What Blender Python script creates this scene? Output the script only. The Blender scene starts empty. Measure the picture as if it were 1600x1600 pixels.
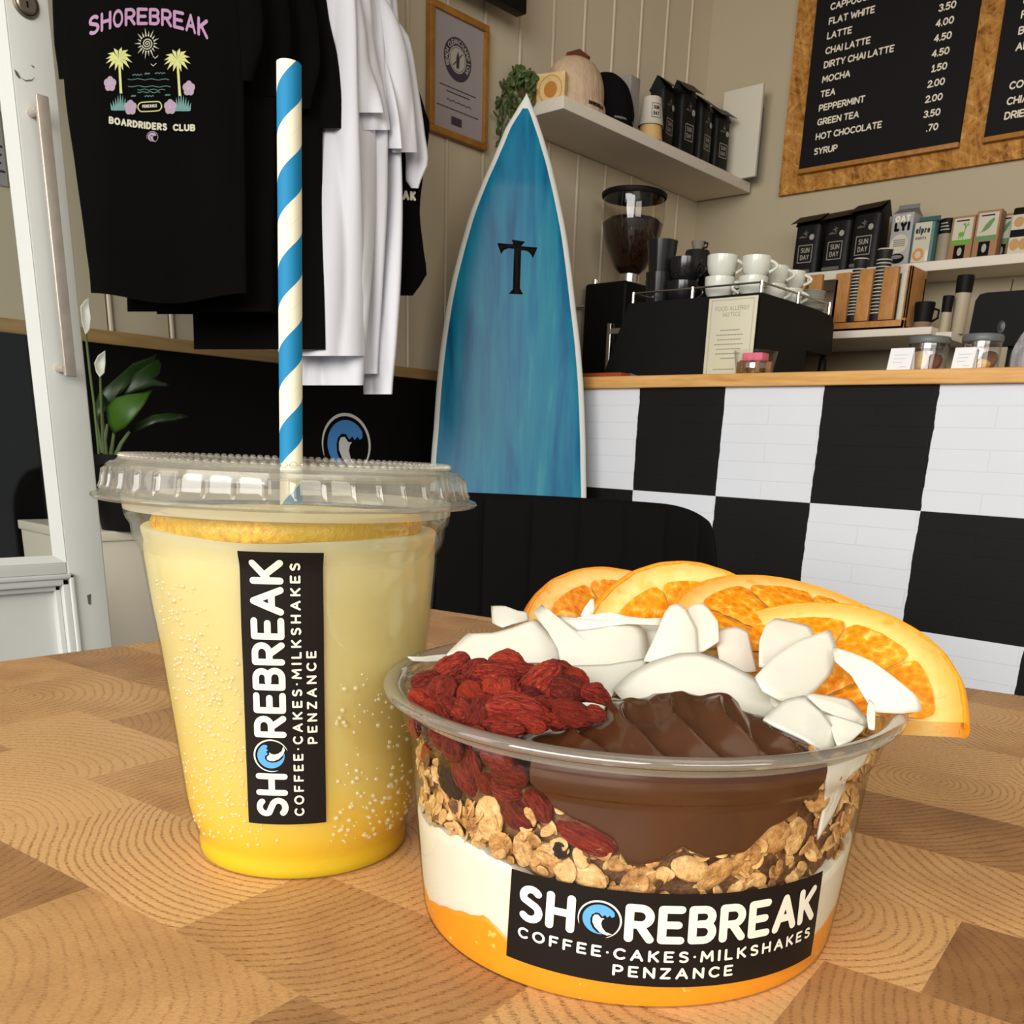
import bpy, bmesh, math, random
from math import sin, cos, pi, radians, sqrt, atan2, degrees
from mathutils import Vector, Matrix, noise
from mathutils.geometry import tessellate_polygon

scene = bpy.context.scene
COL = scene.collection
random.seed(7)

# ------------------------------------------------------------------ camera
F, PX, PY = 1450.0, 847.6, 1163.0            # focal length and optical centre for a 1600 px frame
YAW, PIT, ROL = radians(-41.1), radians(17.47), radians(-2.505)
EYE = Vector((0, 0, .865))
_f = Vector((sin(YAW) * cos(PIT), cos(YAW) * cos(PIT), -sin(PIT)))
_r = Vector((cos(YAW), -sin(YAW), 0)); _d = _f.cross(_r)
RGT = _r * cos(ROL) + _d * sin(ROL); DWN = _d * cos(ROL) - _r * sin(ROL); FWD = _f
cd = bpy.data.cameras.new('camera'); cam = bpy.data.objects.new('camera', cd); COL.objects.link(cam)
m3 = Matrix((RGT, -DWN, -FWD)).transposed()
cam.matrix_world = Matrix.Translation(EYE) @ m3.to_4x4()
cd.sensor_width = 36; cd.lens = F / 1600 * 36
cd.shift_x = (800 - PX) / 1600; cd.shift_y = (PY - 800) / 1600
cd.clip_start = .01
cd.dof.use_dof = True; cd.dof.focus_distance = .24; cd.dof.aperture_fstop = 150
scene.camera = cam

# ------------------------------------------------------------------ light
w = bpy.data.worlds.new('world'); scene.world = w; w.use_nodes = True
w.node_tree.nodes['Background'].inputs[0].default_value = (.93, .96, 1, 1)
w.node_tree.nodes['Background'].inputs[1].default_value = .24
def area(name, loc, target, sx, sy, power, col):
    l = bpy.data.lights.new(name, 'AREA'); l.shape = 'RECTANGLE'; l.size = sx; l.size_y = sy
    l.energy = power; l.color = col
    o = bpy.data.objects.new(name, l); COL.objects.link(o); o.location = loc
    o.rotation_euler = (Vector(target) - Vector(loc)).to_track_quat('-Z', 'Y').to_euler()
    return o
area('shop_window_daylight', (.7, -4.2, 2.5), (-.8, 2.0, .8), 5.0, 2.5, 385, (1, .975, .93))
area('open_door_daylight', (-1.35, -1.5, 1.5), (-2.1, 1.2, 1.1), 1.0, 1.9, 11, (1, .99, .96))
area('right_side_fill', (2.7, -.7, 2.15), (-2.2, 1.9, 1.4), 2.2, 1.3, 48, (1, .92, .79))  # added fill from the right, brightens the panelled wall; no window there
area('warm_overhead_fill', (.2, .5, 2.5), (.0, .6, 0), 1.2, 1.2, 5, (1, .9, .72))  # added warm fill from above, stands for no actual ceiling lamp
vs = scene.view_settings
scene.display_settings.display_device = 'sRGB'
vs.view_transform = 'Standard'; vs.look = 'None'; vs.gamma = 1; vs.use_curve_mapping = False
vs.exposure = 0.0
scene.cycles.transparent_max_bounces = 40
scene.cycles.max_bounces = 10

# ------------------------------------------------------------------ helpers
def ray(x, y): return RGT * ((x - PX) / F) + DWN * ((y - PY) / F) + FWD
def AD(x, y, d): return EYE + ray(x, y) * d                       # at a depth
def AX(x, y, X): r = ray(x, y); return EYE + r * ((X - EYE.x) / r.x)
def AY(x, y, Y): r = ray(x, y); return EYE + r * ((Y - EYE.y) / r.y)
def AZ(x, y, Z): r = ray(x, y); return EYE + r * ((Z - EYE.z) / r.z)
def lerp(a, b, t): return a + (b - a) * t
def interp(x, tab):
    if x <= tab[0][0]: return tab[0][1]
    for (a, va), (b, vb) in zip(tab, tab[1:]):
        if x <= b: return lerp(va, vb, (x - a) / (b - a))
    return tab[-1][1]
def smooth(x, tab):
    "Catmull style interpolation of a table"
    if x <= tab[0][0]: return tab[0][1]
    n = len(tab)
    for i in range(n - 1):
        if x <= tab[i + 1][0]:
            t = (x - tab[i][0]) / (tab[i + 1][0] - tab[i][0])
            p0 = tab[max(i - 1, 0)][1]; p1 = tab[i][1]; p2 = tab[i + 1][1]; p3 = tab[min(i + 2, n - 1)][1]
            return .5 * (2 * p1 + (p2 - p0) * t + (2 * p0 - 5 * p1 + 4 * p2 - p3) * t * t + (3 * p1 - p0 - 3 * p2 + p3) * t ** 3)
    return tab[-1][1]
def lin(c):
    c = c / 255
    return c / 12.92 if c <= .04045 else ((c + .055) / 1.055) ** 2.4
def rgb(r, g, b): return (lin(r), lin(g), lin(b), 1)

class N:
    "tiny node tree wrapper"
    def __init__(s, name):
        s.m = bpy.data.materials.new(name); s.m.use_nodes = True; s.t = s.m.node_tree
        s.p = s.t.nodes['Principled BSDF']; s.out = s.t.nodes['Material Output']
    def n(s, kind, **kw):
        o = s.t.nodes.new('ShaderNode' + kind)
        for k, v in kw.items():
            if k.startswith('_'): o.inputs[k[1:].replace('_', ' ')].default_value = v
            else: setattr(o, k, v)
        return o
    def l(s, a, b): s.t.links.new(a, b)
    def math(s, op, a, b=None, c=None):
        o = s.n('Math', operation=op)
        for i, v in enumerate((a, b, c)):
            if v is None: continue
            if isinstance(v, (int, float)): o.inputs[i].default_value = v
            else: s.l(v, o.inputs[i])
        return o.outputs[0]
    def ramp(s, fac, stops, interp='LINEAR'):
        o = s.n('ValToRGB'); o.color_ramp.interpolation = interp
        e = o.color_ramp.elements
        while len(e) < len(stops): e.new(.5)
        for k, (p, c) in zip(e, stops): k.position = p; k.color = c
        s.l(fac, o.inputs[0]); return o.outputs[0]
    def mix(s, fac, a, b, mode='MIX'):
        o = s.n('Mix', data_type='RGBA', blend_type=mode)
        for sock, v in ((o.inputs[0], fac), (o.inputs[6], a), (o.inputs[7], b)):
            if isinstance(v, (int, float, tuple)): sock.default_value = v
            else: s.l(v, sock)
        return o.outputs[2]
    def coord(s, kind='Object', scale=(1, 1, 1), rot=(0, 0, 0), loc=(0, 0, 0), tex=False):
        c = s.n('TexCoord'); mp = s.n('Mapping')
        if tex: mp.vector_type = 'TEXTURE'; scale = tuple(1 / q for q in scale)
        mp.inputs['Scale'].default_value = scale; mp.inputs['Rotation'].default_value = rot; mp.inputs['Location'].default_value = loc
        s.l(c.outputs[kind], mp.inputs[0]); return mp.outputs[0]
    def noise(s, vec, scale, detail=3, rough=.55, dist=0):
        o = s.n('TexNoise', _Scale=scale, _Detail=detail, _Roughness=rough, _Distortion=dist)
        s.l(vec, o.inputs['Vector']); return o.outputs['Fac']
    def bump(s, h, strength=.3, dist=.002):
        o = s.n('Bump', _Strength=strength, _Distance=dist); s.l(h, o.inputs['Height']); s.l(o.outputs[0], s.p.inputs['Normal']); return o
    def set(s, **kw):
        for k, v in kw.items():
            k = {'col': 'Base Color', 'rough': 'Roughness', 'metal': 'Metallic', 'spec': 'Specular IOR Level', 'sss': 'Subsurface Weight',
                 'sssr': 'Subsurface Radius', 'ssss': 'Subsurface Scale', 'trans': 'Transmission Weight', 'ior': 'IOR', 'coat': 'Coat Weight',
                 'sheen': 'Sheen Weight'}[k]
            if isinstance(v, (int, float, tuple)): s.p.inputs[k].default_value = v
            else: s.l(v, s.p.inputs[k])
        return s

def simple(name, col, rough=.5, metal=0, spec=.4, var=.0, scale=30, bump=0, bscale=200, bdist=.001, **kw):
    k = N(name); k.set(rough=rough, metal=metal, spec=spec, **kw)
    v = k.coord()
    if var:
        f = k.noise(v, scale)
        k.set(col=k.mix(f, tuple(max(0, c * (1 - var)) for c in col[:3]) + (1,), tuple(min(1, c * (1 + var)) for c in col[:3]) + (1,)))
    else: k.set(col=col)
    if bump: k.bump(k.noise(v, bscale), bump, bdist)
    return k.m

def clear(name, tint=(1, 1, 1, 1), edge=(.75, .78, .74, 1), base=.04, gain=.6, power=3.5, rough=.04, haze=0, hazecol=(.8, .8, .75, 1)):
    "thin clear plastic or glass: see-through, mirror-like towards grazing angles"
    k = N(name); k.t.nodes.remove(k.p)
    lw = k.n('LayerWeight', _Blend=.5)
    f = k.math('POWER', lw.outputs['Facing'], power)
    fac = k.math('MULTIPLY_ADD', f, gain, base)
    tr = k.n('BsdfTransparent'); k.l(k.mix(f, tint, edge), tr.inputs[0])
    gl = k.n('BsdfGlossy', _Roughness=rough)
    mx = k.n('MixShader'); k.l(fac, mx.inputs[0]); k.l(tr.outputs[0], mx.inputs[1]); k.l(gl.outputs[0], mx.inputs[2])
    o = mx.outputs[0]
    if haze:
        df = k.n('BsdfDiffuse'); df.inputs[0].default_value = hazecol
        m2 = k.n('MixShader'); m2.inputs[0].default_value = haze; k.l(o, m2.inputs[1]); k.l(df.outputs[0], m2.inputs[2]); o = m2.outputs[0]
    k.l(o, k.out.inputs[0]); return k.m

class MB:
    def __init__(s): s.v = []; s.f = []; s.m = []; s.k = 0; s.mi = 0
    def add(s, vs, fs, mi=None):
        b = len(s.v); s.v += [Vector(p) for p in vs]
        for f in fs: s.f.append(tuple(b + i for i in f)); s.m.append(s.mi if mi is None else mi)
        return s
    def box(s, a, b, mi=None, M=None, bev=0):
        x0, y0, z0 = (min(a[i], b[i]) for i in range(3)); x1, y1, z1 = (max(a[i], b[i]) for i in range(3))
        if bev:
            bm = bmesh.new(); bmesh.ops.create_cube(bm, size=1)
            for v in bm.verts: v.co = Vector((lerp(x0, x1, v.co.x + .5), lerp(y0, y1, v.co.y + .5), lerp(z0, z1, v.co.z + .5)))
            bmesh.ops.bevel(bm, geom=bm.edges[:], offset=bev, segments=3, profile=.5, affect='EDGES')
            bm.verts.ensure_lookup_table(); bm.verts.index_update()
            vs = [v.co.copy() for v in bm.verts]; fs = [[v.index for v in f.verts] for f in bm.faces]; bm.free()
        else:
            vs = [Vector(p) for p in ((x0, y0, z0), (x1, y0, z0), (x1, y1, z0), (x0, y1, z0), (x0, y0, z1), (x1, y0, z1), (x1, y1, z1), (x0, y1, z1))]
            fs = [(3, 2, 1, 0), (4, 5, 6, 7), (0, 1, 5, 4), (1, 2, 6, 5), (2, 3, 7, 6), (3, 0, 4, 7)]
        if M: vs = [M @ v for v in vs]
        return s.add(vs, fs, mi)
    def lathe(s, prof, n=48, c=(0, 0, 0), mi=None, a0=0, a1=2 * pi, sx=1, sy=1, M=None):
        full = abs(a1 - a0 - 2 * pi) < 1e-6; c = Vector(c); k = n if full else n + 1
        vs = []; fs = []
        for r, z in prof:
            for i in range(k):
                a = a0 + (a1 - a0) * i / n; vs.append(c + Vector((r * cos(a) * sx, r * sin(a) * sy, z)))
        for j in range(len(prof) - 1):
            for i in range(n):
                i2 = (i + 1) % k
                fs.append((j * k + i, j * k + i2, (j + 1) * k + i2, (j + 1) * k + i))
        if M: vs = [M @ v for v in vs]
        return s.add(vs, fs, mi)
    def grid(s, fn, nu, nv, mi=None, cu=False, cv=False):
        vs = [Vector(fn(i / (nu if cu else nu), j / (nv if cv else nv))) for j in range(nv if cv else nv + 1) for i in range(nu if cu else nu + 1)]
        ku = nu if cu else nu + 1; kv = nv if cv else nv + 1; fs = []
        for j in range(nv):
            for i in range(nu):
                a, b = i, (i + 1) % ku; c, d = j, (j + 1) % kv
                fs.append((c * ku + a, c * ku + b, d * ku + b, d * ku + a))
        return s.add(vs, fs, mi)
    def tube(s, pts, r, n=10, mi=None, cap=True):
        pts = [Vector(p) for p in pts]; rs = r if isinstance(r, (list, tuple)) else [r] * len(pts)
        vs = []; fs = []; ref = None
        for i, p in enumerate(pts):
            t = (pts[min(i + 1, len(pts) - 1)] - pts[max(i - 1, 0)]).normalized()
            if ref is None: ref = t.orthogonal().normalized()
            ref = (ref - t * ref.dot(t)).normalized(); b = t.cross(ref)
            for k in range(n):
                a = 2 * pi * k / n; vs.append(p + (ref * cos(a) + b * sin(a)) * rs[i])
        for i in range(len(pts) - 1):
            for k in range(n):
                k2 = (k + 1) % n; fs.append((i * n + k, i * n + k2, (i + 1) * n + k2, (i + 1) * n + k))
        if cap: fs.append(tuple(reversed(range(n)))); fs.append(tuple((len(pts) - 1) * n + k for k in range(n)))
        return s.add(vs, fs, mi)
    def ell(s, c, rx, ry=None, rz=None, nu=20, nv=12, mi=None, M=None, warp=None):
        ry = rx if ry is None else ry; rz = rx if rz is None else rz; c = Vector(c)
        vs = [Vector((0, 0, -1))]
        for j in range(1, nv):
            th = -pi / 2 + pi * j / nv
            for i in range(nu): a = 2 * pi * i / nu; vs.append(Vector((cos(a) * cos(th), sin(a) * cos(th), sin(th))))
        vs.append(Vector((0, 0, 1))); fs = []
        for i in range(nu): fs.append((0, 1 + (i + 1) % nu, 1 + i))
        for j in range(nv - 2):
            for i in range(nu):
                a = 1 + j * nu; i2 = (i + 1) % nu; fs.append((a + i, a + i2, a + nu + i2, a + nu + i))
        a = 1 + (nv - 2) * nu; L = len(vs) - 1
        for i in range(nu): fs.append((a + i, a + (i + 1) % nu, L))
        if warp: vs = [warp(v) for v in vs]
        vs = [Vector((v.x * rx, v.y * ry, v.z * rz)) for v in vs]
        if M: vs = [M @ v for v in vs]
        return s.add([c + v for v in vs], fs, mi)
    def poly(s, pts, mi=None):
        "flat or curved filled outline (3-D points)"
        t = tessellate_polygon([[Vector(p) for p in pts]]); return s.add(pts, t, mi)
    def plate(s, pts, off, mi=None):
        "filled outline given thickness along the vector off"
        pts = [Vector(p) for p in pts]; n = len(pts); t = tessellate_polygon([pts]); off = Vector(off)
        s.add(pts + [p + off for p in pts], [tuple(f) for f in t] + [tuple(n + i for i in reversed(f)) for f in t] + [(i, (i + 1) % n, n + (i + 1) % n, n + i) for i in range(n)], mi)
        return s
    def build(s, name, mats, parent=None, org=None, ang=35, fix=True):
        if org is None: org = rootloc(parent) if parent else Vector((0, 0, 0))
        org = Vector(org)
        me = bpy.data.meshes.new(name); me.from_pydata([v - org for v in s.v], [], s.f)
        for q in (mats if isinstance(mats, (list, tuple)) else [mats]): me.materials.append(q)
        me.polygons.foreach_set('material_index', s.m)
        if fix:
            bm = bmesh.new(); bm.from_mesh(me); bmesh.ops.recalc_face_normals(bm, faces=bm.faces[:]); bm.to_mesh(me); bm.free()
        me.shade_smooth()
        if ang < 180: me.set_sharp_from_angle(angle=radians(ang))
        o = bpy.data.objects.new(name, me); COL.objects.link(o)
        if parent: o.parent = parent
        else: o.location = org
        return o
LOCAL = Vector((0, 0, 0))
def rootloc(o):
    while o.parent: o = o.parent
    return Vector(o.get('org', o.location))
def tag(o, label=None, cat=None, group=None, kind=None):
    if label: o['label'] = label
    if cat: o['category'] = cat
    if group: o['group'] = group
    if kind: o['kind'] = kind
    return o
def thing(name, label, cat, loc=(0, 0, 0), rz=0, group=None, local=False):
    o = bpy.data.objects.new(name, None); COL.objects.link(o); o.location = loc; o.rotation_euler = (0, 0, rz)
    o.empty_display_size = .02
    o['org'] = (0, 0, 0) if local else tuple(loc)
    return tag(o, label, cat, group)
def kids(o): return [c for c in bpy.data.objects if c.parent == o]
def dup(root, loc, rz=None, label=None, group=None, scale=None):
    def cp(o, par):
        c = o.copy(); COL.objects.link(c)
        if par: c.parent = par
        for ch in kids(o): cp(ch, c)
        return c
    r = cp(root, None); r.location = loc
    if rz is not None: r.rotation_euler = (0, 0, rz)
    if label: r['label'] = label
    if group: r['group'] = group
    if scale: r.scale = scale
    return r
def struct(o, label=None): o['kind'] = 'structure'; return o

# ------------------------------------------------------------------ rounded stroke lettering
def arc(cx, cy, rx, ry, a0, a1, n=10): return [(cx + rx * cos(radians(lerp(a0, a1, i / n))), cy + ry * sin(radians(lerp(a0, a1, i / n)))) for i in range(n + 1)]
GL = {
 'A': (.74, [[(0, 0), (.37, 1), (.74, 0)], [(.14, .33), (.6, .33)]]),
 'B': (.6, [[(0, 0), (0, 1), (.32, 1)] + arc(.34, .765, .235, .235, 90, -90) + [(.2, .53)], [(.3, .53)] + arc(.34, .265, .26, .265, 90, -90) + [(0, 0)]]),
 'C': (.68, [arc(.4, .5, .4, .5, 48, 312, 16)]),
 'D': (.66, [[(0, 0), (0, 1), (.24, 1)] + arc(.24, .5, .42, .5, 90, -90, 14) + [(0, 0)]]),
 'E': (.54, [[(.54, 1), (0, 1), (0, 0), (.54, 0)], [(0, .5), (.46, .5)]]),
 'F': (.52, [[(.52, 1), (0, 1), (0, 0)], [(0, .5), (.44, .5)]]),
 'G': (.74, [arc(.4, .5, .4, .5, 48, 345, 18) + [(.76, .46), (.46, .46)]]),
 'H': (.64, [[(0, 0), (0, 1)], [(.64, 0), (.64, 1)], [(0, .5), (.64, .5)]]),
 'I': (.0, [[(0, 0), (0, 1)]]),
 'J': (.44, [[(.44, 1), (.44, .25)] + arc(.2, .24, .24, .24, 0, -150)]),
 'K': (.6, [[(0, 0), (0, 1)], [(.58, 1), (.08, .48)], [(.2, .56), (.6, 0)]]),
 'L': (.48, [[(0, 1), (0, 0), (.48, 0)]]),
 'M': (.84, [[(0, 0), (.06, 1), (.42, .3), (.78, 1), (.84, 0)]]),
 'N': (.66, [[(0, 0), (0, 1), (.66, 0), (.66, 1)]]),
 'O': (.82, [arc(.41, .5, .41, .5, 90, 450, 22)]),
 'P': (.58, [[(0, 0), (0, 1), (.3, 1)] + arc(.3, .72, .28, .28, 90, -90) + [(0, .44)]]),
 'Q': (.82, [arc(.41, .5, .41, .5, 90, 450, 22), [(.5, .25), (.82, -.05)]]),
 'R': (.6, [[(0, 0), (0, 1), (.32, 1)] + arc(.32, .73, .27, .27, 90, -90) + [(0, .46)], [(.28, .46), (.6, 0)]]),
 'S': (.56, [arc(.29, .755, .26, .245, 35, 210, 10) + arc(.28, .25, .28, .26, 72, -140, 12)]),
 'T': (.66, [[(0, 1), (.66, 1)], [(.33, 1), (.33, 0)]]),
 'U': (.64, [[(0, 1), (0, .32)] + arc(.32, .32, .32, .32, 180, 360) + [(.64, 1)]]),
 'V': (.7, [[(0, 1), (.35, 0), (.7, 1)]]),
 'W': (1.0, [[(0, 1), (.24, 0), (.5, .75), (.76, 0), (1, 1)]]),
 'X': (.62, [[(0, 0), (.62, 1)], [(0, 1), (.62, 0)]]),
 'Y': (.64, [[(0, 1), (.32, .48), (.64, 1)], [(.32, .48), (.32, 0)]]),
 'Z': (.6, [[(0, 1), (.6, 1), (0, 0), (.6, 0)]]),
 '0': (.6, [arc(.3, .5, .3, .5, 90, 450, 20)]),
 '1': (.3, [[(.02, .78), (.2, 1), (.2, 0)], [(0, 0), (.4, 0)]]),
 '2': (.54, [arc(.27, .72, .26, .28, 165, -35, 10) + [(0, 0), (.54, 0)]]),
 '3': (.54, [arc(.26, .75, .25, .25, 150, -80, 10), arc(.26, .26, .28, .26, 85, -150, 12)]),
 '4': (.6, [[(.44, 0), (.44, 1), (0, .3), (.6, .3)]]),
 '5': (.54, [[(.5, 1), (.08, 1), (.03, .55)] + arc(.25, .32, .29, .32, 125, -145, 12)]),
 '6': (.56, [arc(.28, .3, .28, .3, 90, 450, 16), [(.02, .35), (.1, .7), (.38, 1)]]),
 '7': (.54, [[(0, 1), (.54, 1), (.18, 0)]]),
 '8': (.54, [arc(.27, .76, .23, .24, 90, 450, 14), arc(.27, .26, .27, .26, 90, 450, 14)]),
 '9': (.56, [arc(.28, .7, .28, .3, 90, 450, 16), [(.54, .65), (.46, .3), (.2, 0)]]),
 '.': (.0, [[(0, .02), (0, .0)]]), '~': (.0, [[(0, .5), (.001, .5)]]), '!': (0, [[(0, 1), (0, .34)], [(0, .02), (0, 0)]]),
 'a': (.5, [arc(.26, .3, .26, .3, 90, 450, 16), [(.52, .6), (.52, 0)]]), 'l': (0, [[(0, 1), (0, 0)]]),
 'p': (.5, [arc(.26, .3, .26, .3, 90, 450, 16), [(0, .6), (0, -.35)]]), 'r': (.3, [[(0, 0), (0, .6)], arc(.24, .36, .24, .24, 180, 60, 6)]),
 'o': (.54, [arc(.27, .3, .27, .3, 90, 450, 16)]), '@': (1.0, []), ' ': (.3, []), '&': (.5, [[(0, .5), (.5, .5)], [(.25, .25), (.25, .75)]]),
}
def stroke(mb, pts, wd, fn, mi, rnd=True):
    "one polyline with round ends; fn(u, v, k) places it on a surface, k lifts later pieces a hair"
    pts = [p for i, p in enumerate(pts) if i == 0 or math.hypot(p[0] - pts[i - 1][0], p[1] - pts[i - 1][1]) > 1e-9]
    runs = [[pts[0]]]
    for i in range(1, len(pts)):
        runs[-1].append(pts[i])
        if i < len(pts) - 1:
            a = (pts[i][0] - pts[i - 1][0], pts[i][1] - pts[i - 1][1]); b = (pts[i + 1][0] - pts[i][0], pts[i + 1][1] - pts[i][1])
            la = math.hypot(*a); lb = math.hypot(*b)
            if la * lb > 0 and (a[0] * b[0] + a[1] * b[1]) / (la * lb) < .8: runs.append([pts[i]])
    h = wd / 2; na = 12
    def disc(c):
        mb.k += 1; k = mb.k
        mb.add([fn(c[0], c[1], k)] + [fn(c[0] + h * cos(2 * pi * i / na), c[1] + h * sin(2 * pi * i / na), k) for i in range(na)], [(0, 1 + i, 1 + (i + 1) % na) for i in range(na)], mi)
    closed = math.hypot(pts[0][0] - pts[-1][0], pts[0][1] - pts[-1][1]) < 1e-6
    for q in runs:
        # subdivide so the strip can bend with the surface
        r2 = [q[0]]
        for a, b in zip(q, q[1:]):
            d = math.hypot(b[0] - a[0], b[1] - a[1]); n = max(1, int(d / (wd * 1.5)))
            r2 += [(lerp(a[0], b[0], i / n), lerp(a[1], b[1], i / n)) for i in range(1, n + 1)]
        mb.k += 1; k = mb.k; vs = []
        for i, p in enumerate(r2):
            a = r2[max(i - 1, 0)]; b = r2[min(i + 1, len(r2) - 1)]
            if closed and len(runs) == 1 and i in (0, len(r2) - 1): a, b = r2[-2], r2[1]
            t = (b[0] - a[0], b[1] - a[1]); L = math.hypot(*t) or 1; nx, ny = -t[1] / L * h, t[0] / L * h
            vs += [fn(p[0] + nx, p[1] + ny, k), fn(p[0] - nx, p[1] - ny, k)]
        mb.add(vs, [(2 * i, 2 * i + 1, 2 * i + 3, 2 * i + 2) for i in range(len(r2) - 1)], mi)
        if rnd and not (closed and len(runs) == 1): disc(q[0]); disc(q[-1])
def textw(txt, wt, track): return sum(GL[c][0] + (wt + track if c != ' ' else track) for c in txt) - track
def text(mb, txt, x, y, h, fn, mi, wt=.2, track=.14, width=None, align='l', slant=0, hook=None):
    "write txt with cap height h; stroke weight and tracking as shares of h"
    sx = 1
    if width:
        g = sum(GL[c][0] + wt for c in txt); n = len(txt) - 1
        track = (width / h - g) / n if n else 0
        if track < .07:
            track = .07; sg = sum(GL[c][0] for c in txt); sx = (width / h - n * .07 - sum(wt for c in txt)) / sg
    def adv(c): return (GL[c][0] * sx + (wt if c != ' ' else 0)) * h
    W = sum(adv(c) for c in txt) + track * h * (len(txt) - 1)
    cx = x - (W / 2 if align == 'c' else W if align == 'r' else 0)
    s = h * (1 - wt)                         # skeleton height so the outer height is h
    for c in txt:
        gw, st = GL[c]
        if c == '@' and hook: hook(cx + h * (gw * sx + wt) / 2, y + h / 2, h * .5 * (gw * sx + wt))
        for p in st: stroke(mb, [(cx + h * (wt / 2 + q[0] * sx) + slant * q[1] * h, y + h * wt / 2 + q[1] * s) for q in p], h * wt, fn, mi)
        cx += adv(c) + track * h
def wave(mb, cx, cy, R, fn, mw, mblue, rot=0):
    "ring with a curling blue and white wave"
    def put(pts, mi):
        mb.k += 1; k = mb.k
        q = [(cx + R * (p[0] * cos(rot) - p[1] * sin(rot)), cy + R * (p[0] * sin(rot) + p[1] * cos(rot))) for p in pts]
        t = tessellate_polygon([[Vector((a, b, 0)) for a, b in q]])
        mb.add([fn(a, b, k) for a, b in q], t, mi)
    n = 40; o = []; i_ = []
    for j in range(n + 1):
        a = radians(lerp(205, -72, j / n)); t = .1 * sin(pi * j / n) ** .5
        o.append((cos(a), sin(a))); i_.append(((1 - t) * cos(a), (1 - t) * sin(a)))
    for j in range(0, n, 5): put(o[j:j + 6] + i_[j:j + 6][::-1], mw)
    bl = [(.78 * cos(radians(a)), .78 * sin(radians(a))) for a in range(285, 24, -9)]
    bl += [(.66, .24), (.54, .17), (.45, .27), (.33, .15), (.24, .27), (.1, .16), (-.02, .33), (-.2, .34), (-.36, .2), (-.42, -.02), (-.4, -.28), (-.28, -.52), (-.08, -.7)]
    put(bl, mblue)
    put([(-.08, .24), (-.24, .22), (-.32, .06), (-.32, -.18), (-.2, -.44), (.04, -.68), (.36, -.8), (.6, -.72), (.3, -.62), (.14, -.42), (.08, -.2), (.12, -.02), (.22, .08), (.06, .08)], mw)
def flat(o, u, v, n, eps=6e-6):
    o, u, v, n = Vector(o), Vector(u), Vector(v), Vector(n)
    return lambda a, b, k=0: o + u * a + v * b + n * (.0003 + eps * k)

# ------------------------------------------------------------------ materials
WHITE = (.75, .75, .74, 1)
m_cream = simple('cream paint', (.57, .485, .35, 1), .55, var=.05, scale=3, bump=.05, bscale=60)
m_wallb = simple('cream plaster', (.41, .345, .235, 1), .7, var=.06, scale=2.5)
m_shelf = simple('white shelf paint', (.66, .60, .51, 1), .5, var=.03, scale=4)
m_doorw = simple('white gloss paint', (.60, .61, .58, 1), .4, var=.05, scale=9, bump=.08, bscale=25)
m_black = simple('black paint', (.0045, .004, .004, 1), .6, spec=.08)
m_blackp = simple('black plastic', (.007, .0065, .006, 1), .5, spec=.1)
m_metal = simple('brushed metal', (.62, .61, .58, 1), .25, 1)
m_chrome = simple('chrome', (.8, .8, .78, 1), .08, 1)
m_white = simple('white print', (.78, .77, .70, 1), .5)
m_paper = simple('white paper', (.78, .78, .80, 1), .7)
m_cer = simple('white glazed ceramic', (.70, .70, .62, 1), .15, spec=.5)
m_blue = simple('blue print', rgb(92, 165, 222), .5)
m_grey = simple('grey plastic', (.12, .13, .13, 1), .4)
def wood(name, a, b, scale=(1, 14, 14), rough=.45, bump=.12):
    k = N(name); v = k.coord(scale=scale)
    f = k.noise(v, 3.2, 6, .6, .6); g = k.noise(v, 14, 4)
    k.set(col=k.mix(g, k.ramp(f, [(.3, a), (.7, b)]), a, 'MIX') if 0 else k.ramp(k.math('MULTIPLY_ADD', g, .35, k.math('MULTIPLY', f, .65)), [(.32, a), (.66, b)]), rough=rough, spec=.35)
    k.bump(g, bump, .001); return k.m
m_ctop = wood('oak worktop', rgb(192, 138, 74), rgb(226, 176, 108))
m_rail = wood('pine rail', rgb(150, 118, 72), rgb(186, 150, 98), (14, 1, 14))
m_oak = wood('oak frame', rgb(140, 92, 34), rgb(170, 118, 50), (14, 6, 6))
m_beech = wood('beech cup holder', rgb(150, 98, 48), rgb(190, 136, 76), (10, 10, 3))
m_kraft = simple('kraft card', rgb(150, 112, 80), .8, var=.06, scale=40)

def osb():
    k = N('oriented strand board'); fs = []
    for rot, sc, seed in ((.5, 1, 0), (-.7, 1.2, 3), (1.3, .9, 7)):
        v = k.coord(scale=(1, 1, 4.5), rot=(0, rot, 0), loc=(seed, seed, 0), tex=True); fs.append(k.noise(v, 15 * sc, 3, .6, .6))
    sel = k.n('TexVoronoi', _Scale=34.0); k.l(k.coord(), sel.inputs['Vector']); sc_ = k.n('SeparateColor'); k.l(sel.outputs['Color'], sc_.inputs[0])
    m = k.mix(k.math('GREATER_THAN', sc_.outputs[0], .5), fs[0], fs[1]) if 0 else None
    f = k.math('MAXIMUM', fs[0], k.math('MULTIPLY', fs[1], .98)); f = k.math('MULTIPLY_ADD', fs[2], .45, k.math('MULTIPLY', f, .62))
    k.set(col=k.ramp(f, [(.42, rgb(112, 68, 26)), (.53, rgb(160, 108, 46)), (.63, rgb(180, 130, 66)), (.76, rgb(206, 164, 100))]), rough=.65, spec=.2)
    k.bump(f, .35, .002); return k.m
m_osb = osb()

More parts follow.
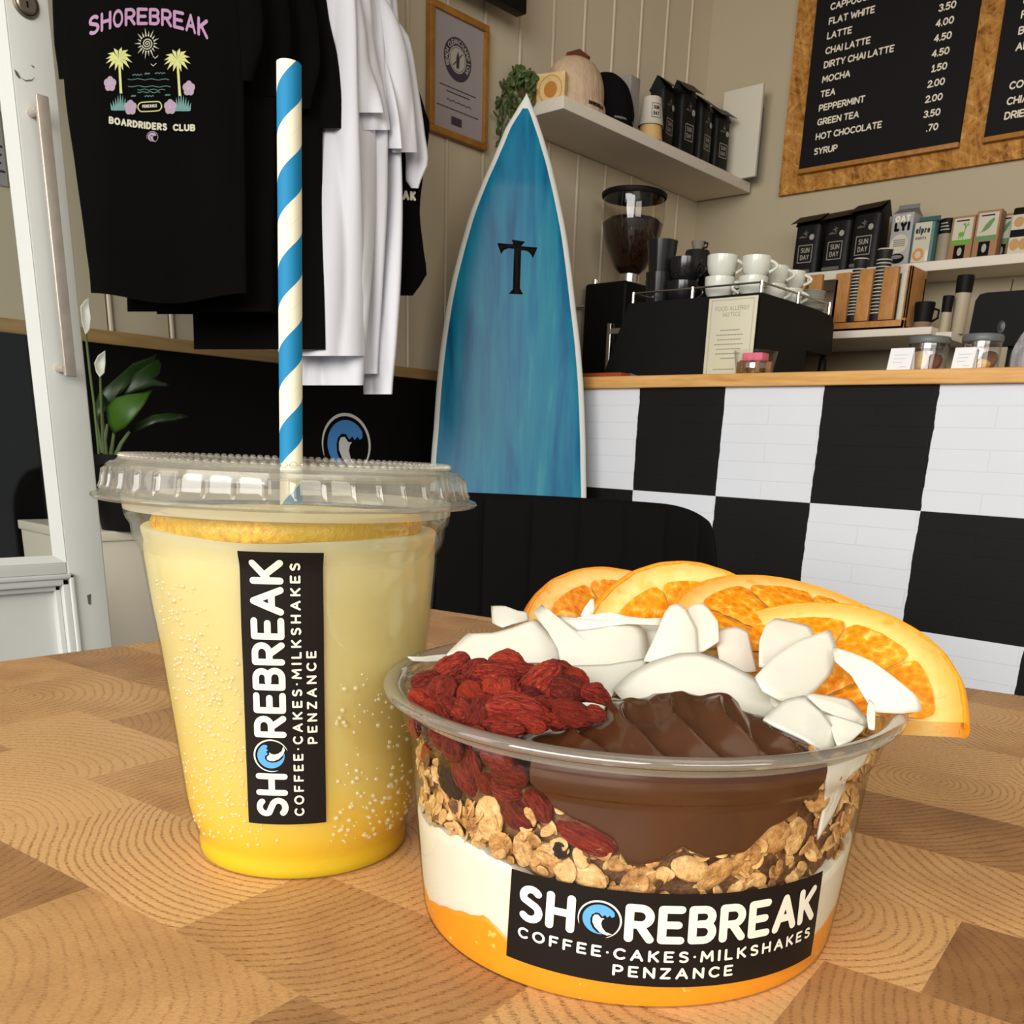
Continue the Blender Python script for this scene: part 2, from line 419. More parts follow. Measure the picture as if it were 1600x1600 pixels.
def tiles():
    k = N('painted brick tiles'); tc = k.n('TexCoord'); sp = k.n('SeparateXYZ'); k.l(tc.outputs['Object'], sp.inputs[0])
    u = k.math('MULTIPLY', k.math('ADD', sp.outputs[0], 1.688), 1 / .2822)
    v = k.math('MULTIPLY', k.math('SUBTRACT', 1.0505, sp.outputs[2]), 1 / .2815)
    # edges wobble slightly where the paint line runs over the bricks
    w1 = k.noise(k.coord(), 30, 2); uu = k.math('ADD', u, k.math('MULTIPLY', k.math('SUBTRACT', w1, .5), .03))
    ch = k.math('MODULO', k.math('ADD', k.math('ADD', k.math('FLOOR', uu), k.math('FLOOR', v)), 20), 2)
    br = k.n('TexBrick', offset=.5, _Scale=1.0, _Mortar_Size=.0016, _Mortar_Smooth=.9, _Brick_Width=.2810, _Row_Height=.0469)
    cb = k.n('CombineXYZ'); k.l(k.math('ADD', sp.outputs[0], 3.377), cb.inputs[0]); k.l(k.math('SUBTRACT', sp.outputs[2], 1.0505), cb.inputs[1]); k.l(cb.outputs[0], br.inputs['Vector'])
    nz = k.noise(k.coord(), 6, 3)
    wcol = k.mix(nz, (.65, .665, .71, 1), (.71, .725, .77, 1)); bcol = k.mix(nz, (.006, .006, .0055, 1), (.010, .009, .008, 1))
    wc = k.mix(br.outputs['Fac'], wcol, (.60, .615, .66, 1))
    k.set(col=k.mix(ch, bcol, wc) if 0 else k.mix(k.math('GREATER_THAN', ch, .5), bcol, wc), rough=.6, spec=.15)
    h = k.math('SUBTRACT', k.math('MULTIPLY', k.noise(k.coord(), 45, 3), .2), br.outputs['Fac'])
    k.bump(h, .22, .002); return k.m
m_tiles = tiles()

# ------------------------------------------------------------------ room
XL, YB = -2.2856, 3.39
mb = MB(); mb.box((-3.2, -2.2, -.08), (2.4, 3.6, 0)); fl = mb.build('floor', simple('grey floor', (.16, .15, .14, 1), .5, var=.1, scale=5), org=(0, 0, 0)); struct(fl)
# tongue and groove boards: groove + bead at every joint
pts = []; y = 2.2225 - .1468 * 22
P = .1468
while y < YB:
    for dy, dx in ((0, 0), (.0012, -.006), (.0035, -.006), (.0045, .0), (.0065, .0035), (.0105, .0042), (.0140, .0030), (.0155, 0)):
        if y + dy < YB: pts.append((XL + dx, y + dy))
    y += P
pts.append((XL, YB))
mb = MB(); n = len(pts)
mb.add([(x, y, 0) for x, y in pts] + [(x, y, 2.75) for x, y in pts], [(i, i + 1, n + i + 1, n + i) for i in range(n - 1)])
mb.box((XL - .12, pts[0][1], 0), (XL - .008, YB + .1, 2.75))
wl = mb.build('wall_left', m_cream, org=(XL, 0, 0), ang=25, fix=False); struct(wl)
mb = MB(); mb.box((XL - .1, YB, 0), (2.4, YB + .12, 2.75)); struct(mb.build('wall_back', m_wallb, org=(0, YB, 0)))
mb = MB(); mb.box((XL - .1, .2, 2.75), (2.4, YB + .1, 2.83)); struct(mb.build('ceiling', simple('ceiling paint', (.5, .46, .38, 1), .8), org=(0, 0, 2.75)))
# black dado below a pine rail
mb = MB(); mb.box((XL, -.9, 0), (XL + .012, 2.285, 1.06), bev=.001); da = mb.build('wall_panel', m_black, org=(XL, 1, 0)); da.name = 'trim_1'; struct(da)
mb = MB(); mb.box((XL, -.9, 1.0575), (XL + .020, 2.285, 1.0865), bev=.003); struct(mb.build('trim_2', m_rail, org=(XL, 1, 1.06)))
# ring and wave emblem painted on the dado
mb = MB(); f_ = flat((XL + .0125, 1.70, .862), (0, 1, 0), (0, 0, 1), (1, 0, 0), 2e-6)
wave(mb, 0, 0, .085, f_, 0, 1)
tag(mb.build('wave_emblem', [simple('pale grey print', (.72, .72, .68, 1), .5), simple('deep blue print', rgb(74, 144, 214), .5)], org=(XL + .0125, 1.70, .862), fix=False, ang=180),
    'round blue and white wave emblem on the black panel under the white shirts', 'emblem')
# white plinth under the plant
mb = MB(); mb.box((XL + .03, .80, 0), (-1.935, 1.30, .665), bev=.004); mb.box((XL + .03, .795, .655), (-1.93, 1.305, .675), bev=.003)
tag(mb.build('plinth', simple('cream plinth paint', (.72, .66, .55, 1), .5), org=(-2.08, 1.05, 0)), 'low cream plinth behind the drink cup, under the potted plant', 'plinth')

# ------------------------------------------------------------------ open shop door on the left
XD = -1.7
dr = thing('door', 'open white glazed shop door with long pull handle on the left', 'door', (XD, .2, 0)); dr.name = 'door_1'; dr['kind'] = 'structure'
ye = (AX(75, 0, XD).y + AX(178, 1013, XD).y) / 2; yg = AX(78, 800, XD).y; yb = AX(95, 800, XD).y
zg = AX(40, 871, XD).z; zm = AX(50, 900, XD).z
y0 = -.35
mb = MB()
mb.box((XD - .044, yb, .01), (XD, ye, 2.12), bev=.003)                        # closing stile
mb.box((XD - .044, y0, zm), (XD, yb, zg - .012), bev=.002)                     # mid rail
mb.box((XD - .044, y0, .01), (XD, yb, .24), bev=.002)                          # bottom rail
mb.box((XD - .044, y0, .01), (XD, y0 + .1, 2.12), bev=.003)                    # hinge stile
mb.box((XD - .044, y0, 2.0), (XD, ye, 2.12), bev=.003)
mb.box((XD - .034, y0 + .08, .22), (XD - .022, yb + .005, zm + .01))            # recessed panel
# glazing bead, sloping towards the pane
mb.add([(XD, yb, zg - .012), (XD, yb, 2.0), (XD - .010, yg, 2.0), (XD - .010, yg, zg), (XD, y0, zg - .012), (XD - .010, y0, zg)], [(0, 1, 2, 3), (0, 3, 5, 4)])
# panel moulding: stepped picture-frame bead
ym = AX(108, 898, XD).y; ym2 = AX(122, 1022, XD).y; ym = (ym + ym2) / 2 + .006
for (i, d0, d1, h) in ((0, 0, .008, .006), (1, .008, .02, .002), (2, .02, .03, -.008)):
    mb.box((XD - .03, y0 + .1, zm - d1), (XD + h, ym - d0, zm - d0), bev=.002); mb.box((XD - .03, ym - d1, .25), (XD + h, ym - d0, zm - d0), bev=.002)
mb.build('leaf', m_doorw, dr)
mb = MB(); mb.box((XD - .016, y0 + .05, zg - .01), (XD - .0115, yg + .004, 2.01)); mb.build('pane', clear('door glass', tint=(.93, .95, .93, 1), base=.05, gain=.5), dr)
mb = MB()
h0 = AX(68, 150, XD + .03); h1 = AX(107, 588, XD + .03); hy = (h0.y + h1.y) / 2
mb.box((XD + .026, hy - .009, h1.z), (XD + .034, hy + .009, h0.z), bev=.0012)
for zz in (h0.z - .02, h1.z + .012): mb.tube([(XD - .002, hy - .006, zz), (XD + .03, hy - .006, zz)], .006)
mb.build('pull_handle', simple('worn steel', (.52, .46, .40, 1), .4, .7, var=.25, scale=40), dr)
lk = AX(40, 6, XD); M_ = Matrix.Translation(lk) @ Matrix.Rotation(pi / 2, 4, 'Y')
mb = MB(); mb.lathe([(.0, .006), (.012, .006), (.0145, .004), (.0155, 0)], 32, M=M_); mb.lathe([(.019, 0), (.019, .002), (.016, .0035), (.0155, 0)], 32, M=M_)
lo = mb.build('lock_cylinder', simple('dull brass lock', (.20, .17, .13, 1), .35, .8), dr)
mb = MB(); mb.box(lk + Vector((.0061, -.0012, -.006)), lk + Vector((.0066, .0012, .002))); mb.build('keyhole', m_black, lo)
# chips and scratches in the paint
mb = MB()
for pts in ([(48, 177), (60, 170), (58, 184)], [(136, 930), (142, 928), (142, 945), (138, 944)], [(22, 108), (27, 112), (32, 121), (30, 123), (25, 117)], [(32, 121), (40, 125), (50, 124), (56, 119), (50, 126), (40, 127)], [(48, 101), (54, 104), (52, 106)]):
    mb.poly([AX(x, y, XD + .0007) for x, y in pts])
mb.build('paint_chips', simple('bare dark wood', (.11, .09, .07, 1), .8), dr, ang=180)
# small notice on the wall seen through the pane
mb = MB(); a = AX(-26, 165, XL + .004); b = AX(13, 292, XL + .004)
mb.box((XL + .001, a.y, b.z), (XL + .004, b.y, a.z)); fz = flat((XL + .004, a.y, b.z), (0, 1, 0), (0, 0, 1), (1, 0, 0), 2e-6)
w_ = b.y - a.y; h_ = a.z - b.z
for i in range(7): stroke(mb, [(w_ * .15, h_ * (.85 - i * .11)), (w_ * (.85 - .1 * (i % 3)), h_ * (.85 - i * .11))], h_ * .03, fz, 1)
tag(mb.build('wall_notice', [simple('pale lilac paper', (.34, .31, .32, 1), .7), m_black], org=(XL, a.y, b.z), fix=False), 'small printed notice on the wall, seen through the door glass', 'notice')

# ------------------------------------------------------------------ peace lily
pc = AD(205, 790, 1.93)
pl = thing('potted_plant', 'peace lily in a black pot between the door and the straw cup', 'plant', (pc.x, pc.y, .675))
mb = MB(); c0 = Vector((pc.x, pc.y, .675)); mb.lathe([(0, .002), (.055, .002), (.06, .0), (.078, .125), (.083, .13), (.083, .15), (.076, .15), (.074, .13), (0, .128)], 40, c0); mb.build('pot', m_blackp, pl)
def kk(name, a, b, rough=.4):
    k = N(name); f = k.noise(k.coord(), 20, 3); k.set(col=k.mix(f, a, b), rough=rough, sss=.0); return k.m
m_leaf = kk('deep green leaf', rgb(20, 42, 10), rgb(32, 60, 14)); m_leaf2 = kk('fresh green leaf', rgb(44, 80, 12), rgb(60, 98, 20))
m_stem = simple('green stem', rgb(88, 104, 60), .5); m_spathe = simple('white spathe', (.62, .62, .55, 1), .5)
def leafpx(poly, dep, curl, tilt, mat, name, parent, ribs=None, thick=.0012):
    "a leaf or petal: outline filled as a fan strip, cupped, with its own thickness"
    P = [(120 + x / 5.335, 440 + y / 5.335) for x, y in poly]
    cx = sum(p[0] for p in P) / len(P); cy = sum(p[1] for p in P) / len(P); R = max(math.hypot(p[0] - cx, p[1] - cy) for p in P)
    mb = MB(); vs = []; n = len(P); rings = 5
    def at(x, y): d = dep + tilt * (x - cx) / R + curl * ((x - cx) ** 2 + (y - cy) ** 2) / R / R; return AD(x, y, d)
    for r in range(1, rings + 1):
        t = r / rings
        for p in P: vs.append(at(cx + (p[0] - cx) * t, cy + (p[1] - cy) * t))
    vs.append(at(cx, cy)); m = len(vs) - 1
    fs = [(m, i, (i + 1) % n) for i in range(n)] + [(r * n + i, (r + 1) * n + i, (r + 1) * n + (i + 1) % n, r * n + (i + 1) % n) for r in range(rings - 1) for i in range(n)]
    mb.add(vs, fs); o = mb.build(name, mat, parent, ang=180)
    sd = o.modifiers.new('thickness', 'SOLIDIFY'); sd.thickness = thick; sd.offset = 0; return o
leafpx([(160, 1170), (165, 1000), (230, 890), (370, 770), (470, 680), (590, 640), (665, 600), (640, 690), (560, 760), (500, 790), (370, 930), (300, 980), (230, 1110)], 1.98, .05, .05, m_leaf, 'leaf', pl)
leafpx([(350, 960), (480, 770), (600, 690), (680, 640), (705, 700), (690, 760), (650, 820), (700, 830), (770, 860), (740, 875), (640, 870), (500, 910)], 2.0, .04, .05, m_leaf, 'leaf', pl)
leafpx([(245, 1050), (320, 970), (430, 940), (540, 930), (635, 900), (560, 1030), (470, 1150), (400, 1220), (310, 1270), (260, 1180)], 1.90, .04, -.02, m_leaf2, 'leaf', pl)
leafpx([(430, 1260), (500, 1180), (640, 1110), (780, 1095), (880, 1105), (930, 1130), (800, 1160), (650, 1180), (520, 1240)], 1.93, .05, .02, m_leaf, 'leaf', pl)
leafpx([(150, 1200), (140, 1060), (180, 940), (215, 900), (230, 1000), (215, 1120), (180, 1230)], 1.95, .03, 0, m_leaf, 'leaf', pl)
for q in ([(160, 1150), (190, 1300), (230, 1480), (250, 1600)], [(255, 1190), (235, 1330), (250, 1480), (265, 1600)], [(310, 1260), (290, 1400), (280, 1500), (280, 1600)], [(440, 1250), (370, 1350), (320, 1460), (300, 1600)], [(210, 1100), (225, 1300), (250, 1500), (262, 1600)]):
    mb = MB(); P = [(120 + x / 5.335, 440 + y / 5.335) for x, y in q]; mb.tube([AD(x, y, 1.94) for x, y in P], [.003, .004, .0048, .005], 8); mb.build('stem', m_stem, pl)
for poly, st, dd in (([(30, 210), (60, 165), (98, 135), (105, 200), (118, 300), (110, 400), (70, 440), (40, 330)], [(75, 435), (110, 760), (145, 1030), (200, 1600)], 1.90), ([(145, 680), (175, 620), (235, 575), (238, 680), (230, 760), (190, 795), (160, 750)], [(195, 790), (200, 960), (215, 1300), (240, 1600)], 1.92)):
    leafpx(poly, dd, -.03, .01, m_spathe, 'flower', pl)
    mb = MB(); mb.tube([AD(120 + x / 5.335, 440 + y / 5.335, dd) for x, y in st], .0025, 8); mb.build('stem', m_stem, pl)

# ------------------------------------------------------------------ counter
co = thing('counter', 'counter front in black and white chequered brick tiles', 'counter', (-.9, 2.5, 0))
mb = MB(); mb.box((XL + .0135, 2.29, 0), (.9, 2.95, 1.05)); mb.build('tiled_front', m_tiles, co, org=(0, 0, 0)).location = Vector((0, 0, 0)) - Vector((-.9, 2.5, 0))
mb = MB(); mb.box((XL + .0005, 2.272, 1.05), (.9, 2.98, 1.082), bev=.003)
tag(mb.build('worktop', m_ctop, org=(-.9, 2.5, 1.05)), 'long light oak worktop on top of the chequered counter', 'worktop')

# ------------------------------------------------------------------ t-shirts on the rail
def fabric(name, a, b):
    k = N(name); v = k.coord(); k.set(col=k.mix(k.noise(v, 4), a, b), rough=.9, spec=.04)
    k.bump(k.noise(v, 900, 2), .15, .0006); return k.m
m_bk = fabric('black jersey', (.0035, .003, .003, 1), (.0055, .005, .0048, 1)); m_wt = fabric('white jersey', (.74, .74, .79, 1), (.80, .80, .84, 1))
def folds(seed, amp):
    rnd = random.Random(seed); ws = [(rnd.uniform(.018, .06), rnd.uniform(0, 6), rnd.uniform(-.012, .012), rnd.uniform(.4, 1)) for _ in range(5)]
    def f(x, y, top=0, grow=500):
        g = .35 + .65 * min(1, max(0, (y - top) / grow))
        return amp * g * sum(a * (abs(sin(.5 * (x * wv * 1.5 + ph + y * sk * .35 + 1.1 * sin(y * .007 + ph)))) ** .8 * 2 - 1.1) for wv, ph, sk, a in ws) / 2.2
    return f
def cloth(mb, rows, dep, fo, thick, mi=0, nx=34, ny=40, hem=None, tilt=0):
    "hanging cloth body: rows of (y, left x, right x) in frame units at a depth; rounded sides, folded front"
    y0, y1 = rows[0][0], rows[-1][0]
    L = [(r[0], r[1]) for r in rows]; R = [(r[0], r[2]) for r in rows]; xm = sum((r[1] + r[2]) for r in rows) / len(rows) / 2
    def fn(u, v):
        y = lerp(y0, y1, v); a = 2 * pi * u; l = smooth(y, L); r = smooth(y, R)
        s = -cos(a) if True else 0
        x = lerp(l, r, .5 + .5 * s * (1 if abs(s) < 1 else 1)); e = sin(a)
        d = dep + tilt * (x - xm) - (thick * (abs(e) ** .6) * (1 if e > 0 else -1)) * .5
        if e > 0: d -= fo(x, y, y0)
        else: d -= fo(x, y, y0) * .6
        yy = y
        if hem: yy = y + hem(x) * v ** 6
        return AD(x, yy, d)
    mb.grid(fn, nx * 2, ny, mi, cu=True)
    for vv in (0, 1):
        ring = [fn(i / (nx * 2), vv) for i in range(nx * 2)]
        b = len(mb.v); mb.v += ring
        for i in range(nx): 
            j = nx * 2 - 1 - i
            if i + 1 < j: mb.f.append((b + i, b + i + 1, b + j - 1, b + j) if i + 1 != j - 1 else (b + i, b + i + 1, b + j)); mb.m.append(mi)
    return fn
shirts = []
def shirt(label, mat, rows, sleeves, dep, seed, amp=.008, thick=.05, group='t-shirts on the clothes rail', hem=None, tilt=0):
    cx = sum(r[1] + r[2] for r in rows) / len(rows) / 2; base = AD(cx, rows[-1][0], dep)
    t = thing('tshirt', label, 't-shirt', base, group=group); fo = folds(seed, amp)
    mb = MB(); cloth(mb, rows, dep, fo, thick, hem=hem, tilt=tilt); mb.build('body', mat, t, ang=80)
    for rw, dd, th in sleeves:
        mb = MB(); cloth(mb, rw, dep + dd, folds(seed + 9, amp * 1.2), th, nx=18, ny=24); mb.build('sleeve', mat, t, ang=80)
    shirts.append((t, dep, fo, rows)); return t
s1 = shirt('black t-shirt with purple surf club print, front of the clothes rail', m_bk, [(-230, 170, 320), (-180, 120, 350), (-60, 95, 372), (60, 98, 378), (140, 101, 382), (250, 116, 383), (400, 135, 385), (466, 142, 386)],
    [([(-200, 112, 170), (-60, 84, 150), (60, 84, 140), (124, 92, 128)], .02, .05), ([(-200, 310, 372), (-60, 330, 400), (60, 345, 412), (126, 356, 396)], .02, .05)], 1.80, 3, .006, hem=lambda x: -8 * cos((x - 142) / 244 * 2 * pi))
shirt('plain black t-shirt directly behind the printed black t-shirt', m_bk, [(-230, 240, 400), (-120, 200, 420), (60, 190, 430), (250, 190, 430), (400, 195, 428), (487, 199, 428)], [([(-150, 380, 430), (0, 390, 450), (90, 398, 455), (150, 405, 440)], .01, .04)], 1.885, 5, .007)
shirt('plain black t-shirt, third on the clothes rail', m_bk, [(-230, 280, 440), (-120, 240, 460), (60, 235, 462), (250, 238, 462), (400, 242, 460), (491, 245, 460)], [([(-150, 420, 470), (0, 430, 490), (100, 436, 500), (170, 440, 486)], .01, .04)], 1.945, 8, .008)
shirt('longer black t-shirt hanging next to the white t-shirts', m_bk, [(-230, 330, 480), (-120, 300, 500), (60, 296, 504), (250, 296, 504), (400, 298, 506), (546, 303, 509)], [([(-150, 430, 500), (0, 440, 510), (37, 445, 516), (84, 452, 527), (150, 460, 536), (200, 480, 535)], .015, .05)], 1.995, 11, .009)
shirt('white t-shirt nearest the black t-shirts', m_wt, [(-200, 430, 540), (0, 440, 556), (150, 450, 560), (300, 460, 566), (450, 462, 570), (556, 462, 570)], [([(-60, 490, 552), (40, 500, 571), (94, 505, 577), (140, 512, 592), (176, 522, 600)], -.005, .05)], 2.045, 14, .040)
shirt('second white t-shirt on the clothes rail', m_wt, [(-200, 440, 560), (0, 450, 580), (150, 460, 585), (300, 466, 588), (450, 468, 580), (602, 470, 568)], [([(-60, 520, 566), (40, 530, 580), (80, 534, 588), (140, 545, 600), (203, 556, 610)], .0, .045)], 2.09, 17, .036)
shirt('third white t-shirt on the clothes rail', m_wt, [(-200, 500, 580), (0, 510, 596), (150, 480, 604), (300, 490, 606), (450, 495, 598), (584, 500, 590)], [([(-40, 545, 580), (40, 556, 592), (100, 565, 606), (170, 580, 622), (232, 592, 629)], .0, .045)], 2.13, 21, .034)
shirt('fourth white t-shirt, with the smooth right sleeve', m_wt, [(-200, 520, 600), (0, 540, 612), (150, 520, 622), (300, 540, 629), (430, 552, 627), (540, 562, 620), (616, 568, 613)], [([(-10, 570, 600), (20, 580, 616), (50, 588, 628), (84, 596, 637), (150, 606, 646), (238, 612, 653)], -.01, .05)], 2.17, 25, .030)
shirt('last white t-shirt, half hidden, sleeve end curling', m_wt, [(-200, 535, 600), (20, 560, 622), (150, 560, 626), (300, 570, 624), (500, 575, 612), (590, 578, 606)], [([(10, 590, 610), (60, 610, 640), (140, 622, 654), (210, 630, 664), (255, 634, 669), (282, 634, 658), (294, 642, 654)], .0, .04)], 2.215, 29, .028)
s9 = shirt('black t-shirt at the far end of the clothes rail, behind the white ones', m_bk, [(-200, 560, 600), (-40, 560, 608), (60, 570, 625), (190, 590, 668), (260, 595, 663), (330, 600, 656), (400, 600, 663), (432, 602, 666), (462, 608, 645)], [([(150, 630, 652), (192, 640, 671), (262, 640, 660)], .0, .03)], 2.26, 33, .006)
# clothes rail and hangers
mb = MB(); r0 = AD(180, -235, 1.75); r1 = AD(610, -235, 2.30); mb.tube([r0, r1], .0125, 14)
for q in (r0 + (r1 - r0) * .02, r0 + (r1 - r0) * .98): mb.tube([q, Vector((XL + .001, q.y, q.z))], .009, 10)
tag(mb.build('clothes_rail', m_metal, org=r0), 'metal clothes rail above the hanging t-shirts', 'rail')
h = thing('hanger', 'wooden hanger tip showing above the white t-shirts', 'hanger', AD(556, -40, 2.19))
mb = MB(); mb.tube([AD(500, -70, 2.19), AD(530, -34, 2.19), AD(566, 6, 2.19)], [.007, .008, .006], 10); mb.build('yoke', simple('warm beech hanger', rgb(178, 120, 84), .5), h)
# print on the first shirt
t, dep, fo, rows = shirts[0]; y0s = rows[0][0]
L_ = [(r[0], r[1]) for r in rows]; R_ = [(r[0], r[2]) for r in rows]
def S1(x, y, k=0):
    l = smooth(y, L_); r = smooth(y, R_); s = max(-1, min(1, ((x - l) / (r - l) - .5) * 2)); e = sqrt(max(0, 1 - s * s))
    return AD(x, y, dep - .05 * (e ** .6) * .5 - fo(x, y, y0s) - .0022 - 2.5e-6 * k)
m_pur = simple('lilac print', rgb(196, 150, 190), .6); m_yel = simple('pale yellow green print', rgb(222, 224, 150), .6); m_teal = simple('teal print', rgb(112, 160, 156), .6); m_cr = simple('cream print', rgb(220, 216, 196), .6)
m_lil = simple('pale pink print', rgb(190, 165, 190), .6)
mb = MB()
def px(ax, ay): return ax / 4, ay / 4                # values read at four times the frame scale
fnp = lambda u, v, k=0: S1(u, v, k)
def fillp(pts, mi):
    mb.k += 1; k = mb.k; t_ = tessellate_polygon([[Vector((a, b, 0)) for a, b in pts]]); mb.add([S1(a, b, k) for a, b in pts], t_, mi)
# arched title
word = 'SHOREBREAK'; n = len(word)
for i, ch in enumerate(word):
    u0 = i / n; gw, st = GL[ch]
    def wp(a, b, k=0, u0=u0, gw=gw):
        u = u0 + .012 + (a / max(gw, .5)) * .068
        x = lerp(138, 327, u); mid = 4 * u * (1 - u); yb_ = lerp(57, 62.5, u) - 21 * mid + (0 if 1 else 0); hh = 26 + 4 * abs(2 * u - 1)
        return S1(x, yb_ - b * hh + 0, k)
    for p in st: stroke(mb, [(q[0], q[1] * .84 + .08) for q in p], .19, wp, 0)
# sun with a spiral
cx, cy = 230, 68
for i in range(18):
    a = 2 * pi * i / 18; l = 16 + (4 if i % 2 else 0)
    fillp([(cx + 10.5 * cos(a - .11), cy + 11.5 * sin(a - .11)), (cx + l * cos(a), cy + l * 1.25 * sin(a)), (cx + 10.5 * cos(a + .11), cy + 11.5 * sin(a + .11))], 1)
stroke(mb, [(cx + (.6 + i * .155) * cos(i * .29), cy + (.6 + i * .165) * sin(i * .29)) for i in range(54)], 1.4, fnp, 1)
# palms
for (bx, by, tx, ty) in ((188, 146, 186, 92), (280, 150, 277, 94)):
    fillp([(bx - 1, by), (tx - 1.5, ty), (tx + 1.8, ty), (bx + 3, by)], 2)
    for a in (-172, -150, -115, -78, -48, -20, 8, 38, 70, 110, 140, 168):
        a = radians(a); l = 21 if abs(sin(a)) < .8 else 19; ex, ey = tx + l * cos(a), ty + l * sin(a) + 3 * cos(a) ** 2; mx, my = tx + l * .55 * cos(a), ty + l * .55 * sin(a) - 2.5
        nx, ny = -sin(a) * 2.7, cos(a) * 2.7
        fillp([(tx, ty), (mx + nx, my + ny), (ex, ey), (mx - nx, my - ny)], 2)
# grass tufts, flowers
for bx, s_ in ((188, 1), (283, -1)):
    for i in range(9):
        x = bx + (i - 4) * 3; fillp([(x - 2.5, 172 + (2 if s_ < 0 else 0)), (x + (i - 4) * .9, 144 + abs(i - 4) * 4), (x + 2.8, 173)], 3)
for fx, fy, r in ((172, 131, 10), (204, 168, 10), (295, 138, 10), (266, 167, 10)):
    for i in range(5):
        a = radians(72 * i - 90); c_ = (fx + r * .5 * cos(a), fy + r * .6 * sin(a)); fillp([(c_[0] + r * .5 * cos(b), c_[1] + r * .62 * sin(b)) for b in [2 * pi * j / 12 for j in range(12)]], 4)
    fillp([(fx + 1.6 * cos(2 * pi * j / 8), fy + 1.8 * sin(2 * pi * j / 8)) for j in range(8)], 1)
# water lines, birds
for (x0_, x1_, y_) in ((207, 222, 117), (226, 234, 115), (242, 258, 114), (200, 264, 124), (200, 266, 135), (215, 258, 140), (215, 250, 144), (226, 240, 150), (205, 212, 150), (258, 266, 148)):
    stroke(mb, [(x0_ + (x1_ - x0_) * i / 12, y_ + 1.1 * sin(i * 1.6) + .01 * (x0_ + (x1_ - x0_) * i / 12 - 230)) for i in range(13)], .8, fnp, 3)
for x_, y_ in ((243, 89), (240, 101)): stroke(mb, [(x_ - 4, y_ - 1), (x_ - .5, y_ + 2), (x_ + 4, y_ - 2)], .9, fnp, 1); 
# badge, club name, ring
bd = [(234 + 18 * cos(radians(a)) * 1 + (12 if cos(radians(a)) > 0 else -12) * 0, 166 + 7.5 * sin(radians(a))) for a in range(0, 361, 15)]
stroke(mb, [(lerp(-11, 11, .5 + .5 * max(-1, min(1, cos(radians(a)) * 4))) + 234 + 7.5 * cos(radians(a)), 166.5 - .06 * (lerp(-11, 11, .5 + .5 * max(-1, min(1, cos(radians(a)) * 4)))) + 7.5 * sin(radians(a))) for a in range(0, 361, 12)], 1.6, fnp, 2)
ft = lambda u, v, k=0: S1(u, 212 + .1 * (u - 170) - v - 18, k)
text(mb, 'PENZANCE', 234, 21.5 + 6.4 - 3, 5, lambda u, v, k=0: S1(u, 193 - .06 * (u - 234) - v, k), 1, wt=.2, width=23, align='c')
fb = lambda u, v, k=0: S1(u, 193 + .09 * (u - 170) + 3.5 * sin(pi * (u - 170) / 135) - v, k)
text(mb, 'BOARDRIDERS', 170, 0, 11.5, fb, 1, wt=.24, width=91); text(mb, 'CLUB', 270, 0, 11, fb, 1, wt=.24, width=35)
wave(mb, 238, -214, 9, lambda a, b, k=0: S1(a, -b + (0), k) if 0 else S1(a, -b, k), 4, 4)
mb.build('surf_print', [m_pur, m_cr, m_yel, m_teal, m_lil], s1, fix=False, ang=180)
# letters on the last black shirt
t, dep, fo, rows = shirts[-1]
mb = MB(); fa = lambda u, v, k=0: AD(u, 312 + .1 * (u - 629) - v, dep - .03 - fo(u, 312 - v, rows[0][0]) - 2.5e-6 * k)
text(mb, 'AK', 629, 0, 15, fa, 0, wt=.26, width=21); mb.build('print', [m_cr], t, fix=False, ang=180)

# ------------------------------------------------------------------ framed certificate, television
def lface(p0, p1, xx=XL): return AX(*p0, xx), AX(*p1, xx)
fr = thing('picture_frame', 'oak framed beach award certificate on the panelled wall', 'picture', (XL, 2.112, 1.713))
ya, yb2, za, zb2 = 2.0, 2.2265, 1.713, 2.026
mb = MB()
for a, b in (((ya, za), (yb2, za + .017)), ((ya, zb2 - .017), (yb2, zb2)), ((ya, za + .0172), (ya + .017, zb2 - .0172)), ((yb2 - .017, za + .0172), (yb2, zb2 - .0172))): mb.box((XL + .0045, a[0], a[1]), (XL + .024, b[0], b[1]), bev=.0015)
mb.build('frame', m_oak, fr)
mb = MB(); mb.box((XL + .0045, ya + .01, za + .01), (XL + .0155, yb2 - .01, zb2 - .01)); W_, H_ = yb2 - ya, zb2 - za
fq = flat((XL + .0157, ya, za), (0, 1, 0), (0, 0, 1), (1, 0, 0), 2e-6)
def disc2(cx, cy, r, mi, n=36): mb.k += 1; k = mb.k; mb.add([fq(cx, cy, k)] + [fq(cx + r * cos(2 * pi * i / n), cy + r * sin(2 * pi * i / n), k) for i in range(n)], [(0, 1 + i, 1 + (i + 1) % n) for i in range(n)], mi)
cx, cy, r = W_ * .48, H_ * .635, .053
disc2(cx, cy, r, 1); disc2(cx, cy, r * .62, 2); disc2(cx, cy, r * .56, 1); disc2(cx, cy, r * .53, 2)
mb.k += 1; mb.add([fq(cx + r * a, cy + r * b, mb.k) for a, b in ((-.1, -.4), (.1, -.4), (.14, .05), (.03, .42), (-.1, .1))], [(0, 1, 2, 3, 4)], 1)
stroke(mb, [(cx - r * .3, cy - r * .3), (cx + r * .3, cy + r * .3)], r * .06, fq, 1)
def ringtext(word, a0, a1, rr, h):
    for i, ch in enumerate(word):
        if ch == ' ': continue
        a = radians(lerp(a0, a1, i / (len(word) - 1))); gw, st = GL[ch]
        fr_ = lambda u, v, k=0, a=a: fq(cx + (rr + v) * cos(a) + u * sin(a), cy + (rr + v) * sin(a) - u * cos(a), k)
        for p in st: stroke(mb, [((q[0] - gw / 2) * h, q[1] * h) for q in p], h * .2, fr_, 2)
ringtext('BEACH CLEAN', 205, 95, r * .7, r * .2); ringtext('CHAMPION', 80, -30, r * .7, r * .2)
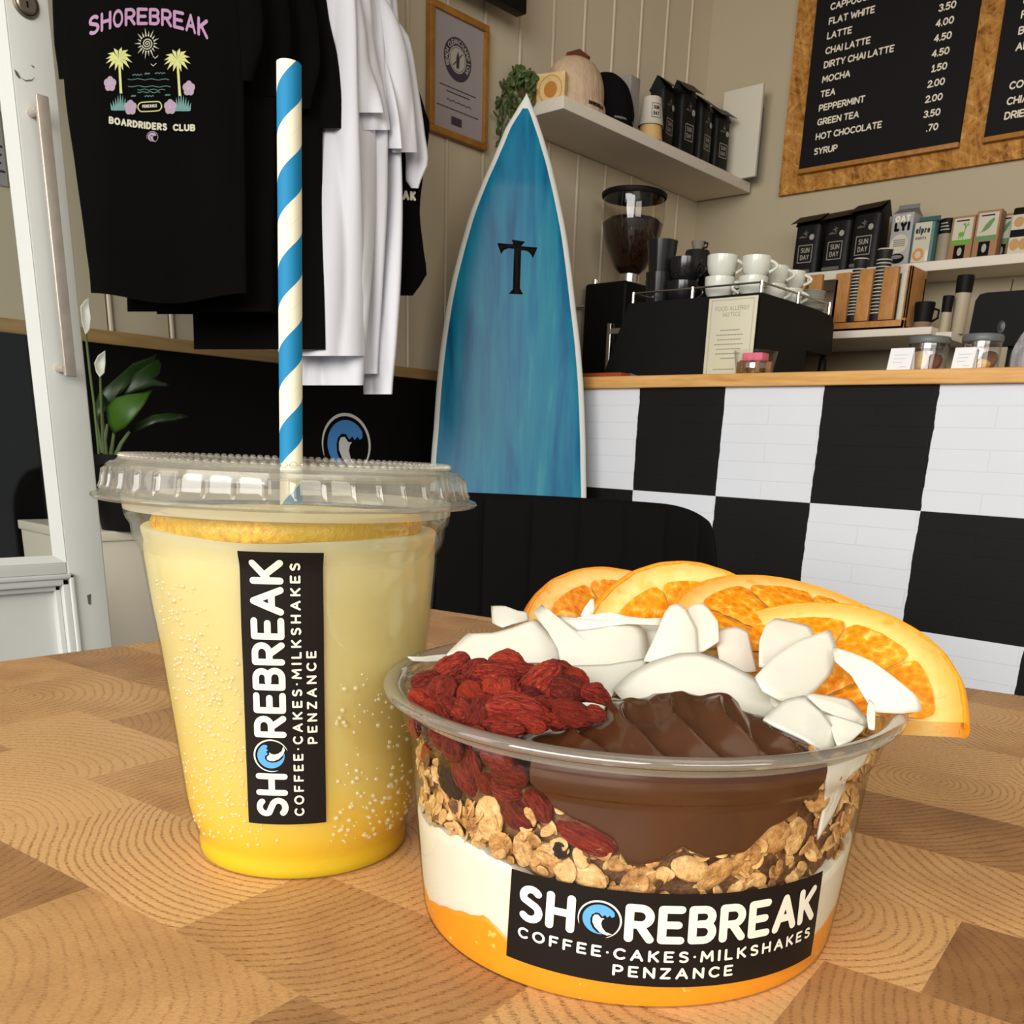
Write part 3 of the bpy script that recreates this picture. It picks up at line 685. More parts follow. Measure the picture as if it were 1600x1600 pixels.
for i, (y_, w1) in enumerate(((.40, .62), (.365, .4), (.235, .72))):
    for j in range(14):
        x0 = W_ * (.5 - w1 / 2) + j * W_ * w1 / 14; stroke(mb, [(x0, H_ * y_), (x0 + W_ * w1 / 14 * .7, H_ * y_)], .0028, fq, 1)
stroke(mb, [(W_ * (.3 + .03 * i), H_ * (.30 + .006 * sin(i * 2.1))) for i in range(15)], .002, fq, 1)
mb.k += 1; mb.add([fq(W_ * a, H_ * b, mb.k) for a, b in ((.38, .115), (.56, .115), (.56, .18), (.38, .18))], [(0, 1, 2, 3)], 1)
mb.build('certificate', [simple('certificate paper', (.33, .29, .29, 1), .6), simple('dark violet ink', (.045, .03, .055, 1), .6), simple('cream ink', (.42, .38, .32, 1), .6)], fr, fix=False)
mb = MB(); a = AX(824, 0, XL + .1); b = AX(824, 24, XL + .1); zb_ = AX(824, 23, XL + .1).z
mb.box((XL + .06, a.y - .36, zb_), (XL + .1, a.y, zb_ + .38), bev=.004)
tv = tag(mb.build('television', m_blackp, org=(XL, a.y - .18, zb_)), 'black wall television, only its lower corner in view above the frame', 'television')
mb = MB(); mb.box((XL + .0045, a.y - .28, zb_ + .1), (XL + .0605, a.y - .1, zb_ + .3)); mb.build('wall_bracket', m_blackp, tv, org=(XL, a.y - .18, zb_))

# ------------------------------------------------------------------ surfboard
Nn = AD(823, 150, 2.52); foot_d = 2.36
uax = Vector((.745, .667, 0)).normalized()
g = AD(800, 1500, foot_d); hor = Vector((-.657, .754, 0)).normalized()
wax = (Vector((0, 0, 1.0)) + hor * .085 + uax * -.0).normalized()
nax = wax.cross(uax).normalized()
if nax.dot(EYE - Nn) < 0: nax = -nax
def onb(x, y): r_ = ray(x, y); t_ = (Nn - EYE).dot(nax) / r_.dot(nax); p = EYE + r_ * t_ - Nn; return p.dot(uax), p.dot(wax)
Lp = [(823, 150), (810, 172), (790, 205), (775, 240), (755, 285), (735, 335), (720, 385), (705, 445), (695, 500), (688, 550), (682, 610), (678, 670), (674, 720), (672, 780)]
Rp = [(823, 150), (829, 163), (839, 188), (850, 220), (862, 260), (874, 310), (885, 365), (893, 420), (900, 480), (907, 540), (912, 600), (915, 680), (916, 730), (917, 780)]
def side(P): return sorted([(-onb(*p)[1], onb(*p)[0]) for p in P])
LT, RT = side(Lp), side(Rp); vend = -((0 - Nn.z) / wax.z) * -1
vend = (Nn.z - .012) / wax.z
lc, rc = LT[-1], RT[-1]
def extend(T, c0, e):
    v1 = T[-1][0]; x1 = T[-1][1]; o_ = []
    for t_, s_ in ((.15, 1.01), (.3, 1.0), (.45, .96), (.6, .88), (.75, .76), (.88, .58), (.96, .36), (1, .05)): o_.append((lerp(v1, vend, t_), c0 + (x1 - c0) * s_))
    return T + o_
mid = (lc[1] + rc[1]) / 2; LT = extend(LT, mid, 0); RT = extend(RT, mid, 0)
RIM, NR, NM = .0165, 5, 40
def bsec(x, l, r_, vv):
    s = max(-1, min(1, ((x - l) / max(1e-6, r_ - l) - .5) * 2)); s = abs(s) ** (1 / .72); e = sqrt(max(0, 1 - s * s))
    return .028 * min(1, (vv / .25) ** .5 + .05) * min(1, (vend - vv) / .1 + .15) * e ** .75
def xcol(i, l, r_):
    "column positions: a rim of even width, then the deck"
    w_ = min(RIM, (r_ - l) * .48); n = 2 * NR + NM
    if i <= NR: return l + w_ * (i / NR) ** 2.0
    if i >= NR + NM: return r_ - w_ * ((n - i) / NR) ** 2.0
    return lerp(l + w_, r_ - w_, (i - NR) / NM)
NCOL = 2 * NR + NM
def board(u, v):
    i = round(u * 2 * NCOL); front = i <= NCOL; i = i if front else 2 * NCOL - i
    vv = vend * (v ** 1.25); l, r_ = smooth(vv, LT), smooth(vv, RT); x = xcol(i, l, r_); h_ = bsec(x, l, r_, vv); roc = .05 * max(0, 1 - vv / .6) ** 2
    return Nn + uax * x - wax * vv + nax * ((h_ if front else -h_) + roc * .4)
k = N('blue resin tint'); kv = k.coord(scale=(7, 7, .55))
f1 = k.noise(kv, 2.6, 4, .55, .5); f2 = k.noise(k.coord(scale=(26, 26, .8)), 1.4, 4, .6, .3)
k.set(col=k.ramp(k.math('MULTIPLY_ADD', f2, .4, k.math('MULTIPLY', f1, .6)), [(.34, rgb(0, 82, 122)), (.47, rgb(2, 108, 146)), (.58, rgb(22, 124, 150)), (.74, rgb(70, 146, 156))]), rough=.32, spec=.22)
m_resin = k.m
m_rim = simple('white gloss rail', (.74, .74, .69, 1), .3)
mb = MB(); NV = 120; mb.grid(board, 2 * NCOL, NV, 0, cu=True)
bd = thing('surfboard', 'blue resin surfboard with black T emblem standing against the counter', 'surfboard', Nn - wax * vend)
o = mb.build('board', [m_resin, m_rim], bd, ang=180)
org = rootloc(bd)
for p in o.data.polygons:
    i = p.index % (2 * NCOL); q = min(i, 2 * NCOL - 1 - i)
    if q < NR or q >= NR + NM or p.index < 2 * NCOL * 6: p.material_index = 1
# emblem
def eb(x, y, k=0):
    u_, w_ = onb(x, y); vv = -w_; l, r_ = smooth(vv, LT), smooth(vv, RT); s = ((u_ - l) / (r_ - l) - .5) * 2; s = math.copysign(abs(s) ** (1 / .72), s); e = sqrt(max(0, 1 - s * s))
    th = .028 * min(1, (vv / .25) ** .5 + .05); roc = .05 * max(0, 1 - vv / .6) ** 2
    return Nn + uax * u_ - wax * vv + nax * (th * e ** .75 + roc * .4 + .0012)
T_ = [(778, 385), (800, 387), (803, 386), (800, 380), (821, 383), (816, 388), (815, 390), (840, 392), (833, 408), (829, 401), (824, 397), (815, 396), (814, 420), (813, 455), (818, 464), (796, 463), (802, 456), (803, 420), (804, 394), (795, 393), (788, 396), (784, 402)]
mb = MB(); q_ = [eb(*p) for p in T_]; mb.plate(q_, nax * -.0008); mb.build('emblem', m_black, bd, ang=180)

# ------------------------------------------------------------------ shelves
ZS = 1.841; XF = -2.046
mb = MB(); mb.box((XL + .0045, 2.315, 1.808), (XF, 3.372, ZS), bev=.0015)
tag(mb.build('wall_shelf', m_shelf, org=(XL, 2.84, 1.808)), 'white floating shelf on the panelled wall holding hats and coffee bags', 'shelf')
ZU = 1.4835
mb = MB(); mb.box((XL + .006, 3.19, 1.456), (-.35, YB - .0005, ZU), bev=.0015)
tag(mb.build('wall_shelf', m_shelf, org=(-1.3, YB, 1.456)), 'long white shelf under the menu board holding cartons and coffee bags', 'shelf')
YLO = 3.03; ZLo = AY(1455, 510, YLO).z; XLO = AY(1455, 516, YLO).x
mb = MB(); mb.box((-2.0, YLO, AY(1455, 522, YLO).z), (XLO, YB - .0005, ZLo), bev=.0015)
tag(mb.build('wall_shelf', m_shelf, org=(-1.6, YB, 1.273)), 'short lower white shelf carrying the wooden cup holder', 'shelf')

# ------------------------------------------------------------------ menu boards on a strand-board panel
mb = MB(); mb.box((-1.926, 3.372, 1.783), (.3, YB - .0005, 2.6)); 
tag(mb.build('backing_board', m_osb, org=(-1.0, YB, 1.783)), 'strand board panel behind the black menus', 'board')
m_slate = simple('menu black', (.008, .007, .007, 1), .6, spec=.12)
m_chalk = simple('menu lettering', (.70, .63, .50, 1), .6)
def menu(label, xa, xb, z0, z1, rows, rh, left, pricex):
    t = thing('menu_board', label, 'menu', ((xa + xb) / 2, 3.36, z0), group='menu boards')
    mb = MB(); mb.box((xa, 3.358, z0), (xb, 3.3718, z1)); pn = mb.build('panel', m_slate, t)
    mb = MB(); mb.box((xa - .002, 3.352, z0 - .014), (xb + .002, 3.3718, z0), bev=.001); mb.build('bottom_ledge', m_oak, t)
    mb = MB(); fn = flat((xa, 3.3578, z0), (1, 0, 0), (0, 0, 1), (0, -1, 0), 8e-7)
    for z_, name, price in rows:
        if name: text(mb, name, left, z_ - z0, rh, fn, 0, wt=.19, track=.06, slant=.0)
        if price[0]: text(mb, price[0], pricex, price[1] - z0, rh, fn, 0, wt=.19, track=.06, align='r')
    mb.build('print', m_chalk, pn, fix=False, ang=180); return t
def zrow(x, y): return AY(x, y, 3.358).z
names = [('CAPPUCCINO', 1314, 12), ('FLAT WHITE', 1311, 35), ('LATTE', 1308, 58), ('CHAI LATTE', 1304, 82), ('DIRTY CHAI LATTE', 1301, 104), ('MOCHA', 1298, 127), ('TEA', 1296, 150), ('PEPPERMINT', 1293, 172), ('GREEN TEA', 1291, 194), ('HOT CHOCOLATE', 1287, 217), ('SYRUP', 1286, 240)]
prices = ['3.50', '4.00', '4.50', '4.50', '1.50', '2.00', '2.00', '3.50', '.70']
rows = [(zrow(x, y), n_, ('', 0)) for n_, x, y in names]
for p_, (x, y) in zip(prices, ((1494, 12), (1491, 36), (1487, 60), (1484, 84), (1480, 108), (1477, 132), (1473, 156), (1469, 180), (1465, 203))): rows.append((0, '', (p_, zrow(x, y))))
xa = -1.8475; z0 = 1.852
menu('black drinks menu with prices, from CAPPUCCINO down to SYRUP', xa, -1.298, z0, 2.56, rows, .0205, .052, .478)
rows = [(zrow(1585, 32), 'FRUIT', ('', 0)), (zrow(1582, 57), 'BERRIES', ('', 0)), (zrow(1579, 82), 'ALMONDS', ('', 0)), (zrow(1570, 142), 'COCONUT', ('', 0)), (zrow(1568, 166), 'CHIA SEEDS', ('', 0)), (zrow(1562, 189), 'DRIED FRUIT', ('', 0)), (zrow(1589, 8), 'BANANA', ('', 0))]
rows = [(z_ , n_, q) for z_, n_, q in rows]
menu('black menu at the right edge, only the ends of its words in view', -1.221, -.67, z0, 2.56, rows, .021, .052, .4)

# ------------------------------------------------------------------ coffee bags
m_foil = simple('matt black foil', (.009, .008, .0075, 1), .45, spec=.15, bump=.35, bscale=38, bdist=.004)
m_ink = simple('pale grey ink', (.30, .28, .24, 1), .5)
def bag(label, loc, rz, wd, dp, ht, group):
    t = thing('coffee_bag', label, 'coffee bag', loc, rz, group, local=True)
    mb = MB(); w2, d2 = wd / 2, dp / 2; zt = ht * .84
    def fn(u, v):
        a = 2 * pi * u; c, s = cos(a), sin(a); q = 5; x = math.copysign(abs(c) ** (2 / q), c) * w2; y = math.copysign(abs(s) ** (2 / q), s) * d2
        z = v * zt; sq = 1 - .04 * v + .02 * sin(v * 5); y *= sq * (1 + .05 * sin(pi * v)); x *= 1 - .02 * v
        g = 1 - .25 * abs(c) ** 8 * v ** 2; return (x, y, z + (.0 if v < 1 else 0))
    mb.grid(fn, 48, 14, cu=True)
    b = len(mb.v); mb.v += [Vector((*fn(i / 48, 1)[:2], zt)) for i in range(48)]; mb.f.append(tuple(b + i for i in range(48))); mb.m.append(0)
    b = len(mb.v); mb.v += [Vector((*fn(i / 48, 0)[:2], 0)) for i in range(48)]; mb.f.append(tuple(b + i for i in reversed(range(48)))); mb.m.append(0)
    pouch = mb.build('pouch', m_foil, t, ang=60)
    mb = MB()                                                # gathered top folding over to the front
    mb.add([(-w2 * .98, -d2 * .96, zt - .001), (w2 * .98, -d2 * .96, zt - .001), (w2 * .98, d2 * .96, zt - .001), (-w2 * .98, d2 * .96, zt - .001), (-w2 * 1.08, -d2 * .05, ht * 1.02), (w2 * 1.08, -d2 * .05, ht * 1.04), (w2 * 1.08, d2 * .05, ht * 1.04), (-w2 * 1.08, d2 * .05, ht * 1.02)], [(0, 1, 5, 4), (3, 7, 6, 2), (0, 4, 7, 3), (1, 2, 6, 5), (4, 5, 6, 7)])
    mb.add([(-w2 * 1.1, -d2 * .02, ht * 1.02), (w2 * 1.1, -d2 * .02, ht * 1.04), (w2 * 1.12, -d2 * 1.6, ht * .88), (-w2 * 1.12, -d2 * 1.6, ht * .85)], [(0, 1, 2, 3)]); mb.add([(-w2 * 1.1, -d2 * .02, ht * 1.024), (w2 * 1.1, -d2 * .02, ht * 1.044), (w2 * 1.12, -d2 * 1.6, ht * .884), (-w2 * 1.12, -d2 * 1.6, ht * .854)], [(0, 1, 2, 3)])
    mb.build('folded_top', m_foil, t)
    mb = MB(); fn = flat((0, -d2 * 1.055, 0), (1, 0, 0), (0, 0, 1), (0, -1, 0), 3e-6)
    s = wd * .26; cz = ht * .36
    for q in ([(-s, cz - s * 1.05), (s, cz - s * 1.05)], [(-s, cz + s * 1.05), (s, cz + s * 1.05)], [(-s, cz - s * 1.05), (-s, cz + s * 1.05)], [(s, cz - s * 1.05), (s, cz + s * 1.05)]): stroke(mb, q, .0022, fn, 0)
    text(mb, 'SUN', 0, cz + s * .12, s * .62, fn, 0, wt=.16, width=s * 1.3, align='c'); text(mb, 'DAY', 0, cz - s * .74, s * .62, fn, 0, wt=.16, width=s * 1.3, align='c')
    mb.k += 1; mb.add([fn(wd * .2, ht * .63, mb.k)] + [fn(wd * .2 + .009 * cos(2 * pi * i / 20), ht * .63 + .009 * sin(2 * pi * i / 20), mb.k) for i in range(20)], [(0, 1 + i, 1 + (i + 1) % 20) for i in range(20)], 0)
    for i in range(5): stroke(mb, [(-wd * .16 + .012 * cos(i * 1.3), ht * .66 + .008 * sin(i * 1.9)), (-wd * .04 + .01 * sin(i * 2.2), ht * .69 + .010 * cos(i * 1.1))], .003, fn, 1)
    stroke(mb, [(-wd * .36, ht * .07), (wd * .2, ht * .07)], .010, fn, 1)
    mb.build('printed_label', [m_ink, simple('dark grey ink', (.10, .095, .085, 1), .5)], pouch, fix=False, ang=180)
    return t
b0 = bag('black coffee bag, leftmost on the shelf under the menu board', (-1.715, 3.262, ZU), 0, .097, .075, .186, 'black coffee bags under the menu')
dup(b0, (-1.604, 3.258, ZU), radians(-2), 'black coffee bag, middle of three under the menu board')
b1 = bag('black coffee bag, tallest, beside the oat drink cartons', (-1.500, 3.250, ZU), radians(-3), .100, .078, .196, 'black coffee bags under the menu')
b2 = bag('black coffee bag standing right behind the stacked paper cups', (-2.135, 2.912, ZS), radians(97), .080, .064, .212, 'black coffee bags on the hat shelf')
dup(b2, (-2.125, 3.020, ZS), radians(86), 'black coffee bag, second along from the paper cups', scale=(1, 1, 1.07))
dup(b2, (-2.120, 3.122, ZS), radians(95), 'black coffee bag, third along from the paper cups', scale=(1, 1, .99))
dup(b2, (-2.116, 3.228, ZS), radians(84), 'black coffee bag next to the white board at the shelf end', scale=(1, 1, .96))

# ------------------------------------------------------------------ the rest of the hat shelf
bx = thing('plaque', 'small square wooden plaque with round stamp at the shelf end', 'plaque', (-2.10, 2.34, ZS))
uu = Vector((.95, .31, 0)).normalized(); nn = Vector((uu.y, -uu.x, 0)); o_ = AY(838, 150, 2.335); o_.z = ZS
uw = (AY(880, 140, o_.y + .02).x - AY(838, 140, o_.y).x) * 1.02
m_box = wood('pale pine plaque', rgb(196, 160, 100), rgb(222, 190, 132), (6, 6, 14))
mb = MB(); hh = .080
mb.plate([o_, o_ + uu * uw, o_ + uu * uw + Vector((0, 0, hh)), o_ + Vector((0, 0, hh))], -nn * .018); mb.build('block', m_box, bx)
mb = MB(); fn = flat(o_, uu, (0, 0, 1), nn, 2e-6); cx, cy = uw * .5, hh * .47
for rr, wdt in ((.036, .003), (.020, .002)): stroke(mb, [(cx + rr * uw / .09 * cos(2 * pi * i / 36), cy + rr * cos(0) * sin(2 * pi * i / 36)) for i in range(37)], wdt, fn, 1 if rr > .03 else 0)
mb.k += 1; mb.add([fn(cx, cy, mb.k)] + [fn(cx + .019 * uw / .09 * cos(2 * pi * i / 24), cy + .019 * sin(2 * pi * i / 24), mb.k) for i in range(24)], [(0, 1 + i, 1 + (i + 1) % 24) for i in range(24)], 0)
mb.build('stamp', [simple('burnt orange stamp', rgb(176, 112, 40), .6), simple('tan stamp', rgb(170, 138, 80), .6)], bx, fix=False, ang=180)
def hat(name, label, cy, x, wd, ht, mats, cat, lean=0):
    t = thing(name, label, cat, (x, cy, ZS)); c = Vector((x, cy, ZS)); return t, c
k = N('oatmeal wool'); kv = k.coord(); k.set(col=k.mix(k.noise(kv, 30, 3), rgb(176, 148, 122), rgb(205, 180, 152)), rough=.95, spec=.1); k.bump(k.noise(k.coord(scale=(1, 1, .4)), 160, 3), .7, .004); m_wool = k.m
t, c = hat('woolly_hat', 'beige woolly hat with brown leather patch on the white shelf', 2.472, -2.135, 0, 0, None, 'hat')
mb = MB()
def hb(u, v):
    a = 2 * pi * u; z = v * .158; r = [(0, .094), (.10, .096), (.2, .093), (.22, .090), (.5, .090), (.75, .078), (.9, .056), (1, .004)]
    q = smooth(v, r); zz = z if v < .9 else .158 * .9 + .0158 * sin((v - .9) / .1 * pi / 2)
    q *= 1 + .015 * sin(a * 22) * (1 if v < .2 else .5); return c + Vector((q * .86 * cos(a) - .012 * v, q * 1.08 * sin(a) + .006 * v, zz))
mb.grid(hb, 88, 26, cu=True); mb.lathe([(0, .001), (.09, .001)], 40, c, sx=.86, sy=1.08); kb_ = mb.build('knitted_body', m_wool, t, ang=180)
mb = MB(); M_ = Matrix.Translation(c + Vector((.01, -.012, .148))) @ Matrix.Rotation(radians(24), 4, 'X') @ Matrix.Rotation(radians(38), 4, 'Y'); mb.box((-.022, -.032, -.001), (.022, .032, .008), M=M_, bev=.001); mb.build('leather_patch', simple('brown leather', rgb(104, 48, 22), .5), t)
mb = MB(); fn = lambda u, v, k=0: c + Vector(((.0975) * .86 * cos(u / .092) , .0975 * 1.08 * sin(u / .092), v)) + Vector((1, 0, 0)) * (2e-6 * k)
text(mb, 'SHOREBREAK', 0, .012, .010, fn, 0, wt=.26, width=.062, align='c'); mb.build('lettering', m_black, kb_, fix=False, ang=180)
t, c = hat('cap', 'black cap lying on its side next to the beige woolly hat', 2.636, -2.13, 0, 0, None, 'hat')
mb = MB()
def hc(u, v):
    a = 2 * pi * u; q = smooth(v, [(0, .052), (.1, .068), (.4, .074), (.7, .060), (.9, .032), (1, .002)]); z = smooth(v, [(0, .0), (.1, .002), (.4, .055), (.7, .115), (.9, .142), (1, .148)])
    q *= 1 + .03 * sin(a * 6 + v * 4); return c + Vector((q * cos(a), q * 1.06 * sin(a) - .035 * max(0, v - .35) * 1.4, z))
mb.grid(hc, 48, 22, cu=True); mb.lathe([(0, .0005), (.052, .0005)], 40, c, sy=1.06); mb.build('crown', simple('black felt', (.005, .0045, .005, 1), .9, spec=.05), t, ang=180)
mb = MB(); mb.tube([c + Vector((.069 * cos(a), .073 * sin(a), .020)) for a in [radians(q) for q in range(-52, 35, 6)]], .004, 6); mb.build('grey_trim', simple('grey trim', (.16, .15, .14, 1), .7), t)
mb = MB(); mb.box((-2.22, 2.69, ZS), (-2.10, 2.742, ZS + .165), bev=.004)
tag(mb.build('storage_box', simple('grey card box', (.25, .225, .215, 1), .6), org=(-2.22, 2.73, ZS)), 'plain grey box behind the hats on the white shelf', 'box')
def papercup(name, label, loc, h, r0, r1, mat, rim, group=None, lip=True):
    t = thing(name, label, 'cup', loc, 0, group, local=True)
    mb = MB(); mb.lathe([(0, .004), (r0 - .002, .004), (r0, 0), (r0, .001), (r1, h - .003), (r1 - .001, h - .001), (r1 - .002, h - .003), (r0 - .001, .006), (0, .006)], 36); mb.build('wall', mat, t)
    if lip: mb = MB(); mb.tube([(r1 * cos(2 * pi * i / 36), r1 * sin(2 * pi * i / 36), h - .002) for i in range(37)], .0018, 6); mb.build('rim', rim, t)
    return t
m_cupw = simple('white paper cup', (.50, .46, .38, 1), .6)
cpt = thing('paper_cup', 'upside-down white paper cup with square logo, top of the stack of two', 'cup', (-2.085, 2.79, ZS + .042), group='stacked paper cups')
c = Vector((-2.085, 2.79, ZS + .042))
mb = MB(); mb.lathe([(.0, .078), (.026, .078), (.028, .080), (.029, .079), (.040, .002), (.0415, 0), (.0395, 0), (.027, .076), (0, .076)], 40, c); mb.build('wall', m_cupw, cpt)
mb = MB()
def cupf(u, v, k=0): r = .0406 - (v) * .011 / .08; a = radians(-28) + u / .036; return c + Vector(((r + .0003 + 2e-6 * k) * cos(a), (r + .0003 + 2e-6 * k) * sin(a), v))
for q in ([(-.015, .018), (.015, .018)], [(-.015, .058), (.015, .058)], [(-.015, .018), (-.015, .058)], [(.015, .018), (.015, .058)]): stroke(mb, q, .0014, cupf, 0)
text(mb, 'SUN', 0, .041, .011, cupf, 0, width=.02, align='c'); text(mb, 'DAY', 0, .024, .011, cupf, 0, width=.02, align='c'); mb.build('square_logo', m_black, cpt, fix=False, ang=180)
cp2 = thing('paper_cup', 'tan paper cup at the bottom of the stack on the white shelf', 'cup', (-2.085, 2.79, ZS), group='stacked paper cups')
c = Vector((-2.085, 2.79, ZS)); mb = MB(); mb.lathe([(0, .078), (.026, .078), (.028, .080), (.029, .079), (.0376, .020), (.0405, .002), (.0415, 0), (.0395, 0), (.027, .076), (0, .076)], 40, c); mb.build('wall', simple('tan paper cup', rgb(196, 160, 104), .6), cp2)
wb = thing('display_board', 'white board leaning at the end of the shelf by the corner', 'board', (-2.06, 3.335, ZS))
mb = MB(); a = AY(1141, 150, 3.31); b = AY(1190, 137, 3.30); d_ = AY(1178, 285, 3.30)
xl_, xr_ = -2.15, (b.x + d_.x) / 2; mb.box((xl_, 3.305, ZS), (xr_, 3.318, 2.128), bev=.001); mb.build('panel', simple('off white card', (.56, .52, .42, 1), .6), wb)
mb = MB(); mb.box((xl_ + .01, 3.3181, ZS), (xr_ - .003, 3.332, 2.06)); mb.build('backing', simple('slate blue card', (.10, .11, .15, 1), .6), wb)
# trailing plant
tp = thing('trailing_plant', 'trailing green plant hanging off the shelf end behind the surfboard nose', 'plant', (-2.15, 2.30, 1.60))
m_tl = kk('succulent green', rgb(44, 62, 26), rgb(86, 104, 52)); rnd = random.Random(4)
vines = [[(806, 112), (796, 140), (790, 170), (783, 205), (778, 236)], [(812, 110), (804, 130), (800, 150), (796, 180), (786, 215)], [(818, 118), (826, 135), (831, 150), (832, 170)], [(808, 108), (800, 118), (786, 132), (784, 160), (778, 190)], [(812, 104), (814, 114), (812, 130), (806, 160), (800, 190)], [(826, 114), (836, 122), (836, 140), (830, 160)]]
for vi, vpx in enumerate(vines):
    dd = 2.78 - .02 * (vi % 3); P3 = [AD(x, y, dd) for x, y in vpx]
    mb = MB(); mb.tube(P3, .0025, 6); st_ = mb.build('vine', m_stem, tp)
    mb = MB()
    for a_, b_ in zip(vpx, vpx[1:]):
        for t_ in (0, .25, .5, .75):
            x, y = lerp(a_[0], b_[0], t_) + rnd.uniform(-6, 6), lerp(a_[1], b_[1], t_) + rnd.uniform(-4, 4)
            M_ = Matrix.Rotation(rnd.uniform(0, 6.3), 4, 'Z') @ Matrix.Rotation(rnd.uniform(-.9, .9), 4, 'X') @ Matrix.Rotation(rnd.uniform(-.9, .9), 4, 'Y')
            mb.ell(AD(x, y, dd - rnd.uniform(0, .025)), .0095, .0035, .0125, 10, 6, M=M_)
    lo = mb.build('leaves', m_tl, tp, ang=180); lo['kind'] = 'stuff'
# the plant's pot stands on the shelf behind the plaque
c = Vector((-2.2, 2.365, ZS)); mb = MB(); mb.lathe([(0, .001), (.03, .001), (.032, 0), (.040, .06), (.042, .062), (.040, .064), (.036, .058), (0, .056)], 32, c); mb.build('pot', simple('clay pot', rgb(120, 90, 66), .8), tp)
mb = MB(); mb.tube([c + Vector((0, 0, .056)), c + Vector((.01, -.03, .075)), AD(812, 108, 2.77)], .003, 6); mb.build('stem', m_stem, tp)

# ------------------------------------------------------------------ shelf under the menu: cartons, bags, boxes
def carton(name, label, xa, xb, y, h, dp, body, top, gable=True, group=None):
    t = thing(name, label, 'carton', ((xa + xb) / 2, y + dp / 2, ZU), group=group); x0, x1 = xa, xb; w_ = x1 - x0
    mb = MB(); hb_ = h * (.84 if gable else 1); mb.box((x0, y, ZU), (x1, y + dp, ZU + hb_), bev=.0015); mb.build('box', body, t)
    if gable:
        mb = MB(); z0_, z1_ = ZU + hb_ - .0005, ZU + h; ym_ = y + dp / 2
        mb.add([(x0, y, z0_), (x1, y, z0_), (x1, y + dp, z0_), (x0, y + dp, z0_), (x0 + w_ * .02, ym_ - .002, z1_ - .012), (x1 - w_ * .02, ym_ - .002, z1_ - .012), (x1 - w_ * .02, ym_ + .002, z1_ - .012), (x0 + w_ * .02, ym_ + .002, z1_ - .012)], [(0, 1, 5, 4), (2, 3, 7, 6), (1, 2, 6, 5), (3, 0, 4, 7), (4, 5, 6, 7)])
        mb.box((x0 + .001, ym_ - .002, z1_ - .0125), (x1 - .001, ym_ + .002, z1_)); mb.build('gable_top', top, t)
    return t, flat((x0, y - .0002, ZU), (1, 0, 0), (0, 0, 1), (0, -1, 0), 1.2e-6), w_, h
def blob(mb, fn, cx, cy, rx, ry, mi, n=24): mb.k += 1; k = mb.k; mb.add([fn(cx, cy, k)] + [fn(cx + rx * cos(2 * pi * i / n), cy + ry * sin(2 * pi * i / n), k) for i in range(n)], [(0, 1 + i, 1 + (i + 1) % n) for i in range(n)], mi)
def rectp(mb, fn, x0, y0, x1, y1, mi): mb.k += 1; mb.add([fn(x0, y0, mb.k), fn(x1, y0, mb.k), fn(x1, y1, mb.k), fn(x0, y1, mb.k)], [(0, 1, 2, 3)], mi)
m_lg = simple('light grey card', (.32, .31, .31, 1), .5); m_dg = simple('grey gable', (.16, .15, .15, 1), .5); m_crm = simple('cream card', (.50, .46, .36, 1), .6)
t, fn, W_, H_ = carton('drink_carton', 'pale grey oat drink carton with bold black letters and cup picture', -1.420, -1.351, 3.225, .185, .07, m_lg, m_dg)
mb = MB(); text(mb, 'OAT', W_ * .14, H_ * .70, .019, fn, 1, wt=.3, width=W_ * .72); text(mb, 'LY!', W_ * .14, H_ * .555, .026, fn, 0, wt=.34, width=W_ * .74); blob(mb, fn, W_ * .47, H_ * .36, W_ * .42, H_ * .15, 2)
for i in range(4): stroke(mb, [(W_ * .2, H_ * (.42 - i * .03)), (W_ * .74, H_ * (.42 - i * .03))], .003, fn, 3)
blob(mb, fn, W_ * .44, H_ * .13, W_ * .36, H_ * .08, 0); blob(mb, fn, W_ * .42, H_ * .155, W_ * .28, H_ * .03, 3); mb.build('print', [m_black, m_chalk, m_crm, m_dg], t, fix=False, ang=180)
t, fn, W_, H_ = carton('drink_carton', 'teal and cream plant drink carton with orange flower picture', -1.345, -1.278, 3.222, .143, .075, simple('teal card', rgb(74, 112, 108), .5), simple('dark teal gable', rgb(44, 78, 76), .5))
mb = MB(); rectp(mb, fn, W_ * .07, H_ * .05, W_ * .86, H_ * .84, 2); text(mb, 'alpro', W_ * .12, H_ * .62, .021, fn, 0, wt=.24, width=W_ * .68); text(mb, 'BARISTA', W_ * .16, H_ * .5, .008, fn, 1, wt=.22, width=W_ * .5); blob(mb, fn, W_ * .38, H_ * .2, W_ * .27, H_ * .13, 3); blob(mb, fn, W_ * .38, H_ * .2, W_ * .14, H_ * .07, 2); blob(mb, fn, W_ * .78, H_ * .16, W_ * .07, H_ * .12, 4)
mb.build('print', [simple('navy ink', rgb(30, 34, 60), .5), simple('brown ink', rgb(90, 66, 50), .5), m_crm, simple('orange print', rgb(196, 128, 62), .5), m_shelf], t, fix=False, ang=180)
cn = thing('snack_can', 'tall cardboard can with black printed lid band', 'can', (-1.252, 3.262, ZU)); c = Vector((-1.252, 3.262, ZU))
mb = MB(); mb.lathe([(0, 0), (.026, 0), (.026, .086)], 36, c); mb.build('tube', simple('taupe card', rgb(140, 128, 106), .6), cn)
mb = MB(); mb.lathe([(.0262, .085), (.0268, .087), (.0268, .126), (.025, .128), (0, .128)], 36, c); mb.build('lid', m_blackp, cn)
mb = MB(); fl_ = lambda u, v, k=0: c + Vector(((.0271 + 2e-6 * k) * sin(u / .027), -(.0271 + 2e-6 * k) * cos(u / .027), v))
for i in range(3): stroke(mb, [(-.014, .096 + .009 * i), (.014 - .004 * i, .096 + .009 * i)], .0035, fl_, 0)
mb.build('print', m_ink, cn, fix=False, ang=180)
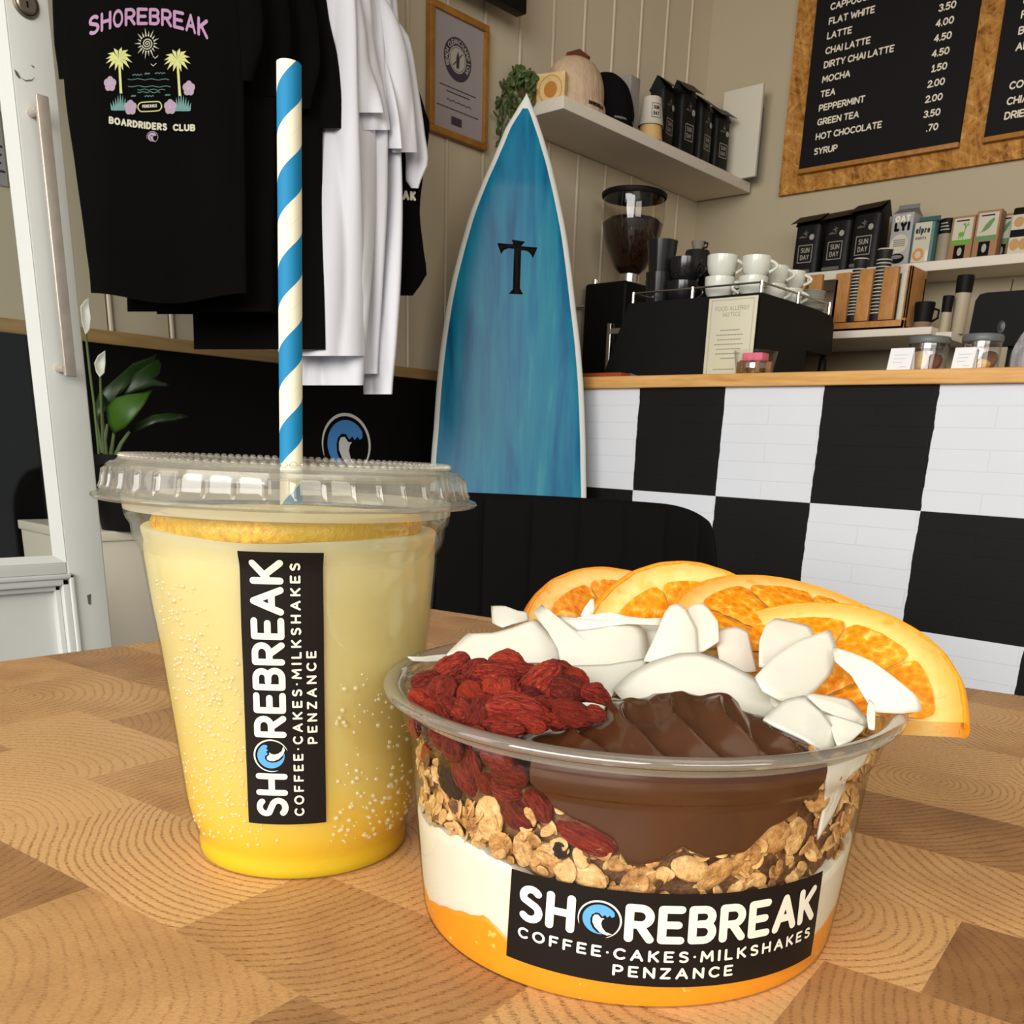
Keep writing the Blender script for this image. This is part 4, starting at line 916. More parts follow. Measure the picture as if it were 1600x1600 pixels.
m_grn = simple('green print', rgb(88, 148, 36), .5); m_grn2 = simple('sage print', rgb(90, 128, 80), .5); m_win = clear('bag window', base=.1, gain=.6)
def teabag(label, xa, xb, y, h, stag, dp=.045):
    t = thing('tea_packet', label, 'tea packet', ((xa + xb) / 2, y, ZU), group='kraft tea packets')
    mb = MB(); mb.box((xa, y, ZU), (xb, y + dp, ZU + h * .98), bev=.002); mb.box((xa + .002, y + dp * .35, ZU + h * .97), (xb - .002, y + dp * .5, ZU + h)); pk_ = mb.build('packet', m_kraft, t)
    W_ = xb - xa; fn = flat((xa, y - .0002, ZU), (1, 0, 0), (0, 0, 1), (0, -1, 0), 1.5e-6); mb = MB()
    rectp(mb, fn, W_ * .10, h * .42, W_ * .92, h * .93, 0); rectp(mb, fn, W_ * .10, h * .36, W_ * .92, h * .46, 1 if stag else 2); rectp(mb, fn, W_ * .25, h * .04, W_ * .72, h * .34, 3); blob(mb, fn, W_ * .5, h * .2, W_ * .1, h * .09, 4)
    for i in range(9): stroke(mb, [(W_ * (.22 + .06 * i), h * .875), (W_ * (.25 + .06 * i), h * .875)], .004, fn, 3)
    if stag:
        blob(mb, fn, W_ * .48, h * .58, W_ * .13, h * .05, 1)
        for q in ([(.4, .56), (.38, .49)], [(.56, .57), (.55, .49)], [(.46, .56), (.46, .5)], [(.58, .6), (.62, .7)], [(.62, .7), (.58, .82)], [(.62, .7), (.72, .82)], [(.6, .76), (.52, .8)], [(.66, .76), (.76, .77)]): stroke(mb, [(W_ * q[0][0], h * q[0][1]), (W_ * q[1][0], h * q[1][1])], .003, fn, 1)
    else:
        mb.k += 1; mb.add([fn(W_ * a, h * b, mb.k) for a, b in ((.2, .52), (.3, .56), (.42, .68), (.56, .76), (.74, .82), (.78, .76), (.7, .7), (.62, .62), (.46, .56))], [(0, 1, 2, 3, 4, 5, 6, 7, 8)], 2)
    mb.build('print', [m_crm, m_grn, m_grn2, m_black, m_lg], pk_, fix=False, ang=180)
teabag('kraft tea packet with green deer label', -1.226, -1.156, 3.222, .127, True)
teabag('kraft tea packet with sage green bird label, front of its row', -1.150, -1.080, 3.212, .132, False)
teabag('plain kraft tea packet standing behind the bird label packet', -1.112, -1.055, 3.27, .130, False, .04)
sb_ = thing('snack_box', 'dark snack box with biscuit pictures at the right edge of the shelf', 'box', (-.99, 3.26, ZU))
mb = MB(); mb.box((-1.048, 3.215, ZU), (-.90, 3.31, ZU + .128), bev=.006); mb.build('carton', m_blackp, sb_)
fn = flat((-1.048, 3.2147, ZU), (1, 0, 0), (0, 0, 1), (0, -1, 0), 2e-6); mb = MB(); rectp(mb, fn, .002, .004, .14, .048, 0); rectp(mb, fn, .002, .068, .14, .108, 0)
for i in range(5): blob(mb, fn, .018 + .026 * i, .028, .014, .016, 1); blob(mb, fn, .022 + .028 * i, .088, .014, .014, 1)
mb.build('print', [m_crm, simple('biscuit tan', rgb(178, 138, 84), .7)], sb_, fix=False, ang=180)

# ------------------------------------------------------------------ cup holder and cups on the lower shelf
hd = thing('cup_holder', 'slatted beech takeaway cup holder with three slots', 'cup holder', (-1.42, 3.15, ZLo))
yf = YLO + .012; yb_h = yf + .125
x0, x1 = AY(1300, 480, yf).x, AY(1418, 470, yf).x
def colx(a): return lerp(x0, x1, a)
def zpx(x, y): return AY(x, y, yf).z
hz = zpx(1418, 415) - ZLo
mb = MB()
for a, b, zt_ in ((0, .20, zpx(1310, 427)), (.325, .505, zpx(1348, 421)), (.64, .83, zpx(1388, 417)), (.965, 1.0, ZLo + hz)): mb.box((colx(a), yf, ZLo + .028), (colx(b), yf + .016, zt_), bev=.002)
mb.box((x0, yf, ZLo), (x1, yf + .016, ZLo + .026), bev=.002); mb.box((x1 - .012, yf, ZLo), (x1, yb_h, ZLo + hz), bev=.002); mb.box((x0, yf, ZLo), (x0 + .012, yb_h, ZLo + hz - .02), bev=.002); mb.box((x0, yb_h - .012, ZLo), (x1, yb_h, ZLo + hz - .02)); mb.box((x0, yf, ZLo), (x1, yb_h, ZLo + .008))
mb.build('rack', m_beech, hd)
hd2 = thing('cup_holder', 'second beech cup holder behind the saucers, partly hidden', 'cup holder', (-1.66, 3.15, ZLo))
mb = MB(); xa_, xb_ = AY(1228, 440, yf).x, AY(1262, 440, yf).x; xc_, xd_ = AY(1264, 440, yf).x, AY(1284, 440, yf).x
mb.box((xa_, yf, ZLo + .02), (xb_ - .01, yf + .016, zpx(1240, 431)), bev=.002); mb.box((xc_, yf, ZLo + .02), (xd_, yf + .016, zpx(1275, 429)), bev=.002)
mb.box((xa_, yf, ZLo), (xd_, yb_h, ZLo + .02), bev=.002); mb.build('rack', m_beech, hd2)
m_cblk = simple('black ripple cup', (.010, .009, .008, 1), .6); m_rimw = simple('white cup rim', (.66, .63, .54, 1), .6)
for ci, (a, topy, xp, cnt) in enumerate(((.262, 402, 1343, 16), (.572, 387, 1378, 17))):
    cx_ = colx(a); cy_ = yf + .032; top = AY(xp, topy + 4, cy_).z - ZLo; first = None; hc_ = .042
    for i in range(cnt):
        z_ = ZLo + .009 + (top - hc_ * 2 + .012 - .009) * i / (cnt - 2) if i < cnt - 1 else ZLo + top - hc_
        lab = 'black takeaway cup nested in the %s stack of the cup holder' % ('left' if ci == 0 else 'middle')
        if i == cnt - 1: lab = 'black takeaway cup with white rim, topmost of the %s stack in the cup holder' % ('shorter left' if ci == 0 else 'taller middle')
        if first is None:
            t = thing('takeaway_cup', lab, 'cup', (cx_, cy_, z_), 0, 'cups in the %s stack' % ('left' if ci == 0 else 'middle'), local=True)
            mb = MB(); mb.lathe([(0, .003), (.0155, .003), (.0165, 0), (.0170, .001), (.0225, hc_), (.0217, hc_), (.0163, .005), (0, .005)], 28); mb.build('wall', m_cblk, t)
            mb = MB(); mb.tube([(.0226 * cos(2 * pi * q / 28), .0226 * sin(2 * pi * q / 28), hc_) for q in range(29)], .0015, 6); mb.build('rim', m_rimw, t); first = t
        else: dup(first, (cx_, cy_, z_), None, lab)
t = thing('lid_stack', 'tall stack of white lids in the right slot of the cup holder', 'lids', (colx(.90), yf + .05, ZLo + .008))
c = Vector((colx(.90), yf + .032, ZLo + .008)); mb = MB(); pr = []
for i in range(38): pr += [(.0165, .004 * i), (.0175, .004 * i + .001), (.0175, .004 * i + .003)]
mb.lathe([(0, 0)] + pr + [(.012, .158), (0, .160)], 28, c); mb.build('lids', m_rimw, t)
def keepcup(label, loc, r, h, body, band, topc, split=(.0, .3)):
    t = thing('travel_cup', label, 'cup', loc, local=True); mb = MB(); mb.lathe([(0, 0), (r * .8, 0), (r * .82, .001), (lerp(r * .82, r, split[1]), h * split[1])], 32); mb.build('base_band', band, t)
    mb = MB(); mb.lathe([(lerp(r * .82, r, split[1]), h * split[1]), (r, h * .94), (r * .97, h), (0, h)], 32); mb.build('body', topc, t); return t
yk = YLO + .045
def kx(x): return AY(x, 500, yk).x
t = keepcup('short black travel cup with brown base and handle', (kx(1442), yk, ZLo), .030, AY(1442, 473, yk).z - ZLo, None, simple('cork band', rgb(130, 104, 80), .8), m_blackp, (0, .24))
mb = MB(); mb.tube([(.028, 0, .055), (.046, -.004, .05), (.046, -.004, .028), (.028, 0, .02)], .0035, 8); mb.build('handle', m_blackp, t)
mb = MB(); zb2_ = ZLo - .012; mb.box((XLO + .0002, YLO + .04, zb2_ - .022), (AY(1487, 520, YLO + .04).x, YB - .0005, zb2_), bev=.001); tag(mb.build('wall_shelf', m_shelf, org=(XLO, YB, zb2_)), 'small white bracket shelf at the end of the lower shelf', 'shelf')
keepcup('tall grey travel cup with black cap against the back wall', (kx(1480) + .012, YLO + .11, zb2_), .025, AY(1484, 433, YLO + .11).z - zb2_, None, simple('stone grey cup', rgb(168, 156, 132), .5), m_blackp, (0, .70))
keepcup('small black travel cup in front of the tall grey one', (kx(1473), YLO + .065, zb2_), .0165, AY(1474, 463, YLO + .065).z - zb2_, None, simple('stone grey base', rgb(168, 156, 132), .5), m_blackp, (0, .55))

# ------------------------------------------------------------------ espresso machine
ZC = 1.082; em = thing('espresso_machine', 'big black espresso machine on the worktop with cups on top', 'coffee machine', (-1.6, 2.62, ZC))
m_em = simple('satin black panel', (.008, .0075, .0075, 1), .5, spec=.12)
mb = MB(); zt = 1.298
mb.plate([(-1.93, 2.42, ZC + .012), (-1.402, 2.42, ZC + .012), (-1.402, 2.42, zt), (-1.845, 2.42, zt)], (0, .29, 0)); mb.build('back_panel', m_em, em)
mb = MB(); pr = [(2.7099, ZC + .10), (2.86, ZC + .10), (2.876, ZC + .112), (2.868, zt - .03), (2.852, zt - .006), (2.7099, zt)]
mb.plate([(-1.402, y, z) for y, z in pr], (-.50, 0, 0)); mb.build('group_hood', m_em, em)
mb = MB(); mb.box((-1.9, 2.7101, ZC + .012), (-1.41, 2.86, ZC + .04), bev=.003); mb.build('drip_tray', m_metal, em)
for x, y in ((-1.88, 2.45), (-1.43, 2.45), (-1.88, 2.82), (-1.43, 2.82)): mb = MB(); mb.lathe([(0, 0), (.018, 0), (.015, .013), (0, .013)], 16, (x, y, ZC)); mb.build('foot', m_chrome, em)
mb = MB(); zr = zt + .027; P_ = [(-1.838, 2.70, zr), (-1.838, 2.43, zr), (-1.41, 2.43, zr), (-1.41, 2.84, zr)]; mb.tube([P_[0], P_[1]], .0028, 8); mb.tube([P_[1], P_[2]], .0028, 8); mb.tube([P_[2], P_[3]], .0028, 8); crl = mb.build('cup_rail', m_metal, em)
for x, y in ((-1.838, 2.43), (-1.63, 2.43), (-1.41, 2.43), (-1.41, 2.64), (-1.41, 2.84)): mb = MB(); mb.lathe([(0, -.002), (.0055, -.002), (.0055, .030), (0, .031)], 12, (x, y, zt)); mb.build('rail_post', m_chrome, crl)
mb = MB(); a = Vector((-1.44, 2.90, ZC + .085)); mb.lathe([(0, 0), (.012, .002), (.015, .03), (.012, .075), (.008, .09), (0, .092)], 16, a + Vector((0, 0, -.07))); mb.build('steam_knob', m_blackp, em)
mb = MB(); mb.box((-1.94, 2.44, ZC), (-1.925, 2.46, 1.25), bev=.002); mb.box((-1.926, 2.44, 1.22), (-1.85, 2.46, 1.235)); mb.build('side_strut', m_metal, em)
# notice against the machine
an = thing('notice', 'cream allergy notice sheet leaning on the espresso machine', 'notice', (-1.483, 2.405, ZC)); a = AY(1101, 584, 2.405); b = AY(1184, 461, 2.405)
x0, x1 = (a.x + AY(1107, 460, 2.405).x) / 2, (b.x + AY(1175, 580, 2.405).x) / 2
mb = MB(); mb.box((x0, 2.4035, ZC), (x1, 2.406, b.z), bev=.001); sh_ = mb.build('sheet', simple('cream sheet', (.62, .585, .44, 1), .6), an)
fn = flat((x0, 2.4033, ZC), (1, 0, 0), (0, 0, 1), (0, -1, 0), 1.2e-6); W_, H_ = x1 - x0, b.z - ZC; mb = MB()
for q in ([(.07, .03), (.93, .03)], [(.07, .97), (.93, .97)], [(.07, .03), (.07, .97)], [(.93, .03), (.93, .97)]): stroke(mb, [(W_ * q[0][0], H_ * q[0][1]), (W_ * q[1][0], H_ * q[1][1])], .0012, fn, 0)
text(mb, 'FOOD ALLERGY', W_ / 2, H_ * .84, .0105, fn, 0, wt=.12, width=W_ * .7, align='c'); text(mb, 'NOTICE', W_ / 2, H_ * .765, .0105, fn, 0, wt=.12, width=W_ * .36, align='c')
for i, ww in enumerate((.4, .56, .5, .6, .5, .52, .3)):
    for j in range(9): xx = W_ * (.5 - ww / 2 + ww * j / 9); stroke(mb, [(xx, H_ * (.6 - .058 * i)), (xx + W_ * ww / 9 * .6, H_ * (.6 - .058 * i))], .0026, fn, 0)
for j in range(8): stroke(mb, [(W_ * (.22 + .055 * j), H_ * .115), (W_ * (.25 + .055 * j), H_ * .115)], .0026, fn, 0)
mb.build('lettering', simple('grey ink', (.30, .28, .21, 1), .7), sh_, fix=False, ang=180)
# grinder
gp = AY(988, 360, 2.78); gx = gp.x; gr = thing('coffee_grinder', 'coffee grinder with big bean hopper beside the machine', 'grinder', (gx, 2.78, ZC)); c = Vector((gx, 2.78, 0))
zl = AY(987, 305, 2.78).z; zb_ = AY(987, 430, 2.78).z; R_h = .125 * 48 / 47 * .95
R_h = (AY(1034, 312, 2.78) - AY(941, 312, 2.78)).length / 2 * .84
mb = MB(); mb.lathe([(R_h * .30, zb_), (R_h * .52, zb_ + .022), (R_h * .86, lerp(zb_, zl, .40)), (R_h * .99, lerp(zb_, zl, .70)), (R_h * .965, zl - .01)], 48, c); mb.build('hopper', clear('smoked hopper', tint=(.9, .87, .82, 1), base=.07, gain=.6), gr)
mb = MB(); mb.lathe([(R_h * 1.01, zl - .012), (R_h * 1.03, zl - .006), (R_h * 1.03, zl), (R_h * .98, zl + .004), (0, zl + .006)], 48, c); mb.build('lid', m_blackp, gr)
k = N('coffee beans'); vo = k.n('TexVoronoi', _Scale=110.0); k.l(k.coord(), vo.inputs['Vector']); k.set(col=k.ramp(vo.outputs['Distance'], [(.1, rgb(66, 38, 24)), (.7, rgb(26, 14, 9))]), rough=.4); k.bump(vo.outputs['Distance'], -.8, .006)
mb = MB(); zf = lerp(zb_, zl, .68); mb.lathe([(0, zb_ + .002), (R_h * .28, zb_ + .002), (R_h * .50, zb_ + .023), (R_h * .84, lerp(zb_, zl, .40)), (R_h * .96, zf - .012), (R_h * .8, zf + .002), (R_h * .4, zf + .01), (0, zf + .004)], 48, c)
be = mb.build('coffee_beans', k.m, None, org=(gx, 2.78, zb_)); tag(be, 'dark roasted coffee beans filling the grinder hopper', 'coffee beans', kind='stuff')
mb = MB(); mb.lathe([(R_h * .33, zb_ - .03), (R_h * .33, zb_ + .001), (R_h * .3, zb_ + .001)], 32, c); mb.build('collar', m_metal, gr)
xA, xB = AY(928, 470, 2.78).x, AY(985, 470, 2.78).x
mb = MB(); mb.box((xA + .02, 2.70, ZC + .02), (xB + .04, 2.86, zb_ - .028), bev=.012); mb.build('motor_body', m_blackp, gr)
mb = MB(); mb.box((xA + .01, 2.66, ZC), (xB + .05, 2.88, ZC + .022), bev=.006); mb.build('base', m_blackp, gr)
mb = MB(); mb.lathe([(0, 0), (.012, .0), (.012, .014), (0, .016)], 12, (xA + .05, 2.72, zb_ - .03)); mb.build('dial', m_chrome, gr)
mb = MB(); mb.tube([(xA + .0, 2.69, ZC + .06), (xA - .005, 2.68, ZC + .26), (xA + .02, 2.70, ZC + .27)], .006, 8); mb.build('lever', m_metal, gr)
# cups on the machine
m_cb = simple('black glazed ceramic', (.012, .012, .012, 1), .15, spec=.5)
def mug(label, loc, r, h, rz, mat, group, logo=False):
    t = thing('coffee_cup', label, 'cup', loc, rz, group, local=True); mb = MB()
    mb.lathe([(0, .002), (r * .55, .002), (r * .58, 0), (r * .62, .002), (r * .88, h * .3), (r * .98, h * .65), (r, h), (r * .95, h), (r * .92, h * .65), (r * .8, h * .3), (0, h * .15)], 40); mb.build('bowl', mat, t)
    mb = MB(); mb.tube([(r * .93 + .0 + .018 * sin(pi * i / 10) * 1.15, 0, h * (.82 - .055 * i)) for i in range(11)], .0042, 8); mb.build('handle', mat, t)
    if logo:
        mb = MB(); fn = lambda u, v, k=0: Vector(((r * 1.0 + 2e-6 * k) * sin(-1.9 + u / r), -(r * 1.0 + 2e-6 * k) * cos(-1.9 + u / r), v))
        for q in range(3): stroke(mb, [(-.011, h * .46 + .006 * q), (.011, h * .46 + .006 * q)], .003, fn, 0)
        mb.build('logo', simple('grey green ink', (.14, .16, .12, 1), .5), t, fix=False, ang=180)
    return t
G_ = 'white cups on the espresso machine'; rz0 = radians(20)
w0 = mug('white coffee cup, lower of the pair nearest the notice', (-1.585, 2.50, zt), .044, .060, radians(15), m_cer, G_, True)
dup(w0, (-1.583, 2.50, zt + .0555), radians(18), 'white coffee cup, upper of the pair nearest the notice')
w1 = mug('white coffee cup, lower of the second pair above the notice', (-1.478, 2.50, zt), .040, .054, radians(195), m_cer, G_, True)
dup(w1, (-1.474, 2.502, zt + .0505), radians(15), 'white coffee cup, upper of the second pair above the notice')
w2 = mug('white coffee cup, lower of the third pair on the machine', (-1.475, 2.61, zt), .036, .050, radians(12), m_cer, G_)
dup(w2, (-1.472, 2.61, zt + .0465), radians(10), 'white coffee cup, upper of the third pair on the machine')
dup(w2, (-1.468, 2.70, zt), radians(8), 'white coffee cup, lower of the pair next to the saucers'); dup(w2, (-1.466, 2.70, zt + .0465), radians(14), 'white coffee cup, upper of the pair next to the saucers')
sc = None
for i in range(9):
    lab = 'white saucer in the stack on the right of the espresso machine' if 0 < i < 8 else ('white saucer, bottom of the stack on the espresso machine' if i == 0 else 'white saucer, topmost of the stack on the espresso machine')
    z_ = zt + .0062 * i
    if sc is None:
        sc = thing('saucer', lab, 'saucer', (-1.472, 2.805, z_), 0, 'stacked white saucers', local=True); mb = MB(); mb.lathe([(0, .001), (.026, .001), (.03, 0), (.055, .0075), (.0565, .0085), (.054, .0088), (.03, .003), (0, .003)], 36); mb.build('dish', m_cer, sc)
    else: dup(sc, (-1.472 + .001 * (i % 3 - 1), 2.805, z_), None, lab)
G_ = 'black cups on the espresso machine'
bt = thing('tumbler', 'black tumbler standing upright at the left of the black cups', 'tumbler', (-1.832, 2.55, zt), group=G_); c = Vector((-1.832, 2.55, zt)); mb = MB(); mb.lathe([(0, 0), (.036, 0), (.046, .098), (.044, .098), (.034, .004), (0, .004)], 40, c); mb.build('wall', m_cb, bt)
bt2 = thing('tumbler', 'black tumbler stacked on top of the other black tumbler', 'tumbler', (-1.832, 2.55, zt + .0985), group=G_); c = Vector((-1.832, 2.55, zt + .0985)); mb = MB(); mb.lathe([(0, 0), (.036, 0), (.047, .088), (.045, .088), (.034, .004), (0, .004)], 40, c); mb.build('wall', m_cb, bt2)
k0_ = mug('black coffee cup, lower of the pair beside the tumblers', (-1.745, 2.55, zt), .047, .068, radians(10), m_cb, G_); dup(k0_, (-1.742, 2.55, zt + .0635), radians(14), 'black coffee cup, upper of the pair beside the tumblers')
k2_ = mug('small black cup, lower of the pair behind the black cups', (-1.705, 2.66, zt), .040, .062, radians(8), m_cb, G_); dup(k2_, (-1.702, 2.66, zt + .058), radians(5), 'small black cup, upper of the pair behind the black cups')
t = thing('tumbler', 'black tumbler upside down behind the upper black cup', 'tumbler', (-1.79, 2.68, zt), group=G_); c = Vector((-1.79, 2.68, zt)); mb = MB(); mb.lathe([(0, .178), (.036, .178), (.038, .172), (.046, 0), (.044, 0), (.034, .17), (0, .17)], 36, c); mb.build('wall', m_cb, t)
t = thing('espresso_cup', 'small grey cup on the very top of the black stack', 'cup', (-1.79, 2.68, zt + .178)); c = Vector((-1.79, 2.68, zt + .178)); mb = MB(); mb.lathe([(0, 0), (.014, 0), (.023, .026), (.021, .026), (.012, .003), (0, .003)], 24, c); mb.build('bowl', simple('stone grey ceramic', (.22, .20, .15, 1), .5), t); mb = MB(); mb.tube([c + Vector(q) for q in ((.02, 0, .022), (.034, 0, .018), (.032, 0, .008), (.016, 0, .006))], .003, 8); mb.build('handle', m_cb, t)

# ------------------------------------------------------------------ on the worktop
def dishpos(x, y, yy): p = AY(x, y, yy); return p.x
dx = (AY(1147, 583, 2.35).x + AY(1210, 582, 2.35).x) / 2
ds = thing('glass_dish', 'small glass dish of wrapped treats in front of the notice', 'dish', (dx, 2.35, ZC)); c = Vector((dx, 2.35, ZC)); mb = MB(); mb.lathe([(0, .001), (.046, .001), (.048, .003), (.058, .060), (.0565, .060), (.0465, .005), (0, .004)], 40, c); mb.build('bowl', clear('clear glass', base=.06, gain=.6), ds)
mb = MB(); mb.box((dx - .03, 2.33, ZC + .036), (dx + .03, 2.37, ZC + .056), bev=.004); tag(mb.build('treat', simple('pink wrapper', rgb(236, 110, 136), .5), org=(dx, 2.35, ZC + .036)), 'pink wrapped treat on top in the glass dish', 'treat')
mb = MB(); mb.lathe([(0, .005), (.018, .005), (.022, .012), (.034, .018), (.034, .030), (.028, .036), (0, .036)], 28, (dx, 2.35, ZC)); tag(mb.build('sauce_tub', m_metal, org=(dx, 2.35, ZC + .005)), 'shiny foil tub under the pink treat in the glass dish', 'tub')
for i in range(6):
    a = radians(60 * i + 10); mb = MB(); mb.box((-.008, -.006, 0), (.008, .006, .030), M=Matrix.Translation((dx + .040 * cos(a), 2.35 + .040 * sin(a), ZC + .005)) @ Matrix.Rotation(a, 4, 'Z'), bev=.002)
    tag(mb.build('sweet', simple('toffee wrapper', rgb(128, 92, 58), .4), org=(dx + .040 * cos(a), 2.35 + .040 * sin(a), ZC + .005)), 'brown sweet standing round the foil tub in the glass dish', 'sweet', 'brown sweets in the glass dish')
def jar(label, x0p, x1p, yp, cols):
    xa, xb = AY(x0p, yp, 2.40).x, AY(x1p, yp, 2.40).x; r = (xb - xa) / 2 * .8; cx_ = (xa + xb) / 2; cy_ = 2.395; t = thing('glass_jar', label, 'jar', (cx_, cy_, ZC), group='biscuit jars on the worktop'); c = Vector((cx_, cy_, ZC))
    mb = MB(); mb.lathe([(0, .001), (r * .94, .001), (r, .006), (r, .064), (r * .96, .066), (r * .96, .006), (0, .005)], 48, c); mb.build('glass', clear('jar glass', base=.08, gain=.6), t)
    mb = MB(); mb.lathe([(0, .0655), (r * 1.03, .0655), (r * 1.05, .068), (r * 1.05, .077), (r * 1.0, .081), (0, .083)], 48, c); mb.build('lid', m_grey, t)
    rnd = random.Random(len(label)); out = []
    for i, (dx_, dy_, rr, cc, nm, lb) in enumerate(cols):
        mb = MB(); mb.ell((0, 0, 0), rr, rr, rr * .45, 18, 10, warp=lambda v: v * (1 + .1 * noise.noise(v * 3 + Vector((i, 0, 0)))), M=Matrix.Rotation(radians(70 if i else 0), 4, 'X'))
        ob = mb.build('biscuit', cc, None, org=(0, 0, 0)); ob.location = c + Vector((dx_ * r, dy_ * r, .006 + (rr * .45 if i == 0 else rr * .97))); tag(ob, lb, 'biscuit')
    return t, r, cx_
m_choc = simple('chocolate biscuit', rgb(96, 52, 32), .6, var=.2, scale=60); m_gold = simple('golden biscuit', rgb(214, 160, 60), .6, var=.2, scale=60); m_pale = simple('pale biscuit', rgb(206, 170, 120), .6, var=.1, scale=60)
jar('glass jar with grey lid, nearer the espresso machine', 1411, 1485, 577, [(-.2, .1, .024, m_pale, 'b', 'pale biscuit lying in the left glass jar'), (.5, -.35, .020, m_choc, 'b', 'chocolate biscuit leaning in the left glass jar'), (-.25, -.45, .024, m_pale, 'b', 'pale biscuit leaning on the front of the left jar')])
jar('glass jar with grey lid, nearer the right edge', 1493, 1567, 576, [(.1, -.2, .026, m_gold, 'b', 'golden biscuit lying in the right glass jar'), (.45, .0, .022, m_choc, 'b', 'chocolate biscuit standing in the right glass jar')])
def card(label, x0p, x1p, y0p, y1p):
    a = AY(x0p, y1p, 2.33); b = AY(x1p, y0p, 2.33); t = thing('price_card', label, 'card', ((a.x + b.x) / 2, 2.33, ZC), group='white price cards'); mb = MB(); w_ = b.x - a.x
    mb.plate([(a.x, 2.318, ZC), (b.x - .004, 2.318, ZC), (b.x - .004, 2.330, b.z), (a.x, 2.330, b.z)], (0, .0012, 0)); mb.build('front', m_paper, t); mb = MB(); mb.plate([(a.x, 2.346, ZC), (b.x - .004, 2.346, ZC), (b.x - .004, 2.3313, b.z), (a.x, 2.3313, b.z)], (0, .0012, 0)); mb.build('stand', m_paper, t)
    mb = MB(); h_ = b.z - ZC; dv = Vector((0, .012, h_)); fn = flat((a.x, 2.318, ZC), (1, 0, 0), dv.normalized(), Vector((0, -h_, .012)).normalized(), 2e-6)
    for i in range(3): stroke(mb, [(w_ * .2, h_ * (.72 - .16 * i)), (w_ * (.75 - .1 * i), h_ * (.72 - .16 * i))], .0016, fn, 0)
    stroke(mb, [(w_ * .5, h_ * .2), (w_ * .75, h_ * .2)], .002, fn, 0); mb.build('writing', simple('faint ink', (.55, .55, .58, 1), .7), t, fix=False, ang=180)
card('white price card in front of the left glass jar', 1388, 1432, 543, 578); card('white price card in front of the right glass jar', 1488, 1530, 542, 577)
mb = MB(); a = AY(1575, 576, 2.8); 
tl = thing('till_screen', 'back of a black till screen near the right edge', 'till', (-.90, 2.72, ZC))
mb = MB(); P_ = [AY(x, y, 2.72) for x, y in ((1519, 541), (1514, 520), (1524, 470), (1531, 460), (1542, 457), (1640, 450), (1650, 540))]; mb.plate(P_, (0, .025, 0)); mb.build('screen_back', m_blackp, tl)
mb = MB(); q_ = (P_[0] + P_[-1]) / 2; mb.box((q_.x - .02, 2.746, ZC + .01), (q_.x + .02, 2.758, q_.z + .02)); mb.box((q_.x - .05, 2.70, ZC), (q_.x + .05, 2.80, ZC + .010), bev=.004); mb.build('stand', m_blackp, tl)
mb = MB(); mb.tube([AY(1579, 456, 2.73), AY(1583, 437, 2.73)], .0014, 6); mb.build('aerial', m_blackp, tl)
mb = MB(); fe = AY(1564, 511, 2.7195); mb.ell(fe, .010, .001, .016, 20, 8); mb.ell(fe + Vector((0, -.0012, .002)), .006, .001, .011, 16, 8); mb.build('emblem', simple('dark grey emblem', (.03, .035, .035, 1), .3), tl)
# grey cloth at the far right
mb = MB(); fo = folds(77, .012)
cloth(mb, [(512, 1604, 1640), (525, 1594, 1640), (545, 1583, 1640), (560, 1578, 1640), (576, 1576, 1640)], 2.27, lambda x, y, t=0: .006 * sin(x * .5 + y * .05), .03, nx=16, ny=16)
tag(mb.build('cloth', simple('pale grey cloth', (.36, .35, .37, 1), .9), org=AD(1610, 575, 2.27)), 'pale grey cloth on the worktop at the right edge of the scene', 'cloth')
mb = MB(); a = AY(918, 584, 2.34); b = AY(980, 578, 2.34); mb.box((a.x - .04, 2.31, ZC), (b.x, 2.375, ZC + .014), bev=.003); tag(mb.build('napkin_stack', simple('burnt orange napkin', rgb(150, 62, 14), .8), org=(a.x, 2.34, ZC)), 'stack of burnt orange napkins beside the surfboard', 'napkins')
mb = MB(); a = AY(985, 583, 2.36); mb.tube([a + Vector((-.015, 0, .003)) + Vector((0, 0, ZC - a.z)), a + Vector((.0, 0, .012)) + Vector((0, 0, ZC - a.z)), a + Vector((.03, -.005, .004)) + Vector((0, 0, ZC - a.z))], .004, 8); tag(mb.build('pen', m_grey, org=(a.x, 2.36, ZC)), 'grey pen lying by the orange napkins', 'pen')
mb = MB(); mb.box((-1.31, 2.955, .9), (-1.12, 3.15, 1.115), bev=.004); tag(mb.build('storage_box', simple('olive grey enamel', (.30, .29, .24, 1), .5), org=(-1.2, 3.05, .9)), 'low grey box on the back bench below the cup shelf', 'box')
mb = MB(); mb.box((XL + .006, 3.0, 0), (.5, YB - .0005, .9)); tag(mb.build('back_bench', simple('grey laminate', (.25, .24, .22, 1), .5), org=(-.9, 3.2, 0)), 'grey back bench behind the counter', 'bench')

